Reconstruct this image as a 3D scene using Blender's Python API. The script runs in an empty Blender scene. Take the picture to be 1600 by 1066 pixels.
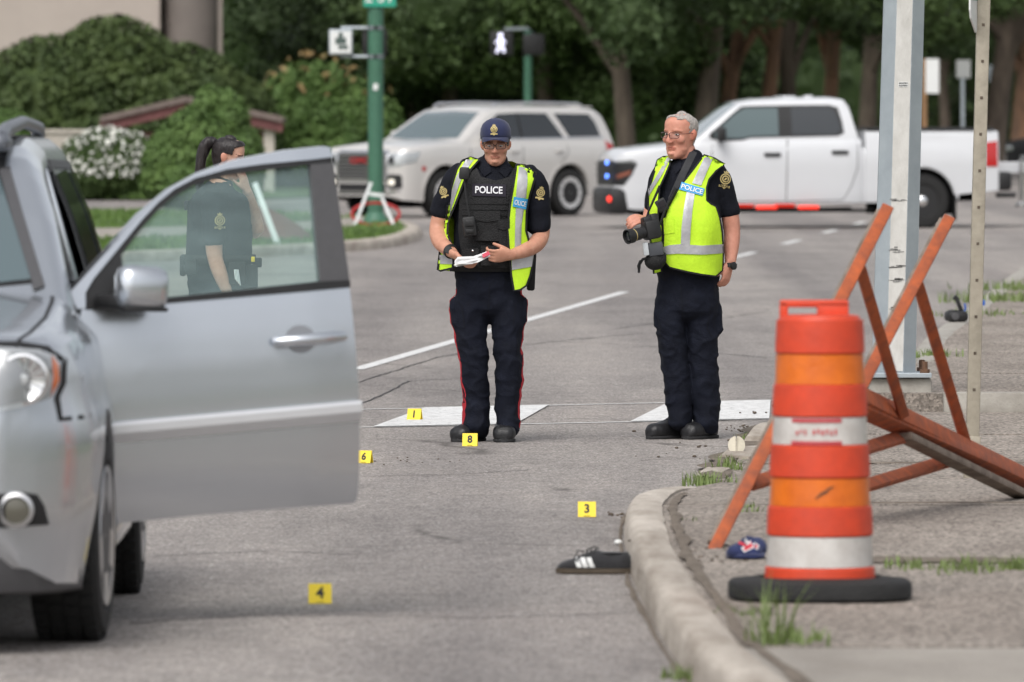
import bpy, bmesh, math, random
import numpy as np
from mathutils import Vector, Matrix, noise
from mathutils.bvhtree import BVHTree

R = math.radians
SC = bpy.context.scene
COL = SC.collection
rnd = random.Random(7)

# ------------------------------------------------------------------ camera, sky, sun, exposure
FPX = 12889.0            # focal length in pixels of a 1600 px wide frame
CAMH = 1.86
cam_d = bpy.data.cameras.new('camera')
cam = bpy.data.objects.new('camera', cam_d)
COL.objects.link(cam)
cam.location = (0, 0, CAMH)
cam.rotation_euler = (R(90), 0, 0)
cam_d.sensor_width = 36
cam_d.lens = FPX / 1600 * 36
cam_d.shift_y = -371 / 1600
cam_d.clip_start = 1
cam_d.clip_end = 6000
cam_d.dof.use_dof = True
cam_d.dof.focus_distance = 45.4
cam_d.dof.aperture_fstop = 6.3
SC.camera = cam

world = bpy.data.worlds.new('World')
SC.world = world
world.use_nodes = True
wn, wl = world.node_tree.nodes, world.node_tree.links
bg = wn['Background']
skyt = wn.new('ShaderNodeTexSky')
skyt.sky_type = 'NISHITA'
skyt.sun_disc = False
skyt.sun_elevation = R(52)
skyt.sun_rotation = R(200)
skyt.air_density = 1.0
skyt.dust_density = 4.0
hs = wn.new('ShaderNodeHueSaturation')       # an overcast sky: the blue is washed out
hs.inputs['Saturation'].default_value = 0.24
wl.new(skyt.outputs[0], hs.inputs['Color'])
wl.new(hs.outputs[0], bg.inputs['Color'])
bg.inputs['Strength'].default_value = 0.15
sun_d = bpy.data.lights.new('sun', 'SUN')
sun = bpy.data.objects.new('sun', sun_d)
COL.objects.link(sun)
sun_d.energy = 1.0
sun_d.angle = R(35)
sun_d.color = (1.0, 0.97, 0.93)
sun.rotation_euler = (R(38), 0, R(-20))       # elevation 52 degrees, from behind and left of the camera
vs = SC.view_settings
vs.view_transform = 'Standard'
vs.look = 'None'
vs.gamma = 1
vs.use_curve_mapping = False
vs.exposure = 0.35
SC.cycles.use_denoising = True
SC.cycles.max_bounces = 8
SC.cycles.transparent_max_bounces = 12

# ------------------------------------------------------------------ helpers
def P(px, py, d):
    return Vector(((px - 800) * d / FPX, d, CAMH - (py - 162) * d / FPX))
def G(px, py, z=0.0):
    return P(px, py, FPX * (CAMH - z) / (py - 162))

TMP = bpy.data.scenes.new('workbench')       # small scene in which modifiers and letters are turned into meshes
def evaluated_mesh(o):
    TMP.collection.objects.link(o)
    with bpy.context.temp_override(scene=TMP, view_layer=TMP.view_layers[0]):
        dg = bpy.context.evaluated_depsgraph_get()
    me = bpy.data.meshes.new_from_object(o.evaluated_get(dg))
    bpy.data.objects.remove(o)
    return me

MATS = {}
def M(name, col, rough=.6, metal=0, var=0, scale=6, bump=0, bscale=60, coat=0, emit=0, trans=0, spec=.5, sheen=0, col2=None, stretch=None, rvar=0, ior=1.45):
    """Principled material; colour varies by noise between col and col2 (or col darkened by var)."""
    m = bpy.data.materials.new(name)
    m.use_nodes = True
    n, l = m.node_tree.nodes, m.node_tree.links
    b = n['Principled BSDF']
    b.inputs['Base Color'].default_value = (*col, 1)
    b.inputs['Roughness'].default_value = rough
    b.inputs['Metallic'].default_value = metal
    b.inputs['Specular IOR Level'].default_value = spec
    b.inputs['IOR'].default_value = ior
    b.inputs['Coat Weight'].default_value = coat
    b.inputs['Coat Roughness'].default_value = .06
    b.inputs['Transmission Weight'].default_value = trans
    if sheen:
        b.inputs['Sheen Weight'].default_value = sheen
    if emit:
        b.inputs['Emission Color'].default_value = (*col, 1)
        b.inputs['Emission Strength'].default_value = emit
    co = None
    if var or col2 or bump or rvar:
        tc = n.new('ShaderNodeTexCoord')
        co = tc.outputs['Object']
        if stretch:
            mp = n.new('ShaderNodeMapping')
            mp.inputs['Scale'].default_value = stretch
            l.new(co, mp.inputs['Vector'])
            co = mp.outputs[0]
    if var or col2:
        c2 = col2 or tuple(c * (1 - var) for c in col)
        nz = n.new('ShaderNodeTexNoise')
        nz.inputs['Scale'].default_value = scale
        nz.inputs['Detail'].default_value = 6
        nz.inputs['Roughness'].default_value = .65
        l.new(co, nz.inputs['Vector'])
        rp = n.new('ShaderNodeValToRGB')
        rp.color_ramp.elements[0].position = .35
        rp.color_ramp.elements[1].position = .68
        rp.color_ramp.elements[0].color = (*c2, 1)
        rp.color_ramp.elements[1].color = (*col, 1)
        l.new(nz.outputs[0], rp.inputs[0])
        l.new(rp.outputs[0], b.inputs['Base Color'])
        if rvar:
            mr = n.new('ShaderNodeMapRange')
            mr.inputs['To Min'].default_value = rough
            mr.inputs['To Max'].default_value = rough + rvar
            l.new(nz.outputs[0], mr.inputs[0])
            l.new(mr.outputs[0], b.inputs['Roughness'])
    if bump:
        nb = n.new('ShaderNodeTexNoise')
        nb.inputs['Scale'].default_value = bscale
        nb.inputs['Detail'].default_value = 5
        l.new(co, nb.inputs['Vector'])
        bp = n.new('ShaderNodeBump')
        bp.inputs['Strength'].default_value = bump
        bp.inputs['Distance'].default_value = .01
        l.new(nb.outputs[0], bp.inputs['Height'])
        l.new(bp.outputs[0], b.inputs['Normal'])
    MATS[name] = m
    return m

def mesh_obj(name, me, mats, parent=None, smooth=None):
    for m in (mats if isinstance(mats, (list, tuple)) else [mats]):
        me.materials.append(m)
    if smooth is not None:
        me.shade_smooth()
        if smooth < 180:
            me.set_sharp_from_angle(angle=R(smooth))
    o = bpy.data.objects.new(name, me)
    COL.objects.link(o)
    if parent:
        o.parent = parent
    return o

def tag(o, label=None, cat=None, group=None, kind=None):
    for k, v in (('label', label), ('category', cat), ('group', group), ('kind', kind)):
        if v:
            o[k] = v
    return o

def thing(name, label, cat, loc=(0, 0, 0), rz=0, group=None):
    o = bpy.data.objects.new(name, None)
    COL.objects.link(o)
    o.location = loc
    o.rotation_euler = (0, 0, rz)
    o.empty_display_size = .1
    return tag(o, label, cat, group)

def dup(root, loc, rz=0, label=None, group=None, sc=None):
    r = root.copy()
    COL.objects.link(r)
    r.location = loc
    r.rotation_euler = (0, 0, rz)
    if sc:
        r.scale = sc if isinstance(sc, (tuple, list)) else (sc, sc, sc)
    if label: r['label'] = label
    if group: r['group'] = group
    for ch in list(root.children):
        c = ch.copy(); COL.objects.link(c); c.parent = r
        for g in ch.children:
            d = g.copy(); COL.objects.link(d); d.parent = c
    return r

def cr(pts, k):
    """Catmull-Rom through rows of numbers, k steps a span."""
    a = np.array(pts, float)
    if len(a) < 3 or k < 2:
        return a
    e = np.vstack([2 * a[0] - a[1], a, 2 * a[-1] - a[-2]])
    out = []
    for i in range(len(a) - 1):
        p0, p1, p2, p3 = e[i:i + 4]
        for j in range(k):
            t = j / k
            out.append(.5 * (2 * p1 + (p2 - p0) * t + (2 * p0 - 5 * p1 + 4 * p2 - p3) * t * t + (3 * p1 - p0 - 3 * p2 + p3) * t ** 3))
    out.append(a[-1])
    return np.array(out)

class MB:
    """Collects geometry in one mesh."""
    def __init__(s):
        s.v, s.f, s.m = [], [], []
        s.mi = 0
    def add(s, vs, fs, T=None):
        o = len(s.v)
        s.v += [tuple(T @ Vector(p)) if T else tuple(p) for p in vs]
        s.f += [tuple(i + o for i in f) for f in fs]
        s.m += [s.mi] * len(fs)
        return s
    def box(s, c, d, rot=None, bev=0):
        x, y, z = (k / 2 for k in d)
        T = Matrix.Translation(c) @ (rot.to_4x4() if rot else Matrix())
        if bev:
            b = bev
            vs, fs = [], []
            bm = bmesh.new()
            bmesh.ops.create_cube(bm, size=1)
            for v in bm.verts: v.co = (v.co.x * d[0], v.co.y * d[1], v.co.z * d[2])
            bmesh.ops.bevel(bm, geom=bm.edges[:], offset=b, segments=2, affect='EDGES', profile=.5)
            bm.verts.index_update()
            s.add([v.co[:] for v in bm.verts], [[v.index for v in f.verts] for f in bm.faces], T)
            bm.free()
            return s
        vs = [(-x, -y, -z), (x, -y, -z), (x, y, -z), (-x, y, -z), (-x, -y, z), (x, -y, z), (x, y, z), (-x, y, z)]
        return s.add(vs, [(0, 3, 2, 1), (4, 5, 6, 7), (0, 1, 5, 4), (1, 2, 6, 5), (2, 3, 7, 6), (3, 0, 4, 7)], T)
    def beam(s, a, b, w, h, up=(0, 0, 1), bev=0):
        a, b = Vector(a), Vector(b)
        t = (b - a).normalized()
        u = Vector(up)
        sd = t.cross(u)
        if sd.length < 1e-4: sd = t.cross(Vector((1, 0, 0)))
        sd.normalize(); u = sd.cross(t)
        rot = Matrix((sd, t, u)).transposed()
        return s.box((a + b) / 2, (w, (b - a).length, h), rot, bev)
    def rings(s, rings, cap=True, closed=True):
        n = len(rings[0])
        o = len(s.v)
        for r in rings: s.v += [tuple(p) for p in r]
        k = n if closed else n - 1
        for i in range(len(rings) - 1):
            for j in range(k):
                a, b = o + i * n + j, o + i * n + (j + 1) % n
                s.f.append((a, b, b + n, a + n)); s.m.append(s.mi)
        if cap:
            s.f.append(tuple(o + j for j in reversed(range(n)))); s.m.append(s.mi)
            q = o + (len(rings) - 1) * n
            s.f.append(tuple(q + j for j in range(n))); s.m.append(s.mi)
        return s
    def tube(s, pts, r, n=8, cap=True):
        pts = [Vector(p) for p in pts]
        rr = r if isinstance(r, (list, tuple)) else [r] * len(pts)
        rings, u = [], None
        for i, p in enumerate(pts):
            t = (pts[min(i + 1, len(pts) - 1)] - pts[max(i - 1, 0)]).normalized()
            if u is None:
                u = t.cross(Vector((0, 0, 1)))
                if u.length < .05: u = t.cross(Vector((0, 1, 0)))
            u = (u - t * u.dot(t)).normalized()
            w = t.cross(u)
            rings.append([p + (u * math.cos(2 * math.pi * k / n) + w * math.sin(2 * math.pi * k / n)) * rr[i] for k in range(n)])
        return s.rings(rings, cap)
    def lathe(s, prof, n=24, c=(0, 0, 0), T=None, cap=True):
        """prof: (radius, height) about z."""
        rings = [[Vector((c[0] + r * math.cos(2 * math.pi * k / n), c[1] + r * math.sin(2 * math.pi * k / n), c[2] + z)) for k in range(n)] for r, z in prof]
        if T: rings = [[T @ p for p in r] for r in rings]
        return s.rings(rings, cap)
    def prism(s, poly, T, depth):
        """poly in the xy plane of T, extruded depth along its z."""
        n = len(poly)
        vs = [(x, y, 0) for x, y in poly] + [(x, y, depth) for x, y in poly]
        return s.add(vs, [tuple(range(n))[::-1], tuple(range(n, 2 * n))] + [(i, (i + 1) % n, n + (i + 1) % n, n + i) for i in range(n)], T)
    def ball(s, c, r, n=12, m=8):
        r = r if isinstance(r, (tuple, list)) else (r, r, r)
        rings = []
        for i in range(m + 1):
            a = math.pi * (i / m - .5)
            q = max(math.cos(a), .02)
            rings.append([Vector((c[0] + r[0] * q * math.cos(2 * math.pi * k / n), c[1] + r[1] * q * math.sin(2 * math.pi * k / n), c[2] + r[2] * math.sin(a))) for k in range(n)])
        return s.rings(rings)
    def mesh(s, name='mesh'):
        me = bpy.data.meshes.new(name)
        me.from_pydata(s.v, [], s.f)
        me.polygons.foreach_set('material_index', s.m)
        me.update()
        bm = bmesh.new(); bm.from_mesh(me)
        bmesh.ops.recalc_face_normals(bm, faces=bm.faces[:])
        bm.to_mesh(me); bm.free()
        return me
    def build(s, name, mats, parent=None, smooth=None, bev=0):
        o = mesh_obj(name, s.mesh(name), mats, parent, smooth)
        if bev:
            b = o.modifiers.new('bevel', 'BEVEL'); b.width = bev; b.segments = 2; b.limit_method = 'ANGLE'
        return o

def chain(mb, nodes, ref=(1, 0, 0), k=4, n=20, sq=2.0):
    """A capped tube of elliptic (or squarer) rings through (x, y, z, ra, rb): ra along ref, rb across it."""
    a = cr(nodes, k)
    ref = Vector(ref)
    rings = []
    N = len(a)
    def ring(p, t, ra, rb):
        u = ref - t * ref.dot(t)
        if u.length < .05: u = Vector((0, 1, 0)) - t * t.y
        u.normalize()
        w = t.cross(u)
        o = []
        for j in range(n):
            c, q = math.cos(2 * math.pi * j / n), math.sin(2 * math.pi * j / n)
            e = 2 / sq
            o.append(p + u * (ra * math.copysign(abs(c) ** e, c)) + w * (rb * math.copysign(abs(q) ** e, q)))
        return o
    for i in range(N):
        p = Vector(a[i][:3])
        t = (Vector(a[min(i + 1, N - 1)][:3]) - Vector(a[max(i - 1, 0)][:3])).normalized()
        ra, rb = max(a[i][3], .001), max(a[i][4], .001)
        m = min(ra, rb)
        if i == 0:
            for q in (.95, .6, .3): rings.append(ring(p - t * m * q * .7, t, ra * math.sqrt(1 - q * q), rb * math.sqrt(1 - q * q)))
        rings.append(ring(p, t, ra, rb))
        if i == N - 1:
            for q in (.3, .6, .95): rings.append(ring(p + t * m * q * .7, t, ra * math.sqrt(1 - q * q), rb * math.sqrt(1 - q * q)))
    mb.rings(rings)

def fuse(mb, voxel, smooth=3, fields=None):
    """Melt all that mb holds into one continuous surface; fields(co array, normals) -> co displaces it."""
    me = mb.mesh('raw')
    o = bpy.data.objects.new('raw', me)
    r = o.modifiers.new('r', 'REMESH'); r.mode = 'VOXEL'; r.voxel_size = voxel
    if smooth:
        s = o.modifiers.new('s', 'SMOOTH'); s.factor = .5; s.iterations = smooth
    out = evaluated_mesh(o); bpy.data.meshes.remove(me)
    if fields:
        nv = len(out.vertices)
        co = np.empty(nv * 3); out.vertices.foreach_get('co', co); co = co.reshape(-1, 3)
        no = np.array([v.normal[:] for v in out.vertices])
        co = fields(co, no)
        out.vertices.foreach_set('co', co.ravel()); out.update()
    return out

def bvh_of(*meshes):
    v, f = [], []
    for me, T in meshes:
        o = len(v)
        v += [T @ x.co if T else x.co.copy() for x in me.vertices]
        f += [tuple(i + o for i in p.vertices) for p in me.polygons]
    return BVHTree.FromPolygons(v, f)

def decal_mesh(poly, ray, bvh, off=.004, thick=.006, step=.03, holes=None, mesh2d=None, back=True):
    """A plate whose outline is poly (a, b), laid on bvh along the rays ray(a, b) -> (origin, direction), off proud of it."""
    bm = bmesh.new()
    if mesh2d is not None:
        bm.from_mesh(mesh2d)
    else:
        bm.faces.new([bm.verts.new((a, b, 0)) for a, b in poly])
    bmesh.ops.triangulate(bm, faces=bm.faces[:])
    if step:
        xs = [v.co.x for v in bm.verts]; ys = [v.co.y for v in bm.verts]
        for ax, lo, hi in ((0, min(xs), max(xs)), (1, min(ys), max(ys))):
            kk = int((hi - lo) / step)
            for i in range(1, kk + 1):
                c = lo + (hi - lo) * i / (kk + 1)
                co = (c, 0, 0) if ax == 0 else (0, c, 0)
                no = (1, 0, 0) if ax == 0 else (0, 1, 0)
                bmesh.ops.bisect_plane(bm, geom=bm.verts[:] + bm.edges[:] + bm.faces[:], plane_co=co, plane_no=no, dist=1e-6)
    bmesh.ops.remove_doubles(bm, verts=bm.verts[:], dist=1e-5)
    info, bad = {}, []
    for v in bm.verts:
        o, d = ray(v.co.x, v.co.y)
        o, d = Vector(o), Vector(d)
        h = bvh.ray_cast(o, d)
        if h[0] is None:
            bad.append((v, o, d))
        else:
            info[v] = (h[0], d, (h[0] - o).dot(d))
    dirs = {}
    good = [(v.co.copy(), i[2]) for v, i in info.items()]
    for v, o, d in bad:
        t = min(good, key=lambda g: (g[0] - v.co).length)[1] if good else 1.0
        v.co = o + d * (t - off)
        dirs[v] = d
    for v, (p, d, t) in info.items():
        v.co = p - d * off
        dirs[v] = d
    if back:
        ext = bmesh.ops.extrude_face_region(bm, geom=bm.faces[:])
        nv = [e for e in ext['geom'] if isinstance(e, bmesh.types.BMVert)]
        # extruded verts sit at the same place: find their direction by position
        kd = {tuple(round(c, 6) for c in v.co): d for v, d in dirs.items()}
        for v in nv:
            d = kd.get(tuple(round(c, 6) for c in v.co), Vector((0, 1, 0)))
            v.co = v.co + d * thick
    bmesh.ops.recalc_face_normals(bm, faces=bm.faces[:])
    me = bpy.data.meshes.new('plate')
    bm.to_mesh(me); bm.free()
    return me

def decal(name, poly, ray, bvh, mat, parent, off=.004, thick=.006, step=.03, smooth=40, **kw):
    return mesh_obj(name, decal_mesh(poly, ray, bvh, off, thick, step, **kw), mat, parent, smooth)

FRONT = lambda a, b: ((a, -8, b), (0, 1, 0))
BACK = lambda a, b: ((a, 8, b), (0, -1, 0))
LEFT = lambda a, b: ((8, a, b), (-1, 0, 0))      # onto the +x side of a thing, a = y
RIGHT = lambda a, b: ((-8, a, b), (1, 0, 0))
TOP = lambda a, b: ((a, b, 8), (0, 0, -1))

def line_poly(pts, w):
    """A strip of width w along a polyline in 2D."""
    pts = [Vector(p).to_2d() for p in pts]
    L, Rr = [], []
    for i, p in enumerate(pts):
        t = (pts[min(i + 1, len(pts) - 1)] - pts[max(i - 1, 0)]).normalized()
        nn = Vector((-t.y, t.x)) * w / 2
        L.append(p + nn); Rr.append(p - nn)
    return [tuple(p) for p in L + Rr[::-1]]

def text_mesh(body, h, bold=0.0, shear=0, aspect=1.0, depth=0):
    """Letters of cap height h about their centre, in the xy plane."""
    cu = bpy.data.curves.new('txt', 'FONT')
    cu.body = body
    cu.size = 1
    cu.align_x = 'CENTER'; cu.align_y = 'CENTER'
    cu.offset = bold
    cu.shear = shear
    cu.resolution_u = 3
    o = bpy.data.objects.new('txt', cu)
    me = evaluated_mesh(o); bpy.data.curves.remove(cu)
    ys = [v.co.y for v in me.vertices]; xs = [v.co.x for v in me.vertices]
    k = h / (max(ys) - min(ys)); cx = (max(xs) + min(xs)) / 2; cy = (max(ys) + min(ys)) / 2
    for v in me.vertices:
        v.co = ((v.co.x - cx) * k * aspect, (v.co.y - cy) * k, 0)
    return me

def text_decal(name, body, c, h, ray, bvh, mat, parent, off=.006, rot=0, bold=.0, aspect=1.0, flip=False, step=.02, shear=0):
    me = text_mesh(body, h, bold, shear, aspect)
    ca, sa = math.cos(rot), math.sin(rot)
    for v in me.vertices:
        x, y = (-v.co.x if flip else v.co.x), v.co.y
        v.co = (c[0] + x * ca - y * sa, c[1] + x * sa + y * ca, 0)
    out = decal_mesh(None, ray, bvh, off, .001, step, mesh2d=me, back=False)
    bpy.data.meshes.remove(me)
    return mesh_obj(name, out, mat, parent)

def push(me, f):
    """Move every point of a mesh along its normal by f(point)."""
    nr = [v.normal.copy() for v in me.vertices]
    co = [v.co.copy() for v in me.vertices]
    me.vertices.foreach_set('co', [c for p, n in zip(co, nr) for c in (p + n * f(p))])
    me.update()

def noisy(me, amp, sc, seed=0, stretch=(1, 1, 1)):
    """Push the points of a mesh along their normals by smooth noise."""
    off = Vector((seed * 13.1, seed * 7.7, seed * 3.3))
    push(me, lambda p: noise.noise(Vector((p.x * stretch[0], p.y * stretch[1], p.z * stretch[2])) * sc + off) * amp)
# ------------------------------------------------------------------ ground
def asphalt_mat():
    m = bpy.data.materials.new('asphalt'); m.use_nodes = True
    n, l = m.node_tree.nodes, m.node_tree.links
    b = n['Principled BSDF']
    b.inputs['Roughness'].default_value = .85
    b.inputs['Specular IOR Level'].default_value = .3
    tc = n.new('ShaderNodeTexCoord')
    def nz(scale, detail=5, rough=.6, stretch=None):
        t = n.new('ShaderNodeTexNoise'); t.inputs['Scale'].default_value = scale
        t.inputs['Detail'].default_value = detail; t.inputs['Roughness'].default_value = rough
        if stretch:
            mp = n.new('ShaderNodeMapping'); mp.inputs['Scale'].default_value = stretch
            l.new(tc.outputs['Object'], mp.inputs[0]); l.new(mp.outputs[0], t.inputs['Vector'])
        else:
            l.new(tc.outputs['Object'], t.inputs['Vector'])
        return t
    def ramp(src, stops):
        r = n.new('ShaderNodeValToRGB')
        while len(r.color_ramp.elements) < len(stops): r.color_ramp.elements.new(.5)
        for e, (p, c) in zip(r.color_ramp.elements, stops): e.position = p; e.color = (*c, 1)
        l.new(src, r.inputs[0]); return r
    def mix(a, bb, fac, mode='MIX'):
        x = n.new('ShaderNodeMix'); x.data_type = 'RGBA'; x.blend_type = mode
        if isinstance(fac, float): x.inputs['Factor'].default_value = fac
        else: l.new(fac, x.inputs['Factor'])
        for s_, k in ((a, 'A'), (bb, 'B')):
            if isinstance(s_, tuple): x.inputs[6 if k == 'A' else 7].default_value = (*s_, 1)
            else: l.new(s_, x.inputs[6 if k == 'A' else 7])
        return x.outputs[2]
    v = n.new('ShaderNodeTexVoronoi'); v.inputs['Scale'].default_value = 95
    mpv = n.new('ShaderNodeMapping'); mpv.inputs['Scale'].default_value = (1, .38, 1)
    l.new(tc.outputs['Object'], mpv.inputs[0]); l.new(mpv.outputs[0], v.inputs['Vector'])
    # stone chips of many greys, some pinkish, between dark binder
    chip = ramp(v.outputs['Color'], [(0, (.135, .122, .113)), (.35, (.240, .219, .204)), (.62, (.312, .280, .259)), (.85, (.372, .346, .326)), (1, (.51, .485, .46))])
    big = ramp(nz(.45, 8, .7, (1, .35, 1)).outputs[0], [(.3, (.68, .68, .69)), (.52, (1, 1, 1)), (.72, (1.14, 1.12, 1.10))])
    c = mix(chip.outputs[0], big.outputs[0], 1.0, 'MULTIPLY')
    mid = ramp(nz(6, 6, .7).outputs[0], [(.3, (.80, .80, .81)), (.6, (1.05, 1.05, 1.05))])
    c = mix(c, mid.outputs[0], 1.0, 'MULTIPLY')
    # tyre-darkened tracks that run along the road
    tr = ramp(nz(.9, 3, .5, (1, .02, 1)).outputs[0], [(.38, (.80, .80, .81)), (.6, (1.06, 1.06, 1.05))])
    c = mix(c, tr.outputs[0], 1.0, 'MULTIPLY')
    # cracks
    w = nz(.8, 6, .7)
    ad = n.new('ShaderNodeMix'); ad.data_type = 'VECTOR'; ad.inputs['Factor'].default_value = .35
    l.new(tc.outputs['Object'], ad.inputs[4]); l.new(w.outputs['Color'], ad.inputs[5])
    cv = n.new('ShaderNodeTexVoronoi'); cv.feature = 'DISTANCE_TO_EDGE'; cv.inputs['Scale'].default_value = .42
    l.new(ad.outputs[1], cv.inputs['Vector'])
    ck = ramp(cv.outputs['Distance'], [(0, (1, 1, 1)), (.010, (0, 0, 0))])
    cm = ramp(nz(.35, 4).outputs[0], [(.50, (0, 0, 0)), (.58, (.75, .75, .75))])
    ml = n.new('ShaderNodeMath'); ml.operation = 'MULTIPLY'
    l.new(ck.outputs[0], ml.inputs[0]); l.new(cm.outputs[0], ml.inputs[1])
    c = mix(c, (.05, .045, .04), ml.outputs[0])
    # oil spots
    oil = ramp(nz(1.7, 3, .5).outputs[0], [(.70, (0, 0, 0)), (.80, (.4, .4, .4))])
    c = mix(c, (.06, .058, .06), oil.outputs[0])
    l.new(c, b.inputs['Base Color'])
    bp = n.new('ShaderNodeBump'); bp.inputs['Strength'].default_value = .5; bp.inputs['Distance'].default_value = .004
    l.new(v.outputs['Distance'], bp.inputs['Height']); l.new(bp.outputs[0], b.inputs['Normal'])
    return m
ASPH = asphalt_mat()

def aggregate_mat(name, tint, chip=85, amount=.5):
    m = bpy.data.materials.new(name); m.use_nodes = True
    n, l = m.node_tree.nodes, m.node_tree.links
    b = n['Principled BSDF']; b.inputs['Roughness'].default_value = .9
    b.inputs['Specular IOR Level'].default_value = .25
    tc = n.new('ShaderNodeTexCoord')
    v = n.new('ShaderNodeTexVoronoi'); v.inputs['Scale'].default_value = chip
    mpv = n.new('ShaderNodeMapping'); mpv.inputs['Scale'].default_value = (1, .38, 1)
    l.new(tc.outputs['Object'], mpv.inputs[0]); l.new(mpv.outputs[0], v.inputs['Vector'])
    r = n.new('ShaderNodeValToRGB')
    r.color_ramp.elements[0].color = tuple(t * (1 - amount) for t in tint) + (1,)
    r.color_ramp.elements[1].color = tuple(t * (1 + amount * .9) for t in tint) + (1,)
    l.new(v.outputs['Color'], r.inputs[0])
    t = n.new('ShaderNodeTexNoise'); t.inputs['Scale'].default_value = 1.6; t.inputs['Detail'].default_value = 6; t.inputs['Roughness'].default_value = .6
    l.new(mpv.outputs[0], t.inputs['Vector'])
    r2 = n.new('ShaderNodeValToRGB')
    r2.color_ramp.elements[0].position = .32; r2.color_ramp.elements[0].color = (.74, .72, .70, 1)
    r2.color_ramp.elements[1].position = .66; r2.color_ramp.elements[1].color = (1.08, 1.07, 1.05, 1)
    l.new(t.outputs[0], r2.inputs[0])
    x = n.new('ShaderNodeMix'); x.data_type = 'RGBA'; x.blend_type = 'MULTIPLY'; x.inputs['Factor'].default_value = 1
    l.new(r.outputs[0], x.inputs[6]); l.new(r2.outputs[0], x.inputs[7])
    l.new(x.outputs[2], b.inputs['Base Color'])
    bp = n.new('ShaderNodeBump'); bp.inputs['Strength'].default_value = .6; bp.inputs['Distance'].default_value = .006
    l.new(v.outputs['Distance'], bp.inputs['Height']); l.new(bp.outputs[0], b.inputs['Normal'])
    return m
AGG = aggregate_mat('exposed_aggregate', (.275, .243, .215), 66, .62)
SMOOTHC = aggregate_mat('broomed_concrete', (.34, .315, .285), 220, .16)
KERBC = M('kerb_concrete', (.52, .47, .41), .9, 0, col2=(.27, .23, .19), scale=5, bump=.7, bscale=45, stretch=(1, .22, 1))
KERBC2 = M('clean_concrete', (.40, .38, .34), .88, 0, col2=(.27, .25, .22), scale=5, bump=.4, bscale=60)
DIRT = M('dirt', (.14, .11, .085), .95, 0, col2=(.07, .055, .042), scale=9, bump=1, bscale=40)
GRASSG = M('grass_ground', (.105, .165, .045), .95, 0, col2=(.055, .09, .028), scale=1.3, bump=1, bscale=9)
PAINT = M('road_paint', (.80, .80, .79), .7, 0, col2=(.50, .495, .485), scale=14, bump=.3, bscale=90)
def worn_paint():
    """Road paint worn through in flecks to the asphalt below."""
    m = MATS['road_paint']; n, l = m.node_tree.nodes, m.node_tree.links
    tc = n.new('ShaderNodeTexCoord'); t = n.new('ShaderNodeTexNoise'); t.inputs['Scale'].default_value = 26; t.inputs['Detail'].default_value = 7; t.inputs['Roughness'].default_value = .75
    l.new(tc.outputs['Object'], t.inputs['Vector'])
    r = n.new('ShaderNodeValToRGB'); r.color_ramp.elements[0].position = .33; r.color_ramp.elements[1].position = .42
    l.new(t.outputs[0], r.inputs[0]); l.new(r.outputs[0], n['Principled BSDF'].inputs['Alpha'])
worn_paint()

def sheet(name, polys, z, mat, kind='structure', parent=None):
    mb = MB()
    for p in polys:
        mb.add([(x, y, z) for x, y in p], [tuple(range(len(p)))])
    o = mb.build(name, mat, parent)
    if kind: tag(o, kind=kind)
    return o

# wide country beyond everything, then the road and the crossing street as one asphalt sheet
sheet('ground', [[(-1500, -60), (1500, -60), (1500, 3500), (-1500, 3500)]], -.012, GRASSG)
road = [(-14, -8), (9, -8), (9, 106), (60, 106), (60, 168), (-60, 168), (-60, 128), (-14, 128)]
sheet('road', [road], 0, ASPH)
# the main road goes on beyond the crossing, to the right
sheet('road', [[(7, 167.9), (17, 167.9), (40, 420), (22, 420)]], -.004, ASPH)

def gx(px, py): p = G(px, py); return (p.x, p.y)
# lane line, dashes and crosswalk, all on the asphalt
mk = MB()
def strip(a, b, w):
    a, b = Vector(a), Vector(b); t = (b - a).normalized(); nn = Vector((-t.y, t.x)) * w / 2
    q = [a + nn, a - nn, b - nn, b + nn]
    mk.add([(p.x, p.y, .004) for p in q], [(0, 1, 2, 3)])
strip(gx(556, 578), gx(760, 519), .11); strip(gx(760, 519), gx(976, 456.5), .11)
for x0, y0, x1, y1 in ((1146, 403, 1178, 394.5), (1224, 382, 1248, 375.5), (1287, 364.5, 1306, 359.5), (1335, 351, 1350, 347)):
    strip(gx(x0, y0), gx(x1, y1), .12)
# crosswalk: two thin lines and broad slanted bars
cw0, cw1 = gx(200, 648.5), gx(1204, 626.5)
cb0, cb1 = gx(200, 676), gx(1204, 655.5)
strip(cw0, cw1, .06); strip(cb0, cb1, .06)
for a0, a1, b0, b1 in ((664, 858, 583, 806), (1045, 1204, 985, 1202), (300, 490, 205, 395)):
    ya = lambda x, c0=(200, 648.5), c1=(1204, 626.5): c0[1] + (x - c0[0]) / (c1[0] - c0[0]) * (c1[1] - c0[1])
    yb = lambda x, c0=(200, 676), c1=(1204, 655.5): c0[1] + (x - c0[0]) / (c1[0] - c0[0]) * (c1[1] - c0[1])
    q = [gx(a0, ya(a0)), gx(a1, ya(a1)), gx(b1, yb(b1)), gx(b0, yb(b0))]
    mk.add([(x, y, .0075) for x, y in q], [(0, 1, 2, 3)])
mk_o = mk.build('road_markings', PAINT); tag(mk_o, kind='structure')
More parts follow.
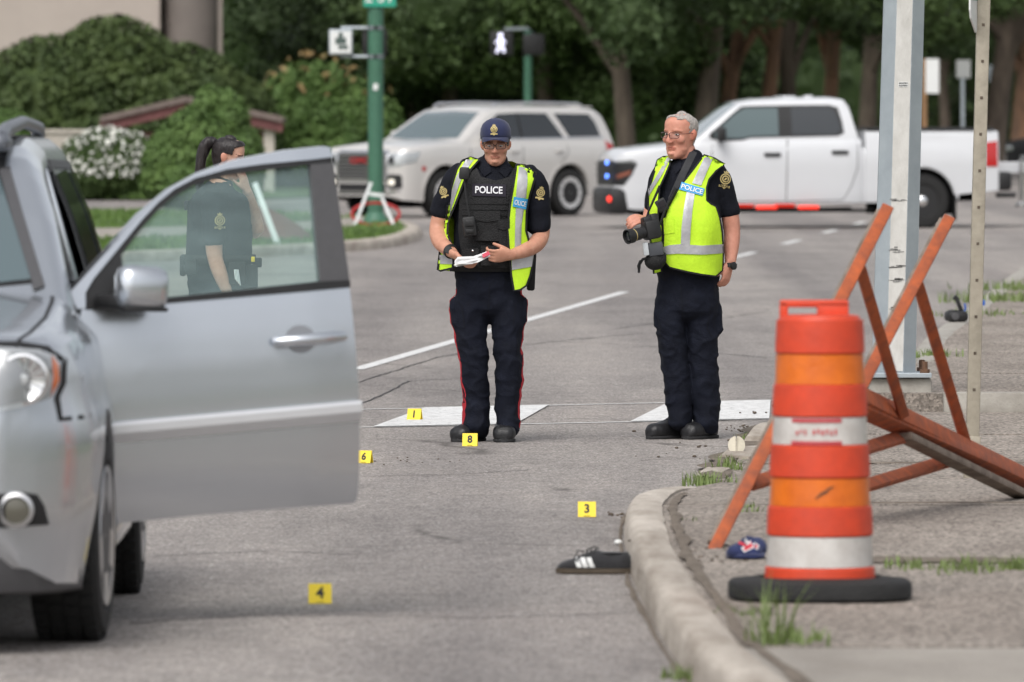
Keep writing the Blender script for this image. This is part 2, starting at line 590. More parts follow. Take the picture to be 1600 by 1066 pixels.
# thin seams and tar lines across the asphalt
SEAM = M('tar_seam', (.045, .042, .042), .8, 0, var=.4, scale=12)
sm = MB()
def wiggle(pts, w, z=.003, amp=.03, seg=14):
    pts = [Vector(p) for p in pts]
    out = []
    for a, b in zip(pts, pts[1:]):
        k = max(2, int((b - a).length * seg / 3))
        for i in range(k):
            q = a.lerp(b, i / k); out.append(q + Vector((noise.noise((q.x * 3, q.y * 3, 1)), noise.noise((q.x * 3, q.y * 3, 5)))) * amp)
    out.append(pts[-1])
    ww = [w * (.45 + .9 * abs(noise.noise((p.x * 5, p.y * 5, 9)))) for p in out]
    vs, fs = [], []
    for i, p in enumerate(out):
        t = (out[min(i + 1, len(out) - 1)] - out[max(i - 1, 0)]).normalized(); nn = Vector((-t.y, t.x)) * ww[i]
        vs += [(p.x + nn.x, p.y + nn.y, z), (p.x - nn.x, p.y - nn.y, z)]
    sm.add(vs, [(2 * i, 2 * i + 1, 2 * i + 3, 2 * i + 2) for i in range(len(out) - 1)])
for a in ([(560, 640), (700, 634), (900, 629), (1200, 622)], [(560, 634), (640, 596), (780, 588)], [(560, 598), (680, 560), (760, 545), (1010, 520)],
          [(960, 514), (1030, 505), (1120, 512)], [(820, 532), (1000, 540), (1200, 560)], [(900, 368), (1140, 362), (1420, 356), (1600, 352)],
          [(565, 745), (700, 742), (830, 735)], [(1000, 720), (1090, 716)], [(230, 870), (420, 862), (560, 868)], [(200, 975), (420, 960), (760, 966), (985, 958)]):
    wiggle([gx(*p) for p in a], .012 if a[0][1] > 500 else .10)
tag(sm.build('road_seams', SEAM), kind='structure')

# ------------------------------------------------------------------ right kerb and pavement
def kerb_x():
    pts = [(1235, 1150, .66), (1172, 1066), (1067, 1041), (1013, 950), (990, 896), (981, 850), (983, 824), (1003, 795), (1040, 776), (1080, 767)]
near_k = [Vector((*gx(*p), 0)) for p in ((1275, 1260), (1168, 1140), (1108, 1086), (1067, 1041), (1013, 950), (990, 896), (981, 850), (981, 824), (994, 799), (1020, 782), (1052, 771), (1084, 763))]
far_k = [Vector((*gx(*p), 0)) for p in ((1432, 592), (1440, 556), (1503, 508), (1560, 462), (1600, 432), (1680, 388), (1800, 352))]

def smooth_path(pts, k=6):
    return [Vector(p) for p in cr([p[:] for p in pts], k)]

def kerb_mesh(path, w=.17, h=.12, sink=None, seed=0):
    """Rounded, chipped kerb swept along the road-side line; sink(i / n) lowers it."""
    prof = [(-.10, -.05), (-.06, .30), (0, .66), (.07, .88), (.20, .98), (.5, 1.0), (.85, .99), (1, .90), (1, -.05)]
    rings = []
    n = len(path)
    for i, p in enumerate(path):
        t = (path[min(i + 1, n - 1)] - path[max(i - 1, 0)]).normalized()
        nn = Vector((t.y, -t.x, 0))
        hh = h * (sink(i / (n - 1)) if sink else 1)
        ring = []
        for a, b in prof:
            q = p + nn * a * w
            q.z = b * hh if b > 0 else b
            if 0 < b:
                j = noise.noise((q.x * 5 + seed, q.y * .8, b * 4)) * .009 + noise.noise((q.x * 25 + seed, q.y * 2.5, b * 9)) * .004 - max(0, noise.noise((q.x * 6 + seed, q.y * 1.6, 7)) - .2) * (.035 if .6 < b < .95 else .008)
                q += nn * j * (1 if a < .5 else -1) + Vector((0, 0, j * .8))
            ring.append(q)
        rings.append(ring)
    return rings
pn = smooth_path(near_k, 10)
kb = MB(); kb.rings(kerb_mesh(pn, .15, .125, lambda t: 1 if t < .60 else max(.06, 1 - (t - .60) * 2.45)))
tag(kb.build('kerb', KERBC, smooth=50), kind='structure')
kb = MB(); kb.rings(kerb_mesh(smooth_path(far_k, 8), .2, .13, None, 3))
tag(kb.build('kerb', KERBC2, smooth=50), kind='structure')
# broken kerb stones sunk where the kerb ran on across the ramp
for k, (a, b, w, h) in enumerate((((1086, 748), (1118, 728), .13, .03), ((1122, 722), (1160, 700), .16, .05), ((1164, 697), (1200, 667), .15, .085))):
    p = [Vector((*gx(*a), 0)).lerp(Vector((*gx(*b), 0)), i / 7) for i in range(8)]
    q = MB(); q.rings(kerb_mesh(p, w, h, lambda t: .55 + .45 * math.sin(math.pi * min(1, t * 1.2 + .1)), 11 * k))
    tag(q.build('kerb_stone', KERBC, smooth=50), 'low crumbling kerb stone ' + ['half buried beside the green weeds', 'beside the pale cracked disc', 'behind the striped barrel, highest of the broken run'][k], 'kerb stone', 'broken kerb stones')

def kline(y):
    """x of the pavement's left edge at depth y (inside the kerb)."""
    best = None
    path = pn + [Vector((*gx(1200, 664), 0)), Vector((*gx(1300, 640), 0)), Vector((*gx(1362, 632), 0))] + [Vector((*gx(1362, 600), 0))] + smooth_path(far_k, 8)
    for a, b in zip(path, path[1:]):
        if (a.y - y) * (b.y - y) <= 0 and a.y != b.y:
            x = a.x + (b.x - a.x) * (y - a.y) / (b.y - a.y)
            best = x if best is None else max(best, x)
    return best if best is not None else path[0].x
def pz(y):
    if y < 35: return .105
    if y < 40.5: return .105 - .088 * (y - 35) / 5.5
    if y < 49.4: return .017
    return .125
def ledge(y):
    k = kline(y)
    if y < 40.5: return k + .13
    return k + (.19 if y > 52 else .02)
rows = [22.0, 26.6, 31.6, 36.6, 42.2, 46.0, 49.4]
rows2 = [49.4, 53.0, 57.5, 62, 68, 75, 83, 92, 104]
side = sheet('sidewalk', [[(.8, 20), (12, 20), (12, 41), (1.0, 41)], [(1.0, 41), (12, 41), (12, 49.4), (2.0, 49.4)], [(3.1, 49.4), (12, 49.4), (12, 104), (7.6, 104)]], .006, DIRT)
def slab(y0, y1, mat, x1=11.5, gap=.022, seed=0):
    vs, fs = [], []
    ys = np.linspace(y0 + gap, y1 - gap, max(3, int((y1 - y0) / .3)))
    prev = None
    cols = 6
    mb = MB()
    for i, y in enumerate(ys):
        xa = ledge(y); z = pz(min(max(y, y0 + .01), y1 - .01))
        for j in range(cols + 1):
            t = (j / cols) ** 2
            x = xa + (x1 - xa) * t
            vs.append((x + (noise.noise((y * 2.0, seed, 3)) * .02 if j == 0 else 0), y + (noise.noise((x * 2, seed, i // max(1, len(ys) - 1))) * .012 if i in (0, len(ys) - 1) else 0), z + noise.noise((x * .5, y * .5, seed)) * .006))
    w = cols + 1
    for i in range(len(ys) - 1):
        for j in range(cols):
            fs.append((i * w + j, i * w + j + 1, (i + 1) * w + j + 1, (i + 1) * w + j))
    n0 = len(vs)
    edge = [j for j in range(w)] + [i * w + cols for i in range(1, len(ys))] + [(len(ys) - 1) * w + j for j in range(cols - 1, -1, -1)] + [i * w for i in range(len(ys) - 2, 0, -1)]
    vs += [(vs[e][0], vs[e][1], -.03) for e in edge]
    for k in range(len(edge)):
        a, b = edge[k], edge[(k + 1) % len(edge)]
        fs.append((a, b, n0 + (k + 1) % len(edge), n0 + k))
    mb.add(vs, fs)
    return mb.build('slab', mat, side, smooth=40)
for k, (a, b) in enumerate(zip(rows, rows[1:])):
    slab(a, b, SMOOTHC if k == 0 else AGG, gap=[.03, .06, .05, .05, .06, .04][k], seed=k)
for k, (a, b) in enumerate(zip(rows2, rows2[1:])):
    slab(a, b, AGG, gap=.03, seed=20 + k)
# pale concrete band that retains the higher pavement beside the ramp
bm_ = MB(); p0 = gx(1452, 632); bm_.box((p0[0] + 4.5, 49.33, .055), (9.0, .13, .16), bev=.012)
tag(bm_.build('ramp_kerb', KERBC2, smooth=40), kind='structure')

# soil washed into the joints and along the kerb foot
so = MB()
def soil(path, w, z):
    vs, fs = [], []
    for i, p in enumerate(path):
        t = (path[min(i + 1, len(path) - 1)] - path[max(i - 1, 0)]).normalized(); nn = Vector((t.y, -t.x, 0))
        a = w * (.25 + .9 * abs(noise.noise((p.x * 3.1, p.y * 1.3, 4)))) ; b = w * (.25 + .9 * abs(noise.noise((p.x * 2.7, p.y * 1.1, 14))))
        vs += [tuple(p - nn * a + Vector((0, 0, z(p)))), tuple(p + Vector((0, 0, z(p) + .006))), tuple(p + nn * b + Vector((0, 0, z(p))))]
    for i in range(len(path) - 1):
        fs += [(3 * i, 3 * i + 1, 3 * i + 4, 3 * i + 3), (3 * i + 1, 3 * i + 2, 3 * i + 5, 3 * i + 4)]
    so.add(vs, fs)
soil([Vector((x, 31.6 + noise.noise((x, 2, 2)) * .1, 0)) for x in np.arange(1.0, 6, .07)], .42, lambda p: .1075 + .004)
soil([Vector((x, 42.2, 0)) for x in np.arange(1.5, 8, .1)], .10, lambda p: .022)
soil([Vector((x, 36.6, 0)) for x in np.arange(1.3, 8, .1)], .07, lambda p: .088)
soil([p + Vector((-.03, 0, 0)) for p in pn if p.y < 38], .022, lambda p: .003)
soil([p + Vector((.20, 0, 0)) for p in pn if p.y < 38], .05, lambda p: pz(p.y) + .008)
soil([Vector((kline(y) + .02, y, 0)) for y in np.arange(40.5, 47.5, .1)], .16, lambda p: .022)
tag(so.build('joint_soil', M('soil', (.205, .170, .135), .95, 0, col2=(.10, .08, .062), scale=14, bump=1, bscale=50), smooth=60), kind='structure')

# ------------------------------------------------------------------ left block: grass corner, kerb, path
lk = [Vector((*gx(*p), 0)) for p in ((-700, 470), (-200, 430), (160, 412), (400, 402), (550, 393), (620, 385), (652, 375), (655, 366), (630, 357), (560, 350.5), (420, 343), (0, 338))]
lp = smooth_path(lk, 6)
kb = MB(); kb.rings(kerb_mesh([p.copy() for p in lp[::-1]], .25, .13, None, 7))
tag(kb.build('kerb', KERBC, smooth=50), kind='structure')
gl = MB(); inner = []
for i, p in enumerate(lp):
    t = (lp[min(i + 1, len(lp) - 1)] - lp[max(i - 1, 0)]).normalized()
    inner.append(p + Vector((-t.y, t.x, 0)) * .2)
gl.add([(p.x, p.y, .115) for p in inner], [tuple(range(len(inner)))])
gl_o = gl.build('lawn', GRASSG); tag(gl_o, kind='structure')
sheet('lawn', [[(-60, 158), (-5.2, 158), (-2.5, 168), (-2, 172), (6.5, 172), (6.5, 400), (-60, 400)]], .03, GRASSG)
sheet('lawn', [[(17.5, 172), (60, 172), (90, 420), (41, 420)]], .03, GRASSG)
pa = [gx(-300, 402), gx(160, 387), gx(400, 380), gx(520, 372), gx(600, 358), gx(560, 352), gx(480, 358), gx(360, 366), gx(160, 370), gx(-300, 378)]
sheet('path', [pa], .121, SMOOTHC)

# ------------------------------------------------------------------ grass blades and weeds
GRASSM = M('grass_blade', (.13, .215, .045), .6, 0, col2=(.07, .125, .028), scale=.8)
WEEDM = M('weed_leaf', (.17, .24, .065), .6, 0, col2=(.12, .16, .05), scale=30)
def blades(spots, hgt, wid, rs, lean=.5, nmin=1):
    vs, fs = [], []
    for (x, y, z, k) in spots:
        for _ in range(k):
            a = rs.random() * 6.283; h = hgt * (.45 + .75 * rs.random()); w = wid * (.6 + .8 * rs.random())
            le = lean * h * rs.random()
            dx, dy = math.cos(a), math.sin(a)
            b = len(vs); ox, oy = x + (rs.random() - .5) * .03, y + (rs.random() - .5) * .05
            vs += [(ox - dy * w, oy + dx * w, z), (ox + dy * w, oy - dx * w, z), (ox + dx * le * .35 - dy * w * .7, oy + dy * le * .35 + dx * w * .7, z + h * .6), (ox + dx * le * .35 + dy * w * .7, oy + dy * le * .35 - dx * w * .7, z + h * .6), (ox + dx * le, oy + dy * le, z + h)]
            fs += [(b, b + 1, b + 3, b + 2), (b + 2, b + 3, b + 4)]
    return vs, fs
rs = random.Random(3)
def in_poly(x, y, poly):
    c = False
    for (x1, y1), (x2, y2) in zip(poly, poly[1:] + poly[:1]):
        if (y1 > y) != (y2 > y) and x < (x2 - x1) * (y - y1) / (y2 - y1) + x1: c = not c
    return c
ip = [(p.x, p.y) for p in inner]
sp = []
while len(sp) < 9000:
    x, y = rs.uniform(-11, -1), rs.uniform(92, 170)
    if (in_poly(x, y, ip) and not in_poly(x, y, pa)) or (y > 158 and x < -5): sp.append((x, y, .11 if y < 150 else .03, 3))
mb = MB(); mb.add(*blades(sp, .07, .012, rs)); tag(mb.build('grass', GRASSM), kind='stuff')
sp = [(rs.uniform(17.8, 26), rs.uniform(172, 260), .03, 3) for _ in range(4000)]
mb = MB(); mb.add(*blades(sp, .09, .02, rs)); tag(mb.build('grass', GRASSM), kind='stuff')

def weed(px, py, z, spread, n, h, label, wid=.004, lean=1.0):
    c = G(px, py, z)
    s_ = [(c.x + rs.gauss(0, spread), c.y + rs.gauss(0, spread * 1.6), z - .01, 2) for _ in range(n)]
    t = MB(); t.add(*blades(s_, h, wid, rs, lean))
    o = t.build('weed', WEEDM); o['kind'] = 'stuff'; return o
weed(1206, 1008, .105, .030, 20, .22, 'tall green weed behind the kerb in front of the barrel base', .004, 1.3)
weed(1240, 1004, .105, .07, 40, .07, 'low green weed spreading right of the tall one by the barrel', .005, 1.2)
weed(1100, 756, .02, .05, 70, .07, 'dense low weed clump at the buried end of the kerb', .004)
weed(1140, 732, .02, .05, 45, .075, 'green weed patch just in front of the pale cracked disc', .004)
weed(1160, 800, .07, .035, 25, .05, 'small weed left of the barrel near the orange leg')
weed(1080, 822, .08, .03, 16, .05, 'small weed just inside the kerb bend', .004)
weed(1168, 806, .08, .03, 16, .06, 'thin weed behind the slanting orange leg', .004)
weed(1415, 888, .105, .07, 40, .05, 'low weeds in the slab joint right of the barrel', .004)
weed(1520, 890, .105, .10, 90, .06, 'long green weed row in the slab joint at far right', .004)
weed(1590, 890, .105, .03, 40, .06, 'green weed cut by the right picture edge', .004)
weed(1078, 1062, .0, .05, 50, .06, 'bright weed at the kerb foot at the bottom edge', .005)
weed(1175, 960, .105, .05, 20, .04, 'tiny weed left of the black barrel base', .004)
weed(1450, 556, .125, .10, 70, .06, 'green weed behind the tall pole at the far kerb', .005)
weed(1556, 470, .125, .25, 150, .10, 'grass tuft on the far kerb right of the sign post', .006)
weed(1582, 452, .125, .2, 100, .10, 'grass tuft on the far kerb at the right edge', .006)
weed(1535, 492, .125, .2, 60, .06, 'low grass beside the black device on the far kerb', .006)
weed(1165, 688, .02, .03, 24, .05, 'weed tucked between the disc and the last kerb stone', .003)
# dirt gathered in joints and at the kerb
db = MB()
def crumbs(px, py, z, sx, sy, n, r):
    c = G(px, py, z)
    for _ in range(n):
        q = r * rs.uniform(.4, 1.3)
        db.ball((c.x + rs.gauss(0, sx), c.y + rs.gauss(0, sy), z + q * .4), (q, q * rs.uniform(.7, 1.3), q * .6), 6, 4)
crumbs(1160, 672, .0, .07, .25, 24, .007); crumbs(1180, 668, .0, .05, .15, 30, .008); crumbs(1178, 645, .01, .06, .3, 4, .012)
crumbs(965, 806, 0, .03, .2, 10, .010); crumbs(1100, 846, .09, .12, .7, 60, .008); crumbs(1070, 700, 0, .2, 1.2, 18, .010)
crumbs(1380, 634, .0, .35, .1, 110, .018); crumbs(1135, 870, .1, .10, .5, 50, .008); crumbs(620, 720, 0, .2, .4, 30, .005)
tag(db.build('dirt_crumbs', DIRT, smooth=180), kind='stuff')
# ------------------------------------------------------------------ foliage
def leaf_mat(name, col, col2, scale=1.2, rough=.55):
    m = M(name, col, rough, 0, col2=col2, scale=scale, spec=.2)
    return m
LEAF_DARK = leaf_mat('leaf_dark', (.060, .092, .034), (.036, .058, .023), .9)
LEAF_MID = leaf_mat('leaf_mid', (.078, .120, .038), (.048, .078, .026), 1.0)
LEAF_BUSH = leaf_mat('leaf_bush', (.080, .112, .036), (.040, .062, .022), 1.6)
LEAF_LIGHT = leaf_mat('leaf_light', (.110, .175, .050), (.065, .115, .034), 1.6)
LEAF_RED = leaf_mat('leaf_red', (.26, .16, .075), (.17, .15, .06), 2.5)
PETAL = M('white_petal', (.78, .78, .72), .6)
BARK = M('bark', (.155, .122, .095), .9, 0, col2=(.075, .058, .046), scale=5, bump=1, bscale=14, stretch=(1, 1, .25))
BARK_O = M('bark_orange', (.25, .135, .078), .9, 0, col2=(.10, .065, .045), scale=4, bump=1, bscale=14, stretch=(1, 1, .25))

def leaves(lobes, n, size, seed, shell=.55, hang=.0, aspect=1.7, zmin=None):
    """Leaf-sized quads spread through the outer part of ellipsoid lobes (x, y, z, rx, ry, rz)."""
    g = np.random.default_rng(seed)
    lob = np.array(lobes, float)
    wgt = (lob[:, 3] * lob[:, 4] + lob[:, 3] * lob[:, 5] + lob[:, 4] * lob[:, 5]); wgt /= wgt.sum()
    idx = g.choice(len(lob), n, p=wgt)
    d = g.normal(size=(n, 3)); d /= np.linalg.norm(d, axis=1)[:, None]
    r = shell + (1.06 - shell) * g.random(n) ** .6
    # clumps: leaf density follows twig ends
    tw = g.normal(size=(150, 3)); tw /= np.linalg.norm(tw, axis=1)[:, None]
    near = tw[np.argmax(d @ tw.T, axis=1)]
    d = d * .80 + near * .20; d /= np.linalg.norm(d, axis=1)[:, None]
    c = lob[idx, :3] + d * r[:, None] * lob[idx, 3:6]
    if zmin is not None:
        k = c[:, 2] > zmin; c, d = c[k], d[k]; n = len(c)
    nrm = d + g.normal(size=(n, 3)) * .7 + np.array([0, 0, .35]); nrm /= np.linalg.norm(nrm, axis=1)[:, None]
    a = np.cross(nrm, g.normal(size=(n, 3))); a /= np.linalg.norm(a, axis=1)[:, None] + 1e-9
    a[:, 2] -= hang; b = np.cross(nrm, a)
    s = size * (.55 + .9 * g.random(n))[:, None]
    a = a * s * aspect * .5; b = b * s * .5
    v = np.stack([c - a, c - b * .9 + a * .1, c + a, c + b * .9 + a * .1], 1).reshape(-1, 3)
    return v
def quads_mesh(name, v):
    n = len(v) // 4
    me = bpy.data.meshes.new(name)
    me.vertices.add(len(v)); me.vertices.foreach_set('co', v.astype(np.float32).ravel())
    me.loops.add(len(v)); me.loops.foreach_set('vertex_index', np.arange(len(v), dtype=np.int32))
    me.polygons.add(n); me.polygons.foreach_set('loop_start', np.arange(0, len(v), 4, dtype=np.int32))
    me.polygons.foreach_set('loop_total', np.full(n, 4, np.int32))
    me.update(calc_edges=True)
    return me
def crown_mesh(name, lobes, n, size, seed, core=.72, **kw):
    """Leaves round a rough inner mass of the same foliage, which stops the light as the hidden twigs do."""
    me = quads_mesh(name, leaves(lobes, n, size, seed, **kw))
    if core:
        bm = bmesh.new(); bm.from_mesh(me)
        for (x, y, z, a, b, c) in lobes:
            r = bmesh.ops.create_icosphere(bm, subdivisions=2, radius=1)
            for v in r['verts']:
                p = v.co.copy(); k = core * (1 + .25 * noise.noise(p * 2.2 + Vector((x, y, z))))
                v.co = (x + p.x * a * k, y + p.y * b * k, z + p.z * c * k)
        bm.to_mesh(me); bm.free()
    return me

def bush(name, label, cat, px0, px1, pytop, pybase, z, depth, mat, n, size, seed, lobes=None, group=None, extra=None):
    """A shrub that spans px0..px1 and stands on the ground point seen at pybase."""
    c = G((px0 + px1) / 2, pybase, z); s = FPX / c.y
    w = (px1 - px0) / s / 2; h = CAMH - (pytop - 162) / s - z
    t = thing(name, label, cat, (c.x, c.y + depth * .5, z), 0, group)
    if lobes is None:
        g = random.Random(seed); lobes = [(0, 0, .5, .8, .8, .5)]
        for _ in range(9):
            a = g.uniform(0, 6.28); lobes.append((math.cos(a) * .6, math.sin(a) * .6, g.uniform(.3, .66), .4, .4, .34))
    lb = [(x * w, y * depth / 2, q * h, a * w, b * depth / 2, e * h) for x, y, q, a, b, e in lobes]
    o = mesh_obj('foliage', crown_mesh('foliage', lb, int(n * 2.2), size * .72, seed, core=.86, shell=.78), mat, t)
    st = MB()
    for k in range(5):
        a = k * 1.26
        st.tube([(math.cos(a) * .08, math.sin(a) * .08, 0), (math.cos(a) * w * .2, math.sin(a) * w * .2, h * .35), (math.cos(a) * w * .45, math.sin(a) * depth * .2, h * .6)], [.04, .03, .012], 6)
    st.build('stem', BARK, t)
    if extra: extra(t, lb)
    return t

# great dark hedge-like bush
bush('bush', 'huge dark green rounded bush against the pale wall', 'bush', -40, 420, 28, 294, .05, 5, LEAF_BUSH, 42000, .12, 11,
     [(-.55, 0, .40, .5, .8, .48), (-.1, .1, .52, .5, .8, .48), (.35, 0, .40, .5, .8, .44), (.75, 0, .28, .32, .7, .36), (-.85, 0, .24, .3, .7, .3), (.05, -.3, .25, .9, .7, .28), (-.2, -.2, .68, .28, .5, .28), (.55, -.2, .52, .3, .5, .25)])
def petals(t, lb):
    v = leaves([(a, b, c, p * 1.05, q * 1.05, r * 1.05) for a, b, c, p, q, r in lb], 3200, .065, 5, shell=.98, aspect=1.1, zmin=.40)
    mesh_obj('blossom', quads_mesh('blossom', v), PETAL, t)
bush('bush', 'round bush covered in small white blossom on the lawn', 'flowering bush', 88, 236, 202, 310, .05, 2.2, LEAF_MID, 9000, .08, 12, None, None, petals)
bush('bush', 'bright mid green loose bush in front of the red eaved hut', 'bush', 214, 412, 136, 326, .05, 2.6, LEAF_LIGHT, 17000, .10, 13,
     [(0, 0, .42, .75, .8, .42), (.3, 0, .68, .42, .6, .30), (-.45, 0, .35, .5, .7, .33), (.55, 0, .35, .42, .6, .35), (.1, -.2, .82, .25, .4, .18), (-.1, -.3, .2, .85, .7, .2)])
def redtips(t, lb):
    v = leaves([(a, b, c + .1, p, q, r * 1.1) for a, b, c, p, q, r in lb], 700, .12, 8, shell=1.0, aspect=1.6, zmin=2.0)
    mesh_obj('young_leaves', quads_mesh('young_leaves', v), LEAF_RED, t)
bush('bush', 'upright green bush with reddish young shoots behind the green signal pole', 'bush', 385, 632, 100, 292, .05, 3.5, LEAF_LIGHT, 20000, .13, 14,
     [(-.6, 0, .45, .3, .6, .45), (-.3, .1, .55, .28, .6, .45), (0, 0, .5, .3, .6, .48), (.35, 0, .46, .3, .6, .42), (.7, 0, .35, .3, .6, .38), (-.45, -.2, .82, .12, .3, .18), (-.12, -.2, .86, .13, .3, .16), (.12, -.2, .84, .1, .3, .18), (0, -.2, .2, .95, .6, .22)], None, redtips)
bush('bush', 'yellow green clipped bush behind the silver roof rail', 'bush', -60, 58, 172, 300, .05, 2, LEAF_LIGHT, 7000, .09, 15)
bush('bush', 'low dark bush filling the gap left of the pale suv windscreen', 'bush', 540, 700, 170, 262, .05, 3, LEAF_DARK, 9000, .13, 16)
bush('bush', 'dark shrub between the pale suv tail and the grey cabinet', 'bush', 880, 1000, 120, 236, .03, 3, LEAF_DARK, 8000, .14, 17)

# ------------------------------------------------------------------ trees
def tree_parts(t, trunk, limbs, lobes, n, size, seed, bark, leafm, r0):
    tb = MB(); tb.tube(trunk, [r0 * (1.25 if i == 0 else 1 - .45 * i / (len(trunk) - 1)) for i in range(len(trunk))], 12)
    for l in limbs: tb.tube(l, [r0 * .5 * (1 - .7 * i / (len(l) - 1)) for i in range(len(l))], 8)
    o = tb.build('trunk', bark, t, smooth=60)
    mesh_obj('crown', crown_mesh('crown', lobes, n, size, seed, core=.6, shell=.35), leafm, t)
def tree(px, pybase, z, d, r0, lean, label, seed, bark=BARK, leafm=LEAF_DARK, low=3.3, group='trees along the boulevard', n=7000, spread=3.6):
    c = P(px, pybase, d); g = random.Random(seed)
    t = thing('tree', label, 'tree', (c.x, d, z), 0, group)
    trunk = [(0, 0, -.1), (lean * .1, 0, .5), (lean * .35, 0, 2.2), (lean * .7, .1, 4.2), (lean * 1.1, .1, 7)]
    limbs = []
    for k in range(5):
        a = g.uniform(0, 6.28); z0 = g.uniform(2.3, 4.3); x0 = lean * .35 + lean * .35 * (z0 - 2.2) / 2
        q = g.uniform(1.1, 1.8)
        limbs.append([(x0, 0, z0), (x0 + math.cos(a) * .5 * q, math.sin(a) * .5, z0 + 1.2), (x0 + math.cos(a) * 1.4 * q, math.sin(a) * 1.3, z0 + 3)])
    lobes = [(lean, 0, low + 4.2, spread, spread, 3.2)]
    for k in range(12):
        a = g.uniform(0, 6.28); q = g.uniform(.5, 1)
        lobes.append((lean + math.cos(a) * spread * q, math.sin(a) * spread * q, low + g.uniform(.5, 3.2), g.uniform(.9, 1.6), g.uniform(.9, 1.6), g.uniform(.6, 1.1)))
    tree_parts(t, trunk, limbs, lobes, n * 3, .105, seed, bark, leafm, r0)
    return t
TR = [(985, 192, 172, .24, -.5, 'forked grey brown tree trunk right of the grey cabinet', BARK, 3.0),
      (1093, 190, 182, .30, .55, 'thick dark trunk directly above the man with the camera', BARK, 3.4),
      (1120, 190, 196, .22, .9, 'trunk leaning right just behind the thick dark one', BARK_O, 3.6),
      (1190, 186, 190, .22, .55, 'slim orange barked trunk above the pickup windscreen', BARK_O, 3.4),
      (1238, 186, 205, .26, -.3, 'shaded grey trunk above the pickup front door', BARK, 3.4),
      (1290, 186, 214, .24, .4, 'reddish trunk above the pickup rear door', BARK_O, 3.4),
      (1352, 186, 224, .30, .3, 'dark trunk just left of the tall grey pole', BARK, 3.2),
      (1545, 176, 205, .36, .8, 'broad trunk leaning right behind the leaning sign post', BARK, 3.2),
      (1592, 176, 235, .36, .5, 'brown trunk at the right picture edge above the dark car', BARK_O, 3.4)]
for k, (px, py, d, r, ln, lab, bk, low) in enumerate(TR):
    tree(px, py, .02, d, r, ln, lab, 40 + k, bk, [LEAF_DARK, LEAF_MID][k % 2], low)
for k, (px, d, lab) in enumerate(((600, 205, 'dark tree behind the reddish tipped bush, left of the signal pole'), (655, 198, 'dark tree straight behind the green signal pole'), (700, 190, 'dark leafy tree between the two signal poles'),
                                  (860, 183, 'dark tree with low leafy boughs right of the walking man signal'), (930, 205, 'dark tree behind the pale suv tail'), (1420, 250, 'distant tree behind the tall grey pole'), (1480, 275, 'distant tree above the white board on its post'))):
    tree(px, 190, .02, d, .22, rnd.uniform(-.4, .4), lab, 70 + k, BARK, LEAF_DARK if k != 3 else LEAF_MID, 1.2 if k < 5 else 3.6, 'trees that close the view', 11000, 2.8 if k == 0 else 3.3)
# the mass of woodland behind, which nobody could count
g = random.Random(5)
wl_ = []
for k in range(70):
    x = -34 + k * .95 + g.uniform(-1, 1); y = 262 + g.uniform(-14, 30)
    if 19 < x < 26 and y < 300: y = 320
    wl_.append((x, y, g.uniform(1.5, 8), g.uniform(2, 3.2), 2, g.uniform(2, 3.4)))
for k in range(30):
    wl_.append((-40 + k * 3.2, 300 + g.uniform(0, 20), 5, 4.5, 3, 6))
tag(mesh_obj('woodland', crown_mesh('woodland', wl_, 80000, .22, 9, core=.85, shell=.7), LEAF_DARK), kind='stuff')

# ------------------------------------------------------------------ building and hut on the left
WALL = M('rendered_wall', (.46, .395, .355), .9, 0, col2=(.41, .35, .315), scale=.8, bump=.3, bscale=30)
WALL_D = M('dark_column', (.20, .17, .155), .85, 0, var=.2, scale=1)
CREAM = M('cream_paint', (.50, .45, .40), .7, 0, var=.12, scale=4)
REDW = M('red_stained_wood', (.17, .062, .062), .7, 0, var=.3, scale=4)
SHING = M('roof_shingle', (.22, .17, .155), .9, 0, var=.4, scale=14)
d0 = 187; s0 = FPX / d0
bx0, bx1 = (-760 - 800) / s0, (250 - 800) / s0; bx2 = (345 - 800) / s0
b = thing('building', 'pale pinkish rendered building behind the huge dark bush', 'building', (0, d0, 0))
q = MB(); q.box(((bx0 + bx1) / 2, 5, 4.5), (bx1 - bx0, 10, 9.0), bev=.03); q.build('wall', WALL, b)
q = MB(); q.box(((bx1 + bx2) / 2 - .1, 4.2, 4.5), (bx2 - bx1 - .25, 6, 9)); q.build('recess_wall', WALL_D, b)
q = MB(); q.lathe([(.60, 0), (.60, 9)], 28, (bx2 - .70, .7, 0)); q.build('column', WALL_D, b, smooth=40)
q = MB(); q.box((bx2 - .06, 1.0, 4.5), (.12, .5, 9.0)); q.build('corner_strip', WALL, b)
q = MB(); q.box(((bx0 + bx2) / 2, 5, 9.15), (bx2 - bx0 + .6, 11, .3)); q.build('roof', SHING, b)

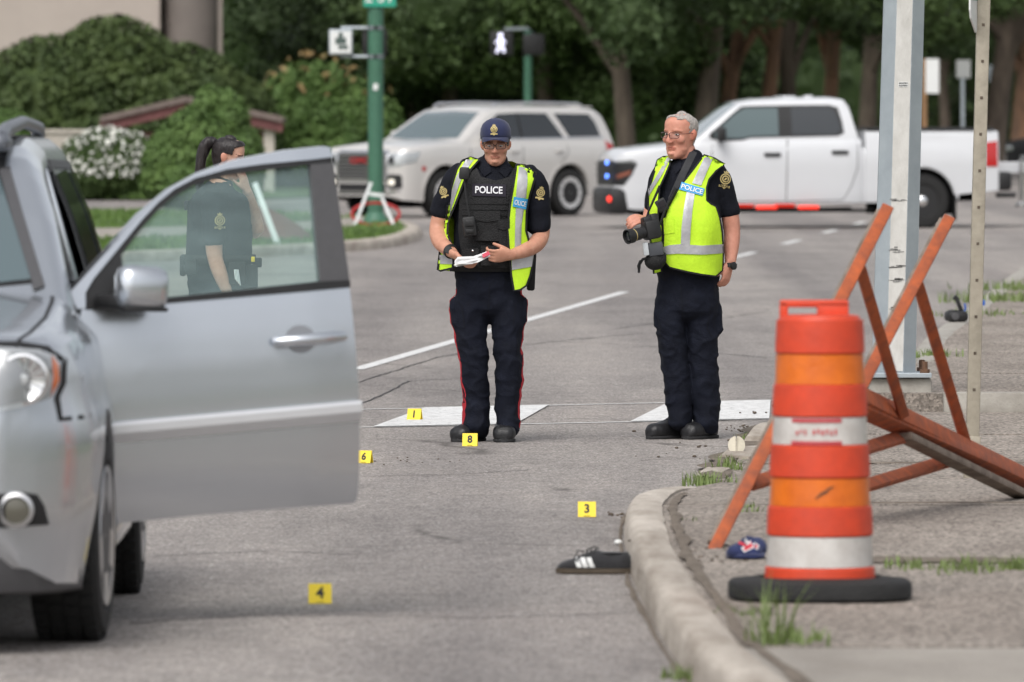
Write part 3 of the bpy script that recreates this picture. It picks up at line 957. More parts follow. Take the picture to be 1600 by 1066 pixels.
d1 = 171.5; s1 = FPX / d1
hx = lambda px: (px - 800) / s1
hz = lambda py: CAMH - (py - 162) / s1
h = thing('hut', 'low garden hut with red eaves and cream corner posts among the bushes', 'hut', (0, d1, 0))
q = MB(); q.box(((hx(182) + hx(425)) / 2, 1.2, hz(206) / 2), (hx(425) - hx(182) - .1, 2.0, hz(206)))
q.build('wall', REDW, h)
rf = MB(); x0, x1, xm = hx(158), hx(443), hx(292)
z0, z1 = hz(192), hz(160)
rf.add([(x0, -.35, z0), (xm, -.35, z1), (x1, -.35, z0), (x0, 2.6, z0), (xm, 2.6, z1), (x1, 2.6, z0), (x0, -.35, z0 + .09), (xm, -.35, z1 + .09), (x1, -.35, z0 + .09), (x0, 2.6, z0 + .09), (xm, 2.6, z1 + .09), (x1, 2.6, z0 + .09)],
       [(6, 7, 10, 9), (7, 8, 11, 10), (0, 3, 4, 1), (1, 4, 5, 2), (0, 1, 7, 6), (1, 2, 8, 7), (0, 6, 9, 3), (2, 5, 11, 8), (3, 9, 10, 4), (4, 10, 11, 5)])
rfo = rf.build('roof', SHING, h)
for a, c in (((x0, z0), (xm, z1)), ((xm, z1), (x1, z0))):
    q = MB(); q.beam((a[0], -.38, a[1] - .10), (c[0], -.38, c[1] - .10), .05, .2); q.build('eave_board', REDW, rfo)
    q = MB(); q.beam((a[0], -.42, a[1] + .07), (c[0], -.42, c[1] + .07), .12, .12); q.build('roof_edge', SHING, rfo)
for px in (188, 421):
    q = MB(); q.box((hx(px), -.15, hz(198) / 2), (.22, .22, hz(198)), bev=.015); q.build('corner_post', CREAM, h)
lw = thing('garden_wall', 'low pale wall behind the white blossom bush', 'garden wall', (hx(88), d1 + .5, 0))
q = MB(); q.box((0, 0, .62), (1.35, .25, 1.24)); q.build('wall', CREAM, lw)
q = MB(); q.box((0, 0, 1.28), (1.45, .34, .08), bev=.01); q.build('coping', CREAM, lw)

# red brown mulch mound and the white post leaning over it
MULCH = M('mulch', (.20, .095, .075), .95, 0, var=.35, scale=20, bump=1, bscale=60)
c = G(425, 374, .12)
mb = MB(); rings = []
for k, (f, z) in enumerate(((1, 0), (.78, .14), (.45, .30), (.12, .40))):
    rings.append([Vector((c.x - .1 + math.cos(a) * .62 * f - .1 * (1 - f), c.y + .9 + math.sin(a) * 1.1 * f, .119 + z + (noise.noise((a * 3, k, 2)) * .03 if 0 < k else 0))) for a in np.linspace(0, 6.283, 25)[:-1]])
mb.rings(rings); tag(mb.build('mulch_mound', MULCH, smooth=60), 'red brown mulch mound on the lawn seen through the door glass', 'mulch mound')
GREYP = M('white_plastic', (.72, .74, .74), .5, 0, var=.1, scale=9)
a0, a1 = G(434, 382, .12), P(398, 286, G(434, 382, .12).y + .35)
mb = MB(); mb.beam(a0, a1, .07, .03, (0, 1, 0), .006)
tag(mb.build('leaning_stake', GREYP, smooth=40), 'white stake leaning left above the mulch mound', 'stake')

# grey utility cabinet
CAB = M('cabinet_grey', (.30, .31, .29), .6, 0, var=.15, scale=3)
c = G(952, 243, .03); s = FPX / c.y
t = thing('utility_cabinet', 'grey green utility cabinet beside the forked tree trunk', 'cabinet', (c.x, c.y + .4, .03))
w, hh = 56 / s, 80 / s
q = MB(); q.box((0, 0, hh / 2 + .05), (w, .7, hh), bev=.02); q.build('body', CAB, t, smooth=40)
for k in (-1, 1):
    q = MB(); q.box((k * w * .24, -.365, hh / 2 + .05), (w * .44, .03, hh * .88), bev=.008); dd = q.build('door', CAB, t, smooth=40)
    r = MB(); r.box((-k * w * .15, -.02, 0), (.03, .03, .12)); 
    for v in range(len(r.v)): r.v[v] = (r.v[v][0] + k * w * .24, r.v[v][1] - .37, r.v[v][2] + hh / 2)
    r.build('handle', M('dark_handle%d' % k, (.05, .05, .05), .4), dd)
q = MB(); q.box((0, 0, .04), (w + .2, .9, .1), bev=.01); q.build('plinth', KERBC2, t)
# ------------------------------------------------------------------ vehicles
SILVER = M('silver_paint', (.575, .605, .645), .26, .84, coat=.8, var=.03, scale=2)
PEARL = M('pearl_paint', (.63, .61, .585), .32, .25, coat=.8, var=.03, scale=2)
WHITEP = M('white_paint', (.60, .61, .63), .35, 0, coat=.7, var=.03, scale=2)
NAVYP = M('dark_blue_paint', (.02, .03, .06), .3, .2, coat=.8)
BLACKP = M('black_plastic', (.018, .018, .019), .5, 0, var=.3, scale=30)
GREYPL = M('grey_plastic', (.075, .074, .078), .55, 0, var=.1, scale=30)
DARKG = M('tinted_glass', (.020, .024, .028), .06, 0, spec=.7, coat=.4)
SCREEN = M('windscreen_glass', (.09, .125, .135), .07, 0, spec=.8, coat=.6)
TEALG = M('side_glass', (.075, .11, .115), .08, 0, spec=.7, coat=.5)
RUBBER = M('tyre_rubber', (.018, .018, .018), .8, 0, var=.3, scale=18, bump=.5, bscale=60)
CHROME = M('chrome', (.75, .75, .76), .15, 1)
ALLOY = M('alloy_rim', (.55, .55, .56), .3, .9)
BRIGHT = M('bright_alloy', (.72, .72, .72), .35, .4)
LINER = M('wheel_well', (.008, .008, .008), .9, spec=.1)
MATT = M('matt_black', (.012, .012, .012), .95, spec=.05)
LENS = M('lamp_lens', (.50, .52, .53), .12, .45, coat=.6)
AMBER = M('amber_lens', (.62, .13, .02), .2, coat=.5)
REDL = M('red_lens', (.42, .012, .012), .2, coat=.5)
LEDR = M('red_led', (1, .05, .03), .3, emit=1.35)
LEDS = M('red_sill_led', (1, .05, .03), .4, emit=.55)
LEDB = M('blue_led', (.12, .28, 1), .3, emit=2.2)
SEAMB = M('panel_gap', (.012, .012, .013), .7)
BRAKER = M('red_lettering', (.35, .03, .03), .4)

def lerp_tab(tab):
    ys = [a for a, _ in tab]; vs = [b for _, b in tab]
    return lambda y: float(np.interp(y, ys, vs))
def ystations(tab_ys, arches, step=.12):
    ys = set(round(y, 4) for y in tab_ys)
    y0, y1 = min(ys), max(ys)
    k = y0
    while k < y1: ys.add(round(k, 4)); k += step
    for yc, zc, r in arches:
        for a in np.linspace(0, math.pi, 21): ys.add(round(yc - r * math.cos(a), 4))
        ys |= {round(yc - r - .004, 4), round(yc + r + .004, 4)}
    return sorted(y for y in ys if y0 <= y <= y1)
def shell(mb, ys, zb, zt, W, side, crown, arches=(), nrow=9, skip=None, roundr=.05):
    """Car body as one skin: x half width W(y) * side(z); wheel arches cut out of the lower edge."""
    rings = []
    for y in ys:
        lo = zb(y)
        for yc, zc, r in arches:
            if abs(y - yc) < r: lo = max(lo, zc + math.sqrt(r * r - (y - yc) ** 2))
        hi = max(zt(y), lo + .02); w = W(y)
        half = [(w * side(lo) - .16, lo + .005), (w * side(lo) - .03, lo)]
        for i in range(nrow + 1):
            z = lo + .004 + (hi - roundr - lo) * i / nrow
            if z < lo + .004: z = lo + .004
            half.append((w * side(z), z))
        xs = w * side(hi)
        for a in (35, 65, 90):
            half.append((xs - roundr * (1 - math.cos(R(a))), hi - roundr + roundr * math.sin(R(a))))
        xe = half[-1][0]
        for u in (.25, .5, .75, 1):
            half.append((xe * (1 - u), hi + crown(y) * (1 - (1 - u) ** 2)))
        ring = [Vector((x, y, z)) for x, z in half] + [Vector((-x, y, z)) for x, z in half[-2::-1]]
        rings.append(ring)
    n = len(rings[0]); o = len(mb.v)
    for r in rings: mb.v += [tuple(p) for p in r]
    for i in range(len(rings) - 1):
        for j in range(n - 1):
            a = o + i * n + j
            q = (a, a + 1, a + n + 1, a + n)
            if skip:
                c = sum((Vector(mb.v[k]) for k in q), Vector()) / 4
                if skip(c): continue
            mb.f.append(q); mb.m.append(mb.mi)
    for i in (0, len(rings) - 1):
        mb.f.append(tuple(o + i * n + j for j in range(n))); mb.m.append(mb.mi)

def wheel(name, parent, x, y, r, w, kind, side=1, steer=0):
    """Tyre with a rim of the given kind; its outer face looks along side * x."""
    T = Matrix.Translation((x, y, r)) @ Matrix.Rotation(steer, 4, 'Z') @ Matrix.Rotation(R(90) * side, 4, 'Y')
    rr = r * (.66 if kind != 'steel' else .58)
    q = MB()
    q.lathe([(rr, -w / 2 + .02), (rr + .03, -w / 2), (r - .035, -w / 2 + .005), (r - .008, -w / 2 + .03), (r, -w / 2 + .055), (r, w / 2 - .055), (r - .008, w / 2 - .03), (r - .035, w / 2 - .005), (rr + .03, w / 2), (rr, w / 2 - .02)], 40, T=T, cap=False)
    ty = q.build('tyre', RUBBER, parent, smooth=35)
    # tread blocks
    q = MB()
    for k in range(44):
        a = 2 * math.pi * k / 44
        for s_ in (-.36, -.12, .12, .36):
            c = T @ Vector((math.cos(a + s_ * .1) * (r + .001), math.sin(a + s_ * .1) * (r + .001), s_ * w * .95))
            q.box(c, (w * .19, .035, .012), (T.to_3x3() @ Matrix.Rotation(a, 3, 'Z') @ Matrix.Rotation(R(90), 3, 'Y')))
    o = q.build('tread', RUBBER, ty); o['kind'] = 'stuff'
    q = MB()
    if kind == 'steel':
        q.lathe([(rr, w * .46), (rr * .96, w * .40), (rr * .8, w * .30), (rr * .62, w * .34), (rr * .45, w * .36), (rr * .43, w * .30), (.02, w * .30)], 36, T=T)
        rim = q.build('rim', BLACKP, ty, smooth=40)
        q = MB(); q.lathe([(rr * .40, w * .30), (rr * .38, w * .42), (rr * .25, w * .50), (.01, w * .52)], 24, T=T)
        q.build('hub_cap', CHROME, ty, smooth=40)
        q = MB()
        for k in range(12):
            a = k * math.pi / 6
            q.lathe([(.022, w * .325), (.001, w * .327)], 8, c=(math.cos(a) * rr * .72, math.sin(a) * rr * .72, 0), T=T)
        o = q.build('vent_hole', LINER, ty); o['kind'] = 'stuff'
    else:
        q.lathe([(rr + .004, w * .48), (rr * .97, w * .46), (rr * .90, w * .36), (rr * .90, -w * .3), (.02, -w * .3)], 36, T=T)
        q.build('rim_barrel', BLACKP if kind == 'multi' else GREYPL, ty, smooth=40)
        q = MB()
        ns = 12 if kind == 'multi' else 5
        for k in range(ns):
            a = 2 * math.pi * k / ns
            for off in ((-.10, .10) if kind == 'multi' else (0,)):
                wd = .05 if kind == 'multi' else .14
                p0 = Vector((math.cos(a) * rr * .16, math.sin(a) * rr * .16, w * .40)); p1 = Vector((math.cos(a + off) * rr * .97, math.sin(a + off) * rr * .97, w * .44))
                q.beam(T @ p0, T @ p1, wd * r / .4, .03, T.to_3x3() @ Vector((0, 0, 1)))
        q.lathe([(rr * .25, w * .36), (rr * .24, w * .46), (.01, w * .48)], 20, T=T)
        q.lathe([(rr + .006, w * .47), (rr + .004, w * .5), (rr * .94, w * .49), (rr * .93, w * .40)], 36, T=T, cap=False)
        q.build('spokes', BRIGHT if kind == 'multi' else ALLOY, ty, smooth=40)
    return ty

def rrect(x0, y0, x1, y1, r=.03, n=4):
    o = []
    for cx, cy, a0 in ((x1 - r, y1 - r, 0), (x0 + r, y1 - r, 90), (x0 + r, y0 + r, 180), (x1 - r, y0 + r, 270)):
        for k in range(n + 1):
            a = R(a0 + 90 * k / n); o.append((cx + r * math.cos(a), cy + r * math.sin(a)))
    return o

# ================================================================== white pickup
def pickup():
    s = 104.5
    yaw = 7.5
    H = Vector((P(966, 250, 122.6).x, 122.6, 0))           # near front corner on the ground
    th = R(-90 + yaw)
    t = thing('pickup_truck', 'white crew cab pickup with red lights along its sill, turned left across the road', 'pickup truck', (0, 0, 0), th)
    # body-local: front -y, near side +x; near front corner = (1.0, 0)
    rot = Matrix.Rotation(th, 3, 'Z')
    t.location = H - rot @ Vector((1.0, 0.05, 0))
    ar = ((.97, .40, .50), (4.64, .40, .50))
    zt = lerp_tab([(0, .98), (.05, 1.08), (.14, 1.14), (.5, 1.185), (1.0, 1.24), (1.30, 1.30), (1.8, 1.315), (3.73, 1.33), (3.735, 1.20), (3.775, 1.20), (3.78, 1.455), (5.72, 1.47), (5.80, 1.44)])
    zb = lerp_tab([(0, .36), (.1, .30), (.45, .27), (.6, .36), (1.6, .36), (4.0, .38), (5.2, .50), (5.80, .56)])
    W = lerp_tab([(0, .80), (.05, .88), (.14, .95), (.3, .99), (.6, 1.01), (3.7, 1.015), (3.735, .96), (3.775, .96), (3.78, 1.015), (5.6, 1.01), (5.80, .99)])
    side = lerp_tab([(.2, .945), (.36, .965), (.5, .985), (.8, .995), (1.0, 1.0), (1.18, .985), (1.3, .955), (1.5, .935)])
    q = MB()
    ys = ystations([0, .02, .05, .09, .14, .3, 1.30, 3.73, 3.735, 3.775, 3.78, 5.72, 5.80], ar)
    shell(q, ys, zb, zt, W, side, lambda y: .05 if y < 1.5 else .005, ar, roundr=.045)
    bod = q.mesh()
    bv = bvh_of((bod, None))
    body = mesh_obj('body', bod, WHITEP, t, 32)
    # cab
    cy = lambda y: float(np.interp(y, [1.30, 1.42, 2.18, 2.78, 3.40, 3.63], [1.20, 1.28, 1.90, 2.62, 3.47, 3.72]))
    cp = lambda pts: [(cy(a), b) for a, b in pts]
    roof = lerp_tab([(cy(u), v) for u, v in [(1.30, 1.30), (1.42, 1.36), (1.7, 1.56), (2.0, 1.755), (2.18, 1.86), (2.4, 1.905), (2.8, 1.93), (3.3, 1.935), (3.42, 1.91), (3.48, 1.82), (3.60, 1.34), (3.63, 1.26)]])
    q = MB()
    ctab = [1.30, 1.42, 1.7, 2.0, 2.18, 2.3, 2.4, 2.8, 3.3, 3.42, 3.48, 3.60, 3.63]
    sideC = lerp_tab([(1.2, .965), (1.33, .945), (1.6, .88), (1.85, .80), (1.95, .77)])
    shell(q, ystations([cy(u) for u in ctab], (), .08), lambda y: 1.22, roof, lambda y: 1.0, sideC, lambda y: .03, (), roundr=.06)
    cabm = q.mesh(); cbv = bvh_of((cabm, None))
    cab_o = mesh_obj('cab', cabm, WHITEP, t, 40)
    for sd, ray in ((1, LEFT), (-1, RIGHT)):
        fr = [(1.62, 1.335), (1.60, 1.40), (2.05, 1.72), (2.20, 1.815), (2.30, 1.825), (2.78, 1.835), (2.78, 1.36), (2.30, 1.345), (2.2, 1.31), (1.85, 1.30)]
        rr_ = [(2.78, 1.36), (2.78, 1.835), (3.25, 1.84), (3.34, 1.80), (3.38, 1.6), (3.40, 1.42), (3.33, 1.375)]
        full = fr[:6] + rr_[2:] + fr[6:]
        decal('window_trim', cp(full), ray, cbv, BLACKP, t, .004, .01, .08)
        g1 = [(1.70, 1.345), (1.70, 1.42), (2.09, 1.70), (2.24, 1.79), (2.66, 1.80), (2.66, 1.385), (2.32, 1.375), (2.2, 1.345)]
        decal('window', cp(g1), ray, cbv, TEALG if sd > 0 else DARKG, t, .010, .01, .08)
        g2 = [(2.82, 1.395), (2.82, 1.805), (3.24, 1.81), (3.30, 1.77), (3.345, 1.6), (3.36, 1.44), (3.31, 1.40)]
        decal('window', cp(g2), ray, cbv, DARKG, t, .010, .01, .08)
        # door gaps
        for pts in ([(1.46, 1.24), (1.46, .95), (1.50, .46), (1.60, .40), (2.58, .40)], [(2.60, 1.33), (2.58, .40)], [(3.66, 1.30), (3.66, .9), (3.56, .62), (3.44, .42), (2.58, .40)]):
            decal('door_gap', line_poly(pts, .012), ray, bv, SEAMB, body, .002, .004, .1)
        for yy, zz in ((2.34, 1.10), (3.36, 1.135)):
            q = MB(); q.box((sd * 1.015, yy + .03, zz), (.05, .25, .055), bev=.012); q.build('door_handle', BLACKP, t, smooth=40)
        # mirror
        q = MB(); q.box((sd * 1.13, 1.58, 1.40), (.26, .12, .22), bev=.035); q.box((sd * 1.0, 1.58, 1.34), (.14, .07, .06), bev=.01)
        q.build('mirror', BLACKP, t, smooth=40)
        # head lamp that wraps the corner
        hl = decal('headlight', [(.02, .64), (.02, 1.0), (.26, 1.02), (.34, .98), (.26, .80), (.14, .64)], ray, bv, BLACKP, t, .006, .02, .04)
        decal('marker_lamp', [(.04, .74), (.04, .80), (.25, .87), (.23, .81)], ray, bv, M('brown_lens%d' % sd, (.25, .08, .05), .3), hl, .010, .006, .05)
        decal('lamp_edge', line_poly([(.03, .985), (.25, 1.0), (.31, .975)], .016), ray, bv, LENS, hl, .010, .005, .05)
        # tail lamp
        decal('tail_lamp', [(5.60, .92), (5.60, 1.28), (5.78, 1.30), (5.78, .92)], ray, bv, REDL, t, .012, .03, .04)
        # arch lips, mud flap
        for yc in (.97, 4.64):
            pl = [(yc - .54 * math.cos(a), .40 + .54 * math.sin(a)) for a in np.linspace(R(4), R(176), 22)]
            decal('arch_lip', line_poly(pl, .03), ray, bv, WHITEP, body, .012, .012, .1)
        q = MB(); q.box((sd * .90, 5.14, .30), (.26, .02, .36)); q.build('mud_flap', BLACKP, t)
        wheel('wheel', t, sd * .88, .97, .405, .27, 'steel', sd, R(0)); wheel('wheel', t, sd * .88, 4.64, .405, .27, 'steel', sd)
        # running board and its warning lamps
        q = MB(); q.box((sd * .96, 2.60, .265), (.14, 2.6, .05), bev=.015); q.build('running_board', MATT, t, smooth=40)
        for yy in (2.27, 2.90):
            q = MB(); q.box((sd * 1.085, yy, .315), (.03, .32, .055), bev=.014); q.build('warning_lamp', LEDS, t, smooth=40)
    decal('windscreen', [(-.80, 1.36), (-.62, 1.86), (0, 1.885), (.62, 1.86), (.80, 1.36), (0, 1.33)], FRONT, cbv, SCREEN, t, .012, .01, .1)
    decal('rear_window', [(-.6, 1.42), (-.55, 1.78), (.55, 1.78), (.6, 1.42)], BACK, cbv, DARKG, t, .012, .01, .1)
    # grille and bumpers
    decal('grille', rrect(-.84, .64, .84, 1.01, .05), FRONT, bv, BLACKP, t, .012, .03, .1)
    gr = MB()
    for k in range(3): gr.box((0, -.045, .79 + k * .085), (1.3, .03, .02))
    gr.build('grille_bar', GREYPL, t)
    q = MB(); q.box((0, .08, .41), (1.90, .30, .40), bev=.08); q.build('front_bumper', BLACKP, t, smooth=40)
    for x, z, m in ((.92, .44, LEDR),):
        q = MB(); q.ball((x, -.075, z), (.05, .03, .045)); q.build('warning_lamp', m, t, smooth=180)
    for z in (.78, .98):
        q = MB(); q.ball((.76, -.085, z), (.035, .025, .035)); q.build('warning_lamp', LEDB, t, smooth=180)
    q = MB(); q.box((0, 5.89, .70), (1.94, .24, .28), bev=.05); q.build('rear_bumper', BLACKP, t, smooth=40)
    q = MB(); q.box((0, 4.76, 1.482), (1.80, 1.94, .02)); q.box((.93, 4.76, 1.484), (.08, 1.94, .035), bev=.01); q.box((-.93, 4.76, 1.484), (.08, 1.94, .035), bev=.01)
    q.build('bed_rail_cap', BLACKP, t)
    q = MB(); q.box((0, 2.9, .60), (1.3, 5.2, .40)); q.box((0, .97, .55), (1.5, 1.1, .7)); q.box((0, 4.64, .55), (1.5, 1.1, .7)); q.build('underbody', LINER, t)
    q = MB(); q.box((-.2, 2.75, 1.962), (.9, .18, .03), bev=.01); q.box((.45, 3.0, 1.965), (.16, .12, .04), bev=.01); q.build('roof_antenna', WHITEP, t, smooth=40)
    q = MB(); q.tube([(.0, 5.95, .48), (0, 6.25, .48)], .035, 8); q.build('tow_hitch', BLACKP, t)
    return t
pickup()

# ================================================================== pale suv
def pale_suv():
    yaw = 46
    th = R(-90 + yaw)
    d = 134.5
    t = thing('pale_suv', 'pale champagne coloured large suv parked at an angle behind the man in the cap', 'suv', (0, 0, 0), th)
    rot = Matrix.Rotation(th, 3, 'Z')
    t.scale = (.955, .955, .955)
    ref = rot @ Vector((.88, 1.0, 0)) * .955              # near front wheel
    t.location = Vector((P(688, 300, d).x, d, 0)) - ref
    ar = ((1.0, .41, .49), (4.07, .41, .49))
    zt = lerp_tab([(0, 1.02), (.05, 1.12), (.14, 1.19), (.5, 1.235), (1.0, 1.27), (1.45, 1.30), (2, 1.31), (5.0, 1.33), (5.25, 1.28), (5.33, 1.15)])
    zb = lerp_tab([(0, .36), (.1, .30), (.5, .27), (.7, .32), (4.6, .34), (5.1, .42), (5.33, .48)])
    W = lerp_tab([(0, .80), (.05, .87), (.14, .94), (.3, .985), (.7, 1.02), (4.9, 1.02), (5.2, .98), (5.33, .90)])
    side = lerp_tab([(.2, .95), (.36, .965), (.6, .99), (.9, 1.0), (1.05, .995), (1.2, .975), (1.34, .94)])
    q = MB()
    shell(q, ystations([0, .02, .05, .09, .14, .3, .7, 5.0, 5.1, 5.2, 5.25, 5.3, 5.33], ar), zb, zt, W, side, lambda y: .05, ar, roundr=.06)
    bod = q.mesh(); bv = bvh_of((bod, None)); body = mesh_obj('body', bod, PEARL, t, 32)
    roof = lerp_tab([(1.36, 1.29), (1.5, 1.36), (1.8, 1.56), (2.1, 1.74), (2.28, 1.83), (2.5, 1.875), (3.0, 1.895), (4.4, 1.885), (4.95, 1.84), (5.08, 1.76), (5.20, 1.5), (5.27, 1.28)])
    q = MB()
    sideC = lerp_tab([(1.2, .975), (1.33, .945), (1.6, .87), (1.85, .79), (1.95, .76)])
    shell(q, ystations([1.36, 1.5, 1.8, 2.1, 2.28, 2.4, 2.5, 3, 4.4, 4.95, 5.08, 5.2, 5.27], (), .08), lambda y: 1.22, roof, lambda y: 1.01 if y < 4.8 else 1.01 - (y - 4.8) * .12, sideC, lambda y: .03, (), roundr=.07)
    cabm = q.mesh(); cbv = bvh_of((cabm, None)); mesh_obj('cabin', cabm, PEARL, t, 40)
    for sd, ray in ((1, LEFT), (-1, RIGHT)):
        for g_ in ([(1.95, 1.35), (1.95, 1.45), (2.25, 1.66), (2.45, 1.765), (2.90, 1.785), (2.90, 1.35)], [(2.96, 1.35), (2.96, 1.785), (3.66, 1.78), (3.98, 1.36)], [(4.12, 1.37), (3.86, 1.775), (4.72, 1.765), (4.85, 1.62), (4.93, 1.38)]):
            decal('window', g_, ray, cbv, DARKG, t, .006, .008, .08)
        decal('window_trim', line_poly([(1.9, 1.335), (5.0, 1.355)], .022), ray, cbv, CHROME, t, .008, .01, .1)
        decal('roof_pillar', [(2.90, 1.35), (2.90, 1.785), (2.96, 1.785), (2.96, 1.35)], ray, cbv, BLACKP, t, .007, .008, .08)
        for pts in ([(1.62, 1.26), (1.60, .9), (1.62, .42), (2.86, .40)], [(2.92, 1.30), (2.90, .40)], [(4.02, 1.32), (4.05, 1.1), (3.75, .82), (3.60, .42), (2.9, .40)]):
            decal('door_gap', line_poly(pts, .012), ray, bv, SEAMB, body, .002, .004, .1)
        for yy in (2.68, 3.80):
            q = MB(); q.box((sd * 1.03, yy, 1.13), (.04, .22, .045), bev=.012); q.build('door_handle', PEARL, t, smooth=40)
        q = MB(); q.box((sd * 1.15, 2.02, 1.38), (.26, .14, .20), bev=.045); q.build('mirror', PEARL, t, smooth=40)
        q = MB(); q.box((sd * 1.02, 2.02, 1.30), (.16, .08, .06), bev=.01); q.build('mirror_foot', BLACKP, t, smooth=40)
        hl = decal('headlight', [(sd * .60, .86), (sd * .58, 1.10), (sd * .87, 1.12), (sd * .88, .88)], FRONT, bv, LENS, t, .010, .03, .05)
        decal('headlight_side', [(.05, .90), (.05, 1.11), (.42, 1.13), (.30, .95)], ray, bv, LENS, t, .008, .03, .05)
        decal('lamp_core', rrect(min(sd * .65, sd * .76), .92, max(sd * .65, sd * .76), 1.05, .02), FRONT, bv, BLACKP, hl, .016, .01, .05)
        fl = decal('fog_lamp_bezel', rrect(min(sd * .60, sd * .88), .50, max(sd * .60, sd * .88), .74, .04), FRONT, bv, BLACKP, t, .010, .02, .05)
        decal('fog_lamp', rrect(min(sd * .64, sd * .78), .56, max(sd * .64, sd * .78), .66, .03), FRONT, bv, M('fog_lens%d' % sd, (.9, .86, .74), .3, emit=.25), fl, .018, .01, .05)
        decal('tail_lamp', [(5.06, .96), (5.02, 1.31), (5.26, 1.30), (5.29, .96)], ray, bv, REDL, t, .010, .02, .05)
        decal('side_marker', rrect(.44, .80, .52, .88, .015), ray, bv, REDL, t, .006, .01, .05)
        for yc in (1.0, 4.07):
            pl = [(yc - .53 * math.cos(a), .41 + .53 * math.sin(a)) for a in np.linspace(R(4), R(176), 22)]
            decal('arch_lip', line_poly(pl, .03), ray, bv, PEARL, body, .012, .012, .1)
        wheel('wheel', t, sd * .885, 1.0, .405, .29, 'multi', sd); wheel('wheel', t, sd * .885, 4.07, .405, .29, 'multi', sd)
        q = MB(); q.box((sd * .97, 2.55, .29), (.18, 2.0, .07), bev=.02); q.build('running_board', BLACKP, t, smooth=40)
        q = MB(); q.tube([(sd * .70, 2.45, 1.89), (sd * .71, 2.55, 1.945), (sd * .71, 3.4, 1.96), (sd * .70, 4.6, 1.94), (sd * .69, 4.75, 1.87)], .025, 8); q.build('roof_rail', CHROME, t, smooth=60)
    decal('windscreen', [(-.82, 1.36), (-.64, 1.80), (0, 1.825), (.64, 1.80), (.82, 1.36), (0, 1.33)], FRONT, cbv, SCREEN, t, .010, .01, .1)
    decal('rear_window', [(-.66, 1.38), (-.58, 1.70), (.58, 1.70), (.66, 1.38)], BACK, cbv, DARKG, t, .012, .01, .1)
    gf = decal('grille_frame', rrect(-.62, .62, .62, 1.16, .06), FRONT, bv, CHROME, t, .02, .03, .08)
    decal('grille', rrect(-.57, .66, .57, 1.12, .05), FRONT, bv, GREYPL, gf, .026, .01, .08)
    q = MB()
    for i in range(-9, 10):
        for j in range(7):
            q.box((i * .06 + (j % 2) * .03, -.045, .69 + j * .065), (.045, .03, .014), Matrix.Rotation(R(20), 3, 'Y')); q.box((i * .06 + (j % 2) * .03, -.045, .69 + j * .065), (.045, .03, .014), Matrix.Rotation(R(-20), 3, 'Y'))
    o = q.build('grille_mesh', CHROME, gf); o['kind'] = 'stuff'
    text_decal('letters', 'GMC', (0, .98), .11, FRONT, bv, BRAKER, gf, off=.075, bold=.03, aspect=1.5)
    decal('lower_grille', rrect(-.56, .40, .56, .58, .03), FRONT, bv, BLACKP, t, .012, .02, .08)
    decal('bumper_strip', line_poly([(-.86, .47), (-.6, .44), (.6, .44), (.86, .47)], .035), FRONT, bv, CHROME, t, .02, .02, .08)
    q = MB(); q.box((0, 2.7, .56), (1.3, 4.8, .42)); q.box((0, 1.0, .55), (1.5, 1.1, .75)); q.box((0, 4.07, .55), (1.5, 1.1, .75)); q.build('underbody', LINER, t)
    q = MB(); q.box((0, 4.92, 1.885), (1.24, .24, .03), bev=.01); q.build('roof_spoiler', PEARL, t, smooth=40)
    return t
pale_suv()

# ================================================================== dark cars far behind, each a plain saloon or suv
def far_car(name, label, px, py, d, rz, paint, tall=0):
    c = P(px, py, d)
    t = thing(name, label, 'car', (c.x, d, .02), rz)
    ar = ((.9, .33, .38), (3.6, .33, .38))
    zt = lerp_tab([(0, .72), (.1, .84), (1.1, .98), (1.3, 1.0), (4.3, 1.02), (4.55, .8)])
    zb = lerp_tab([(0, .25), (4.55, .28)])
    W = lerp_tab([(0, .70), (.15, .86), (.5, .91), (4.1, .91), (4.55, .78)])
    q = MB(); shell(q, ystations([0, .1, .15, .5, 4.1, 4.3, 4.55], ar), zb, zt, W, lambda z: 1 - .04 * abs(z - .7), lambda y: .04, ar)
    bod = q.mesh(); bv = bvh_of((bod, None)); mesh_obj('body', bod, paint, t, 40)
    hh = 1.48 + tall
    roof = lerp_tab([(1.15, .98), (1.9, hh - .06), (2.3, hh), (3.3, hh - .02), (4.25, 1.0)])
    q = MB(); shell(q, ystations([1.15, 1.9, 2.1, 2.3, 3.3, 3.6, 4.25], ()), lambda y: .94, roof, lambda y: .88, lambda z: 1 - max(0, z - .98) * .36, lambda y: .02)
    cm = q.mesh(); cb = bvh_of((cm, None)); mesh_obj('cabin', cm, paint, t, 40)
    for sd, ray in ((1, LEFT), (-1, RIGHT)):
        for g_ in ([(1.6, 1.03), (2.05, hh - .10), (2.6, hh - .08), (2.6, 1.03)], [(2.68, 1.03), (2.68, hh - .08), (3.3, hh - .10), (3.85, 1.04)]): decal('window', g_, ray, cb, DARKG, t)
        for yc in (.9, 3.6): wheel('wheel', t, sd * .80, yc, .325, .21, 'alloy', sd)
        decal('headlight', rrect(min(sd * .45, sd * .78), .62, max(sd * .45, sd * .78), .74, .03), FRONT, bv, LENS, t, .01, .02)
        decal('tail_lamp', rrect(min(sd * .45, sd * .76), .74, max(sd * .45, sd * .76), .86, .03), BACK, bv, REDL, t, .01, .02)
    decal('windscreen', [(-.72, 1.05), (-.6, hh - .1), (.6, hh - .1), (.72, 1.05)], FRONT, cb, DARKG, t, .01, .01)
    decal('grille', rrect(-.4, .45, .4, .68, .04), FRONT, bv, BLACKP, t, .01, .02)
    decal('licence_plate', rrect(-.15, .40, .15, .48, .01), FRONT, bv, WHITEP, t, .03, .01)
    q = MB(); q.box((0, 2.25, .45), (1.2, 3.9, .4)); q.build('underbody', LINER, t)
    return t
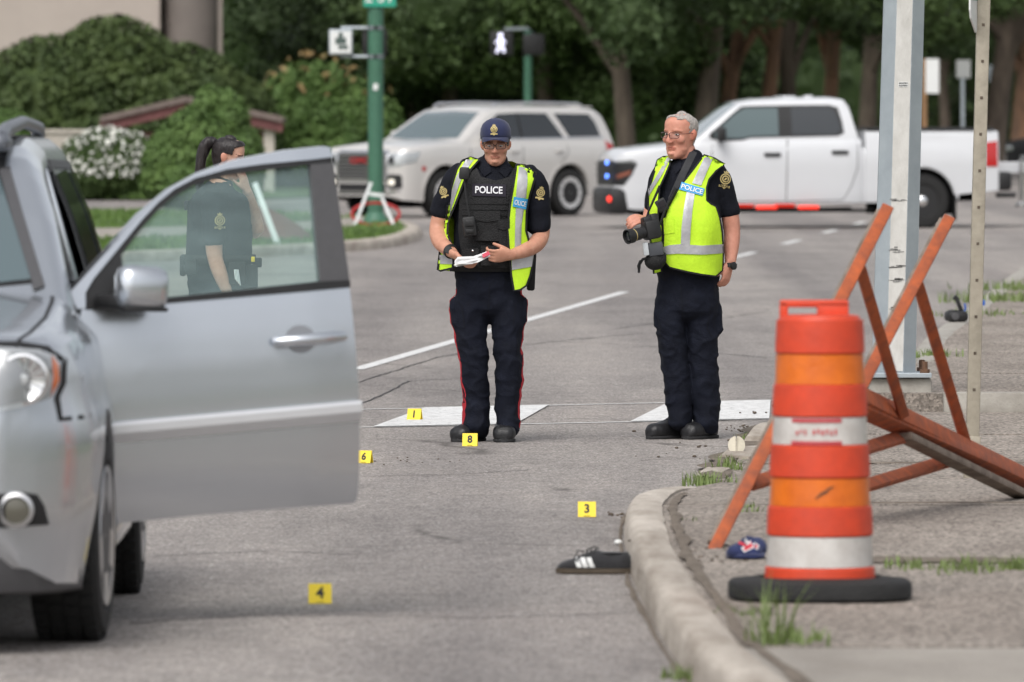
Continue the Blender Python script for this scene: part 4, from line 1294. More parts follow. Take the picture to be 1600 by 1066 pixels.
far_car('parked_car', 'dark blue car half hidden behind the forked trunk and the man with the camera', 1050, 222, 190, R(-90), NAVYP, .15)
far_car('parked_car', 'black car driving far off at the right picture edge behind the pickup', 1602, 206, 215, R(-48), BLACKP, .2)

# trailer tongue behind the pickup
def trailer():
    c = P(1590, 262, 126); 
    t = thing('trailer', 'white trailer drawbar reaching in from the right behind the pickup', 'trailer', (c.x, 125.2, 0), 0)
    z = CAMH - (262 - 162) / 103
    q = MB(); q.beam((-.34, 0, z), (2.4, .15, z + .02), .10, .17, bev=.01); q.beam((.1, -.05, z + .02), (2.4, -.75, z + .02), .08, .12, bev=.01); q.beam((.1, .05, z + .02), (2.4, .85, z + .02), .08, .12, bev=.01)
    q.build('drawbar', WHITEP, t)
    q = MB(); q.tube([(0, -.1, z - .5), (0, -.1, z + .12)], .035, 10); q.lathe([(.09, -.04), (.09, 0), (.03, .03)], 12, (0, -.1, z - .55)); q.build('jack', CHROME, t)
    q = MB(); q.box((3.6, .15, z + .08), (2.6, 1.8, .12), bev=.02); q.build('deck', WHITEP, t)
    for y in (-.85, 1.15): wheel('wheel', t, 3.6, y, .32, .2, 'alloy', 1)
    for ch in list(t.children):
        if ch.name.startswith('tyre'):
            pass
    return t
trailer()
# ================================================================== near silver suv with its driver door open
def silver_suv():
    X0, Y0 = -2.37, 27.67
    t = thing('silver_suv', 'silver suv at the left with its driver door swung wide open', 'suv', (X0, Y0, 0))
    def loc(px, py, y):          # a seen point at body-local depth y -> local (x, z)
        p = P(px, py, Y0 + y); return (p.x - X0, p.z)
    ar = ((.95, .365, .435), (3.73, .365, .435))
    zt = lerp_tab([(0, .80), (.03, .95), (.08, 1.03), (.16, 1.065), (.5, 1.10), (1.0, 1.155), (1.30, 1.19), (1.6, 1.20), (4.6, 1.24), (4.78, 1.2), (4.85, 1.0)])
    zb = lerp_tab([(0, .40), (.06, .30), (.2, .235), (.5, .22), (.7, .28), (4.3, .30), (4.85, .40)])
    W = lerp_tab([(0, .66), (.04, .735), (.09, .80), (.16, .862), (.26, .915), (.40, .955), (.6, .982), (.9, .995), (1.45, .985), (1.55, .978), (4.3, .975), (4.7, .93), (4.85, .80)])
    side = lerp_tab([(.2, .925), (.34, .95), (.5, .982), (.70, .988), (.80, .975), (.835, .957), (.95, .945), (1.034, .922), (1.075, .885), (1.10, .857), (1.17, .825), (1.25, .80)])
    ap0, ap1 = 1.60, 2.66                                           # the opening that the open door leaves
    hole = lambda c: c.x > .5 and ap0 < c.y < ap1 and .36 < c.z < 1.26
    q = MB()
    shell(q, ystations([0, .015, .03, .06, .08, .12, .16, .21, .26, .33, .4, .5, .6, 1.30, ap0, ap1, 4.6, 4.7, 4.78, 4.85], ar, .08), zb, zt, W, side, lambda y: .035 if y > .2 else .02, ar, nrow=14, skip=hole, roundr=.045)
    bod = q.mesh()
    # the struck left front wing is creased
    for v in bod.vertices:
        k = math.exp(-((v.co.y - 1.15) / .42) ** 2 - ((v.co.z - .92) / .22) ** 2) if v.co.x > .6 else 0
        if k > .02: v.co.x += k * .012 * (noise.noise(Vector((v.co.y * 5.5, v.co.z * 7, 2))) - .25)
        k = math.exp(-((v.co.y - .15) / .3) ** 2 - ((v.co.z - .7) / .15) ** 2) if v.co.x > .5 else 0
        v.co.x += k * .006 * noise.noise(Vector((v.co.y * 6, v.co.z * 9, 4)))
    bv = bvh_of((bod, None)); body = mesh_obj('body', bod, SILVER, t, 34)
    # cabin with the door opening left out
    roof = lerp_tab([(1.22, 1.17), (1.35, 1.25), (1.7, 1.47), (1.95, 1.60), (2.10, 1.665), (2.3, 1.705), (2.8, 1.735), (4.1, 1.73), (4.5, 1.70), (4.62, 1.63), (4.74, 1.3), (4.78, 1.16)])
    sideC = lerp_tab([(1.1, .85), (1.2, .815), (1.45, .74), (1.63, .665), (1.75, .615)])
    edge = lambda y: float(np.interp(y, [1.40, 1.62, 1.9, 2.12, 2.35], [1.21, 1.30, 1.48, 1.60, 1.63]))   # under the pillar and roof rail
    holeC = lambda c: c.x > .5 and 1.42 < c.y < ap1 and c.z < edge(c.y)
    q = MB()
    shell(q, ystations([1.22, 1.35, 1.42, 1.7, 1.95, 2.1, 2.3, ap1, 2.8, 4.1, 4.5, 4.62, 4.74, 4.78], (), .05), lambda y: 1.12, roof, lambda y: 1.0 if y < 4 else 1.0 - (y - 4) * .08, sideC, lambda y: .03, (), nrow=14, skip=holeC, roundr=.055)
    cm = q.mesh(); cb = bvh_of((cm, None)); mesh_obj('cabin', cm, SILVER, t, 40)
    # glass
    decal('windscreen', [(-.725, 1.235), (-.555, 1.628), (-.3, 1.655), (0, 1.66), (.3, 1.655), (.555, 1.628), (.725, 1.235), (.4, 1.205), (0, 1.20), (-.4, 1.205)], FRONT, cb, BLACKP, t, .006, .008, .06)
    decal('windscreen_glass', [(-.685, 1.245), (-.53, 1.60), (-.3, 1.628), (0, 1.633), (.3, 1.628), (.53, 1.60), (.685, 1.245), (.4, 1.215), (0, 1.21), (-.4, 1.215)], FRONT, cb, SCREEN, t, .010, .008, .06)
    decal('screen_edge', line_poly([(.712, 1.215), (.545, 1.63)], .038), FRONT, cb, GREYPL, t, .016, .012, .05)
    decal('cowl', [(-.80, 1.14), (-.80, 1.20), (.80, 1.20), (.80, 1.14)], FRONT, bv, BLACKP, t, .004, .01, .08) if False else None
    for sd, ray in ((1, LEFT), (-1, RIGHT)):
        decal('window', [(2.80, 1.25), (2.80, 1.60), (3.55, 1.61), (3.62, 1.27)], ray, cb, DARKG, t, .010, .008, .06)
        decal('window', [(3.75, 1.28), (3.68, 1.60), (4.35, 1.58), (4.5, 1.30)], ray, cb, DARKG, t, .010, .008, .06)
        decal('window_trim', line_poly([(2.72, 1.60), (2.76, 1.64), (4.40, 1.62), (4.55, 1.28), (2.76, 1.225), (2.72, 1.60)], .03), ray, cb, BLACKP, t, .008, .008, .06)
        decal('door_gap', line_poly([(3.64, 1.22), (3.60, .8), (3.32, .5), (3.25, .36), (2.72, .36)], .012), ray, bv, SEAMB, body, .002, .004, .08)
        decal('side_moulding', line_poly([(2.74, .66), (3.28, .67)], .05), ray, bv, CHROME, t, .02, .02, .08)
        # roof rail
        q = MB()
        for x_, y_, z_, w_, h_ in ((.53, 2.0, 1.70, .085, .07),): q.box((sd * x_, y_ + .06, z_ + .02), (w_ * .8, .26, .07), bev=.03)
        q.tube([(sd * .53, 2.02, 1.735), (sd * .535, 2.2, 1.765), (sd * .54, 3.2, 1.79), (sd * .54, 4.2, 1.765), (sd * .53, 4.35, 1.70)], [.028, .027, .024, .026, .03], 10)
        q.build('roof_rail', M('rail_grey%d' % sd, (.13, .14, .16), .4, .2), t, smooth=50)
        decal('roof_strip', line_poly([(sd * .53, 1.78), (sd * .53, 2.0), (sd * .53, 2.4), (sd * .53, 4.5)], .034), TOP, cb, BLACKP, t, .004, .006, .1)
        wheel('wheel', t, sd * .845, .95, .362, .245, 'alloy', sd, R(-3)); wheel('wheel', t, sd * .845, 3.73, .362, .245, 'alloy', sd)
    if True:   # far side keeps its front door
        decal('window', [(1.75, 1.25), (1.95, 1.45), (2.2, 1.59), (2.64, 1.60), (2.64, 1.24)], RIGHT, cb, DARKG, t, .010, .008, .06)
        q = MB(); q.box((-1.10, 1.72, 1.23), (.22, .14, .16), bev=.04); q.build('mirror', SILVER, t, smooth=40)
    # bonnet gap, head lamp, bumper lines
    decal('bonnet_gap', line_poly([(.70, .10), (.735, .3), (.765, .7), (.765, 1.15), (.755, 1.30)], .014), TOP, bv, SEAMB, body, .002, .004, .06)
    decal('bonnet_gap', line_poly([(-.70, .10), (-.735, .3), (-.765, .7), (-.765, 1.15), (-.755, 1.30)], .014), TOP, bv, SEAMB, body, .002, .004, .06)
    fr = lambda px, py, y=.12: loc(px, py, y)
    for sd in (1, -1):
        m = lambda pts: [(sd * a, b) for a, b in pts]
        hl = decal('headlight', m([fr(-60, 545), fr(0, 541), fr(60, 546), fr(84, 556), fr(92, 575), fr(90, 600), fr(78, 622), fr(40, 634), fr(0, 641), fr(-60, 640)]), FRONT, bv, LENS, t, .012, .03, .03)
        decal('lamp_gap', line_poly(m([fr(-60, 537), fr(30, 537), fr(72, 545), fr(98, 566), fr(97, 600), fr(88, 622), fr(94, 656), fr(134, 655)]), .016), FRONT, bv, SEAMB, t, .006, .01, .03)
        decal('lamp_bowl', m([fr(-52, 550), fr(0, 547), fr(58, 552), fr(76, 562), fr(80, 580), fr(76, 606), fr(66, 620), fr(36, 627), fr(0, 634), fr(-52, 633)]), FRONT, bv, M('lamp_bowl%d' % sd, (.36, .37, .375), .2, .6), hl, .016, .004, .03)
        decal('turn_lamp', m([fr(80, 556), fr(90, 572), fr(91, 596), fr(80, 620), fr(83, 590)]), FRONT, bv, AMBER, hl, .018, .008, .03)
        cx, cz = fr(38, 592); h = bv.ray_cast(Vector((sd * cx, -3, cz)), Vector((0, 1, 0)))[0]
        T = Matrix.Translation((sd * cx, h.y - .006, cz)) @ Matrix.Rotation(R(90), 4, 'X')
        q = MB(); q.lathe([(.088, -.02), (.088, .012), (.078, .014), (.074, .004), (.05, -.006), (.02, -.012), (.001, -.013)], 28, T=T); q.build('reflector', CHROME, hl, smooth=40)
        q = MB()
        for a in np.linspace(0, 6.283, 15)[:-1]: q.beam(T @ Vector((math.cos(a) * .03, math.sin(a) * .03, 0)), T @ Vector((math.cos(a) * .074, math.sin(a) * .074, .006)), .012, .006)
        q.lathe([(.022, 0), (.018, .012), (.001, .014)], 14, T=T)
        q.build('reflector_flutes', LENS, hl, smooth=40)
        # fog lamp
        fb = decal('fog_lamp_bezel', m([fr(-40, 772), fr(40, 768), fr(60, 772), fr(70, 790), fr(77, 820), fr(-40, 824)]), FRONT, bv, BLACKP, t, .008, .02, .03)
        cx, cz = fr(28, 795); h = bv.ray_cast(Vector((sd * cx, -3, cz)), Vector((0, 1, 0)))[0]
        T = Matrix.Translation((sd * cx, h.y - .02, cz)) @ Matrix.Rotation(R(90), 4, 'X')
        q = MB(); q.lathe([(.060, -.03), (.060, .012), (.048, .016), (.046, .004)], 26, T=T, cap=False); q.build('fog_lamp_ring', ALLOY, fb, smooth=40)
        q = MB(); q.lathe([(.047, -.01), (.047, .004), (.03, .010), (.001, .012)], 26, T=T); q.build('fog_lamp', M('fog_glass%d' % sd, (.10, .095, .075), .2, .1, coat=.3), fb, smooth=60)
    decal('grille', rrect(-.48, .70, .48, .98, .04), FRONT, bv, BLACKP, t, .012, .02, .05)
    q = MB()
    for z in (.76, .84, .92): q.box((0, -.03, z), (.92, .03, .035), bev=.008)
    q.build('grille_bar', CHROME, t, smooth=40)
    decal('lower_intake', rrect(-.52, .42, .52, .58, .03), FRONT, bv, BLACKP, t, .010, .02, .05)
    # dark lower lip
    q = MB()
    ring = []
    for x in np.linspace(-.90, .90, 25):
        y = float(np.interp(abs(x), [0, .6, .75, .84, .90], [0.0, .03, .10, .22, .42]))
        ring.append([Vector((x, y + a, z)) for a, z in ((.02, .40), (-.018, .385), (-.012, .30), (.03, .215), (.12, .20), (.14, .36))])
    q.rings(ring); q.build('bumper_lip', GREYPL, t, smooth=40)
    q = MB(); q.box((0, .7, .175), (1.2, .9, .05)); q.build('splash_shield', M('muddy_plastic', (.09, .08, .05), .85, 0, var=.5, scale=6), t)
    q = MB(); q.box((0, 2.4, .55), (1.25, 4.2, .46)); q.box((0, .95, .5), (1.38, 1.0, .6)); q.box((0, 3.73, .5), (1.38, 1.0, .6)); q.build('underbody', LINER, t)
    # seen through the door opening
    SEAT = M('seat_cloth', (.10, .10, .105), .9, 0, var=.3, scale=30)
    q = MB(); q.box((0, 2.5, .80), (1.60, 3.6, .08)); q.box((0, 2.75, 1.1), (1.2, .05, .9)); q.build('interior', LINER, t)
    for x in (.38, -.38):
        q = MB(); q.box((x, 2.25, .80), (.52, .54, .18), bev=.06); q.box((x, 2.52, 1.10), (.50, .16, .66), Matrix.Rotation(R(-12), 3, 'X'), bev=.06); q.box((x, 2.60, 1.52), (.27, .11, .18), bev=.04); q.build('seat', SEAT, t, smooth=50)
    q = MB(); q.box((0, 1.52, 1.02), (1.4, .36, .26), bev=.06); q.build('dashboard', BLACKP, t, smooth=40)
    q = MB(); q.beam((.83, 2.72, .95), (.635, 2.72, 1.66), .035, .10, (0, 1, 0), .008); q.build('door_pillar', SILVER, t, smooth=40)
    q = MB(); q.box((.905, 2.15, .34), (.13, 1.1, .12), bev=.03); q.build('door_sill', SILVER, t, smooth=40)

    # ---------------------------------------------------------------- open door
    th = R(66)
    Hx, Hy = .885, 29.35 - Y0
    e = Vector((math.sin(th), math.cos(th), 0)); nrm = Vector((math.cos(th), -math.sin(th), 0))
    Hw = Vector((X0 + Hx, Y0 + Hy, 0))
    def D(px, py):               # seen point -> (u, z) in the plane of the door
        d = Vector(((px - 800) / FPX, 1, -(py - 162) / FPX)); o = Vector((0, 0, CAMH))
        k = (Hw - o).dot(nrm) / d.dot(nrm); p = o + d * k
        return ((p - Hw).dot(e), p.z)
    def bulge(u, z):
        zr = z - .07 * u                                            # the lines of the door rise to the rear
        b = float(np.interp(zr, [.25, .31, .37, .44, .52, .62, .78, .90, 1.0, 1.10, 1.16, 1.7], [-.100, -.064, -.038, -.018, -.005, .002, .005, .001, -.008, -.022, -.034, -.20]))
        return b - .012 * max(0, u - .85) / .2 - .03 * max(0, .08 - u)
    q = MB()
    us, zs = np.linspace(-.25, 1.35, 60), np.linspace(.1, 1.95, 90)
    vs = [tuple(Vector((Hx, Hy, z)) + e * u + nrm * bulge(u, z)) for z in zs for u in us]
    q.add(vs, [(i * 60 + j, i * 60 + j + 1, (i + 1) * 60 + j + 1, (i + 1) * 60 + j) for i in range(89) for j in range(59)])
    dm = bpy.data.meshes.new('d'); dm.from_pydata(q.v, [], q.f); dbv = bvh_of((dm, None)); bpy.data.meshes.remove(dm)
    DR = lambda u, z: (Vector((Hx, Hy, z)) + e * u + nrm * 2, -nrm)
    pv = lambda u, z, o: Vector((Hx, Hy, z)) + e * u + nrm * (bulge(u, z) + o)
    pts = lambda l: [D(*p) for p in l]
    low = [(132, 484), (300, 469), (450, 456), (552, 447), (556, 520), (561, 600), (564, 690), (567, 772), (566, 784), (562, 788), (460, 795), (330, 805), (200, 818), (140, 826), (128, 700), (120, 560)]
    door = decal('door', pts(low), DR, dbv, SILVER, t, .0, .075, .035, 30)
    # window frame: outer curve, then the inner one back
    outer = [(112, 482), (113, 470), (119, 455), (150, 424), (190, 384), (240, 335), (290, 297), (340, 271), (400, 250), (480, 235), (538, 229), (547, 231)]
    inner = [(548, 246), (513, 250), (437, 257), (381, 265), (330, 279), (296, 296), (268, 317), (240, 344), (190, 398), (155, 436), (140, 458), (138, 483)]
    decal('window_frame', pts(outer + inner), DR, dbv, SILVER, door, .004, .055, .03, 40)
    inn2 = [(506, 257), (437, 266), (381, 274), (330, 288), (296, 305), (268, 327), (240, 355), (200, 402), (199, 474), (253, 466), (507, 439)]
    ring = [(548, 245), (513, 249), (437, 256), (381, 264), (330, 278), (296, 295), (268, 316), (240, 343), (190, 397), (155, 435), (139, 457), (137, 485), (300, 471), (450, 458), (553, 450)]
    seal = MB()
    # seal in strips so that the pane's opening stays open
    decal('window_seal', pts([(548, 245), (513, 249), (437, 256), (381, 264), (330, 278), (296, 295), (268, 316), (240, 343), (190, 397), (155, 435), (139, 457), (137, 485)] + [(200, 478), (200, 402), (240, 356), (268, 328), (296, 306), (330, 289), (381, 275), (437, 267), (506, 259), (512, 259), (548, 258)]), DR, dbv, BLACKP, door, .000, .040, .03, 40)
    decal('belt_seal', pts([(150, 484), (300, 471), (450, 458), (553, 449), (553, 438), (507, 440), (253, 467), (198, 473)]), DR, dbv, BLACKP, door, .006, .05, .03, 40)
    decal('door_post', pts([(512, 258), (549, 255), (553, 447), (506, 449)]), DR, dbv, GREYPL, door, .002, .035, .04, 40)
    GL = bpy.data.materials.new('door_glass'); GL.use_nodes = True
    n, l = GL.node_tree.nodes, GL.node_tree.links
    out = n['Material Output']
    tr = n.new('ShaderNodeBsdfTransparent'); tr.inputs[0].default_value = (.66, .80, .76, 1)
    gs = n.new('ShaderNodeBsdfGlossy'); gs.inputs['Roughness'].default_value = .03; gs.inputs[0].default_value = (.9, 1, .97, 1)
    df = n.new('ShaderNodeBsdfDiffuse'); df.inputs[0].default_value = (.38, .52, .52, 1)      # hazy reflection on the pane, painted in as pale teal
    fz = n.new('ShaderNodeFresnel'); fz.inputs['IOR'].default_value = 1.5
    tc = n.new('ShaderNodeTexCoord'); nz = n.new('ShaderNodeTexNoise'); nz.inputs['Scale'].default_value = 2.2; nz.inputs['Detail'].default_value = 6
    mp = n.new('ShaderNodeMapping'); mp.inputs['Scale'].default_value = (1, 1, 4)
    l.new(tc.outputs['Object'], mp.inputs[0]); l.new(mp.outputs[0], nz.inputs['Vector'])
    mr = n.new('ShaderNodeMapRange'); mr.inputs['From Min'].default_value = .35; mr.inputs['From Max'].default_value = .7; mr.inputs['To Min'].default_value = .17; mr.inputs['To Max'].default_value = .36
    l.new(nz.outputs[0], mr.inputs[0])
    m1 = n.new('ShaderNodeMixShader'); m2 = n.new('ShaderNodeMixShader')
    l.new(mr.outputs[0], m1.inputs[0]); l.new(tr.outputs[0], m1.inputs[1]); l.new(df.outputs[0], m1.inputs[2])
    l.new(fz.outputs[0], m2.inputs[0]); l.new(m1.outputs[0], m2.inputs[1]); l.new(gs.outputs[0], m2.inputs[2])
    l.new(m2.outputs[0], out.inputs['Surface'])
    decal('window_pane', pts([(510, 256), (437, 264), (381, 272), (330, 286), (296, 303), (268, 325), (240, 352), (197, 400), (197, 476), (253, 469), (510, 441)]), DR, dbv, GL, door, -.014, .003, .05, 40, back=False)
    # moulding: bright upper strip over a shaded lower edge
    q = MB(); rings = []
    for k in range(13):
        x = 172 + (562 - 172) * k / 12; y = 661 + (626 - 661) * k / 12
        u, z = D(x, y)
        rings.append([pv(u, z + dz, of) for dz, of in ((.0, .0), (.0, .026), (-.010, .031), (-.038, .031), (-.073, .006), (-.073, -.005))])
    q.rings(rings); q.build('door_moulding', M('pale_silver', (.66, .67, .69), .3, .3, coat=.5), door, smooth=25)
    # handle over its cup
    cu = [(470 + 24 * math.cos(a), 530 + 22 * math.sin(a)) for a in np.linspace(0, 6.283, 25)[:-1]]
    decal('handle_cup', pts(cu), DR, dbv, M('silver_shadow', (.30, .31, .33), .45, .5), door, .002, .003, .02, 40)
    q = MB(); a, b = D(428, 534), D(535, 525)
    q.tube([pv(a[0], a[1], .01), pv(a[0] + .03, a[1] + .002, .04), pv((a[0] + b[0]) / 2, (a[1] + b[1]) / 2, .052), pv(b[0] - .04, b[1] - .001, .045), pv(b[0], b[1], .02)], [.016, .021, .022, .022, .018], 12)
    q.build('door_handle', SILVER, door, smooth=60)
    # mirror
    c0 = D(207, 449)
    mc = pv(c0[0], c0[1], .13)
    q = MB()
    rot = Matrix((e, -nrm, Vector((0, 0, 1)))).transposed()
    q.box(mc, (.195, .12, .158), rot @ Matrix.Rotation(R(3), 3, 'Y'), bev=.045); q.build('mirror', SILVER, door, smooth=60)
    f0 = D(172, 470)
    q = MB(); q.beam(pv(f0[0] - .02, f0[1], .0), pv(f0[0] + .05, f0[1] - .005, .11), .10, .05, bev=.015); q.beam(mc - Vector((0, 0, .075)) - e * .08, mc - Vector((0, 0, .078)) + e * .085, .10, .016, bev=.006); q.build('mirror_foot', BLACKP, door, smooth=40)
    decal('sail_panel', pts([(139, 484), (141, 460), (157, 437), (192, 399), (201, 399), (201, 478)]), DR, dbv, BLACKP, door, .008, .03, .03, 40)
    q = MB(); q.box(pv(-.04, .55, -.03), (.08, .10, .06)); q.box(pv(-.04, .95, -.03), (.08, .10, .06)); q.build('hinge', SILVER, door)
    return t
silver_suv()
# ------------------------------------------------------------------ poles, signals and signs
GALV = M('galvanised_steel', (.40, .445, .47), .5, .35, col2=(.33, .37, .40), scale=5)
WHITEW = M('weathered_lit_white', (.62, .61, .58), .75, 0, col2=(.48, .47, .44), scale=9, bump=.4, bscale=40, stretch=(1, 1, .5))  # old cover coat, whitened further to carry the light on that face
BEIGEP = M('beige_painted_post', (.40, .36, .29), .65, .1, col2=(.30, .27, .215), scale=10, bump=.3, bscale=40)
GREENP = M('green_paint', (.055, .155, .10), .5, 0, var=.15, scale=6)
SIGNG = M('green_sign', (.02, .30, .20), .5)
SIGNW = M('white_sign', (.72, .73, .72), .5, 0, var=.06, scale=5)
INK = M('black_ink', (.015, .015, .015), .6)
RUST = M('rust', (.16, .085, .05), .85, 0, var=.5, scale=12)
def oct_ring(c, w, z, n=8, rot=math.pi / 8):
    r = w / 2 / math.cos(math.pi / n)
    return [Vector((c[0] + r * math.cos(rot + 2 * math.pi * k / n), c[1] + r * math.sin(rot + 2 * math.pi * k / n), z)) for k in range(n)]
def big_pole():
    d = 49.75; s = FPX / d
    x = (1396 - 800) / s; zb = CAMH - (582 - 162) / s
    t = thing('steel_pole', 'tall eight sided grey steel pole with a worn front face whitened for light, on a concrete block', 'pole', (x, d, 0))
    T = .028                     # it stands a little out of plumb
    q = MB(); q.rings([oct_ring((T * (z - zb) , 0), .262 - .0075 * z, z) for z in (zb, 1, 2, 3, 4.5, 7)]); q.build('shaft', GALV, t)
    # whiter strip on the street face: old cover coat plus light put into the colour
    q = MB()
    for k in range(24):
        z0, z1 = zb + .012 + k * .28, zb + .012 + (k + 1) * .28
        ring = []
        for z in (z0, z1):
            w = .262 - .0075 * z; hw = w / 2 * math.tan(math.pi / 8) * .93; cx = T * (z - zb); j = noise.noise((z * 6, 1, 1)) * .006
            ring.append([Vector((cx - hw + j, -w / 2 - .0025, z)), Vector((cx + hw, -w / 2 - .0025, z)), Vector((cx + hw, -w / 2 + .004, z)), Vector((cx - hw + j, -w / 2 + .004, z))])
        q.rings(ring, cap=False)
    st = q.build('lit_coat_strip', WHITEW, t)
    # scuffs left by old stickers
    q = MB()
    for z, h_ in ((.98, .035), (.80, .025), (.64, .05), (1.28, .014), (.88, .012)):
        w = .262 - .0075 * z; cx = T * (z - zb)
        for k in range(9):
            xx = cx + rnd.uniform(-.04, .03); q.box((xx, -w / 2 - .004, z + rnd.uniform(-.5, .5) * h_), (rnd.uniform(.02, .05), .002, rnd.uniform(.002, .007)))
    o = q.build('scuff', M('scuff_grey', (.28, .275, .265), .8, 0, var=.3, scale=40), st); o['kind'] = 'stuff'
    z = CAMH - (132 - 162) / s; w = .262 - .0075 * z; cx = T * (z - zb)
    q = MB(); q.box((cx + .004, -w / 2 - .004, z), (.058, .002, .030)); sk = q.build('sticker', SIGNW, t)
    ry = lambda a, b: ((a, -1, b), (0, 1, 0))
    q2 = MB(); q2.box((cx, -w / 2 - .004, z), (.07, .003, .05)); bvv = bvh_of((q2.mesh(), None))
    q = MB()
    for j in (-1, 1):
        for k in range(7): q.box((cx - .018 + k * .0075, -w / 2 - .0055, z + j * .007), (.005, .001, .009))
    o = q.build('small_print', INK, sk); o['kind'] = 'stuff'
    q = MB(); q.box((0, 0, zb - .012), (.44, .44, .028), bev=.004); q.build('base_plate', GALV, t)
    for a in (-1, 1):
        for b in (-1, 1):
            q = MB(); q.lathe([(.018, 0), (.018, .07), (.001, .072)], 8, (a * .18, b * .18, zb)); q.lathe([(.03, 0), (.03, .025)], 6, (a * .18, b * .18, zb)); q.build('anchor_bolt', RUST if a > 0 else GALV, t)
    q = MB(); q.box((.03, .06, (zb - .028) / 2 - .03), (.38, .48, zb - .028 + .06), bev=.02)
    q.v = [(v[0] * 1.02, v[1], v[2]) for v in q.v]
    q.build('concrete_block', KERBC2, t, smooth=40)
    q = MB(); q.tube([(T * (5.2), -.1, 5.3), (-1.5, -.2, 6.2), (-3.5, -.25, 6.5)], [.06, .05, .04], 10); q.build('arm', GALV, t, smooth=60)
big_pole()

def sign_post():
    b = G(1521, 742, .03); d = b.y; s = FPX / d
    t = thing('sign_post', 'leaning square beige metal post on the pavement in front of the tall grey pole', 'sign post', (b.x, d, .03))
    p0 = Vector((-.01, 0, -.03)); top = P(1537, 0, d + .05) - Vector((b.x, d, .03)); up = (top - p0).normalized()
    q = MB(); q.beam(p0, p0 + up * 3.6, .064, .064, (0, 1, 0), .006); po = q.build('post', BEIGEP, t, smooth=40)
    q = MB(); q.beam(p0, p0 + up * .22, .078, .078, (0, 1, 0), .005); q.build('sleeve', BEIGEP, t, smooth=40)
    q = MB()
    for k in range(16):
        c = p0 + up * (.45 + k * .18); q.box(c + Vector((0, -.0335, 0)), (.014, .002, .014), bev=.0005)
    o = q.build('bolt_hole', MATS['dirt'], po); o['kind'] = 'stuff'
    # panel seen almost edge on
    c = P(1527, 10, d) - Vector((b.x, d, .03))
    q = MB(); T = Matrix.Translation(c + Vector((-.013, .0, .0))) @ Matrix.Rotation(R(76), 4, 'Z') @ Matrix.Rotation(R(90), 4, 'X')
    q.prism([(-.15, -.02), (-.13, -.06), (0, -.13), (.13, -.06), (.15, -.02), (.15, .5), (-.15, .5)], T, .008)
    pn_ = q.build('sign_panel', SIGNW, t)
    q = MB(); q.prism([(-.11, .03), (.11, .03), (.11, .30), (-.11, .30)], T @ Matrix.Translation((0, 0, .0085)), .002); q.prism([(-.11, .03), (.11, .03), (.11, .30), (-.11, .30)], T @ Matrix.Translation((0, 0, -.0025)), .002); q.build('sign_border', SIGNG, pn_)
sign_post()

def walk_figure(q, T, s):
    """A plain striding walk signal figure."""
    q.lathe([(s * .13, 0), (s * .13, .01)], 12, T=T @ Matrix.Translation((0, s * .42, 0)))
    for pl in ([(-.10, .25), (.10, .25), (.12, -.02), (-.08, -.02)], [(-.08, .0), (.04, .0), (-.12, -.48), (-.26, -.48)], [(.0, .0), (.12, .0), (.26, -.46), (.12, -.46)], [(-.10, .25), (-.04, .2), (-.24, -.02), (-.30, .04)], [(.10, .25), (.04, .2), (.22, .0), (.29, .06)]):
        q.prism([(a * s, b * s) for a, b in pl], T, .01)
def signal_pole():
    b = G(587, 350, .115); d = b.y; s = FPX / d
    t = thing('signal_pole', 'green signal pole at the grass corner carrying pedestrian heads and a street name blade', 'signal pole', (b.x, d, .115))
    zz = lambda py: CAMH - (py - 162) / s - .115
    xx = lambda px: (px - 800) / s - b.x
    q = MB(); q.tube([(0, 0, 0), (0, 0, 5.2)], .112, 20); po = q.build('pole', GREENP, t, smooth=60)
    q = MB(); q.lathe([(.19, -.02), (.19, .05), (.15, .10), (.125, .16), (.114, .17)], 20); q.build('base', GREENP, t, smooth=40)
    q = MB(); q.box((0, -.113, zz(136)), (.07, .012, .09)); q.build('sticker', SIGNW, t)
    for nm, y, px0, px1 in (('pedestrian_head', 66, 514, 551), ('pedestrian_head', 66, 566, 604)):
        hw = (px1 - px0) / s / 2; cx = (xx(px0) + xx(px1)) / 2; cz = zz(y); hh = 40 / s / 2
        q = MB(); q.box((cx, .05 if cx < -.2 else .17, cz), (hw * 2, .22, hh * 2), bev=.02)
        hd = q.build(nm, GALV if cx < -.2 else BLACKP, t, smooth=40)
        if cx < -.2:
            q = MB(); q.box((cx, -.065, cz), (hw * 1.75, .01, hh * 1.7)); q.build('lens', SIGNW, hd)
            q = MB()
            q.box((cx, -.074, cz + hh * .1), (hw * .9, .006, hh * .5)); q.box((cx + hw * .2, -.074, cz - hh * .4), (hw * .8, .006, hh * .3)); q.box((cx, -.078, cz + hh * .55), (hw * .35, .006, hh * .4))
            q.build('dark_symbol', M('dark_green_grey', (.07, .10, .09), .5), hd)
        for sg in (1, -1):
            q = MB(); q.tube([(0, -.02, cz + sg * hh * 1.12), (cx, .05, cz + sg * hh * 1.12)], .022, 8); q.lathe([(.122, -.03), (.122, .03)], 18, (0, 0, cz + sg * hh * 1.12)); q.build('bracket', GALV, t, smooth=40)
    bl = thing
    q = MB(); cx = (xx(568) + xx(619)) / 2; q.box((cx, -.13, zz(-5)), (51 / s, .012, 32 / s), bev=.003); sg = q.build('street_blade', SIGNG, t)
    pl = MB(); pl.box((cx, -.13, zz(-5)), (.7, .012, .7)); bvv = bvh_of((pl.mesh(), None))
    text_decal('letters', '2 ST', (cx, zz(-5)), .17, FRONT, bvv, SIGNW, sg, off=.006, bold=.012, step=0)
signal_pole()
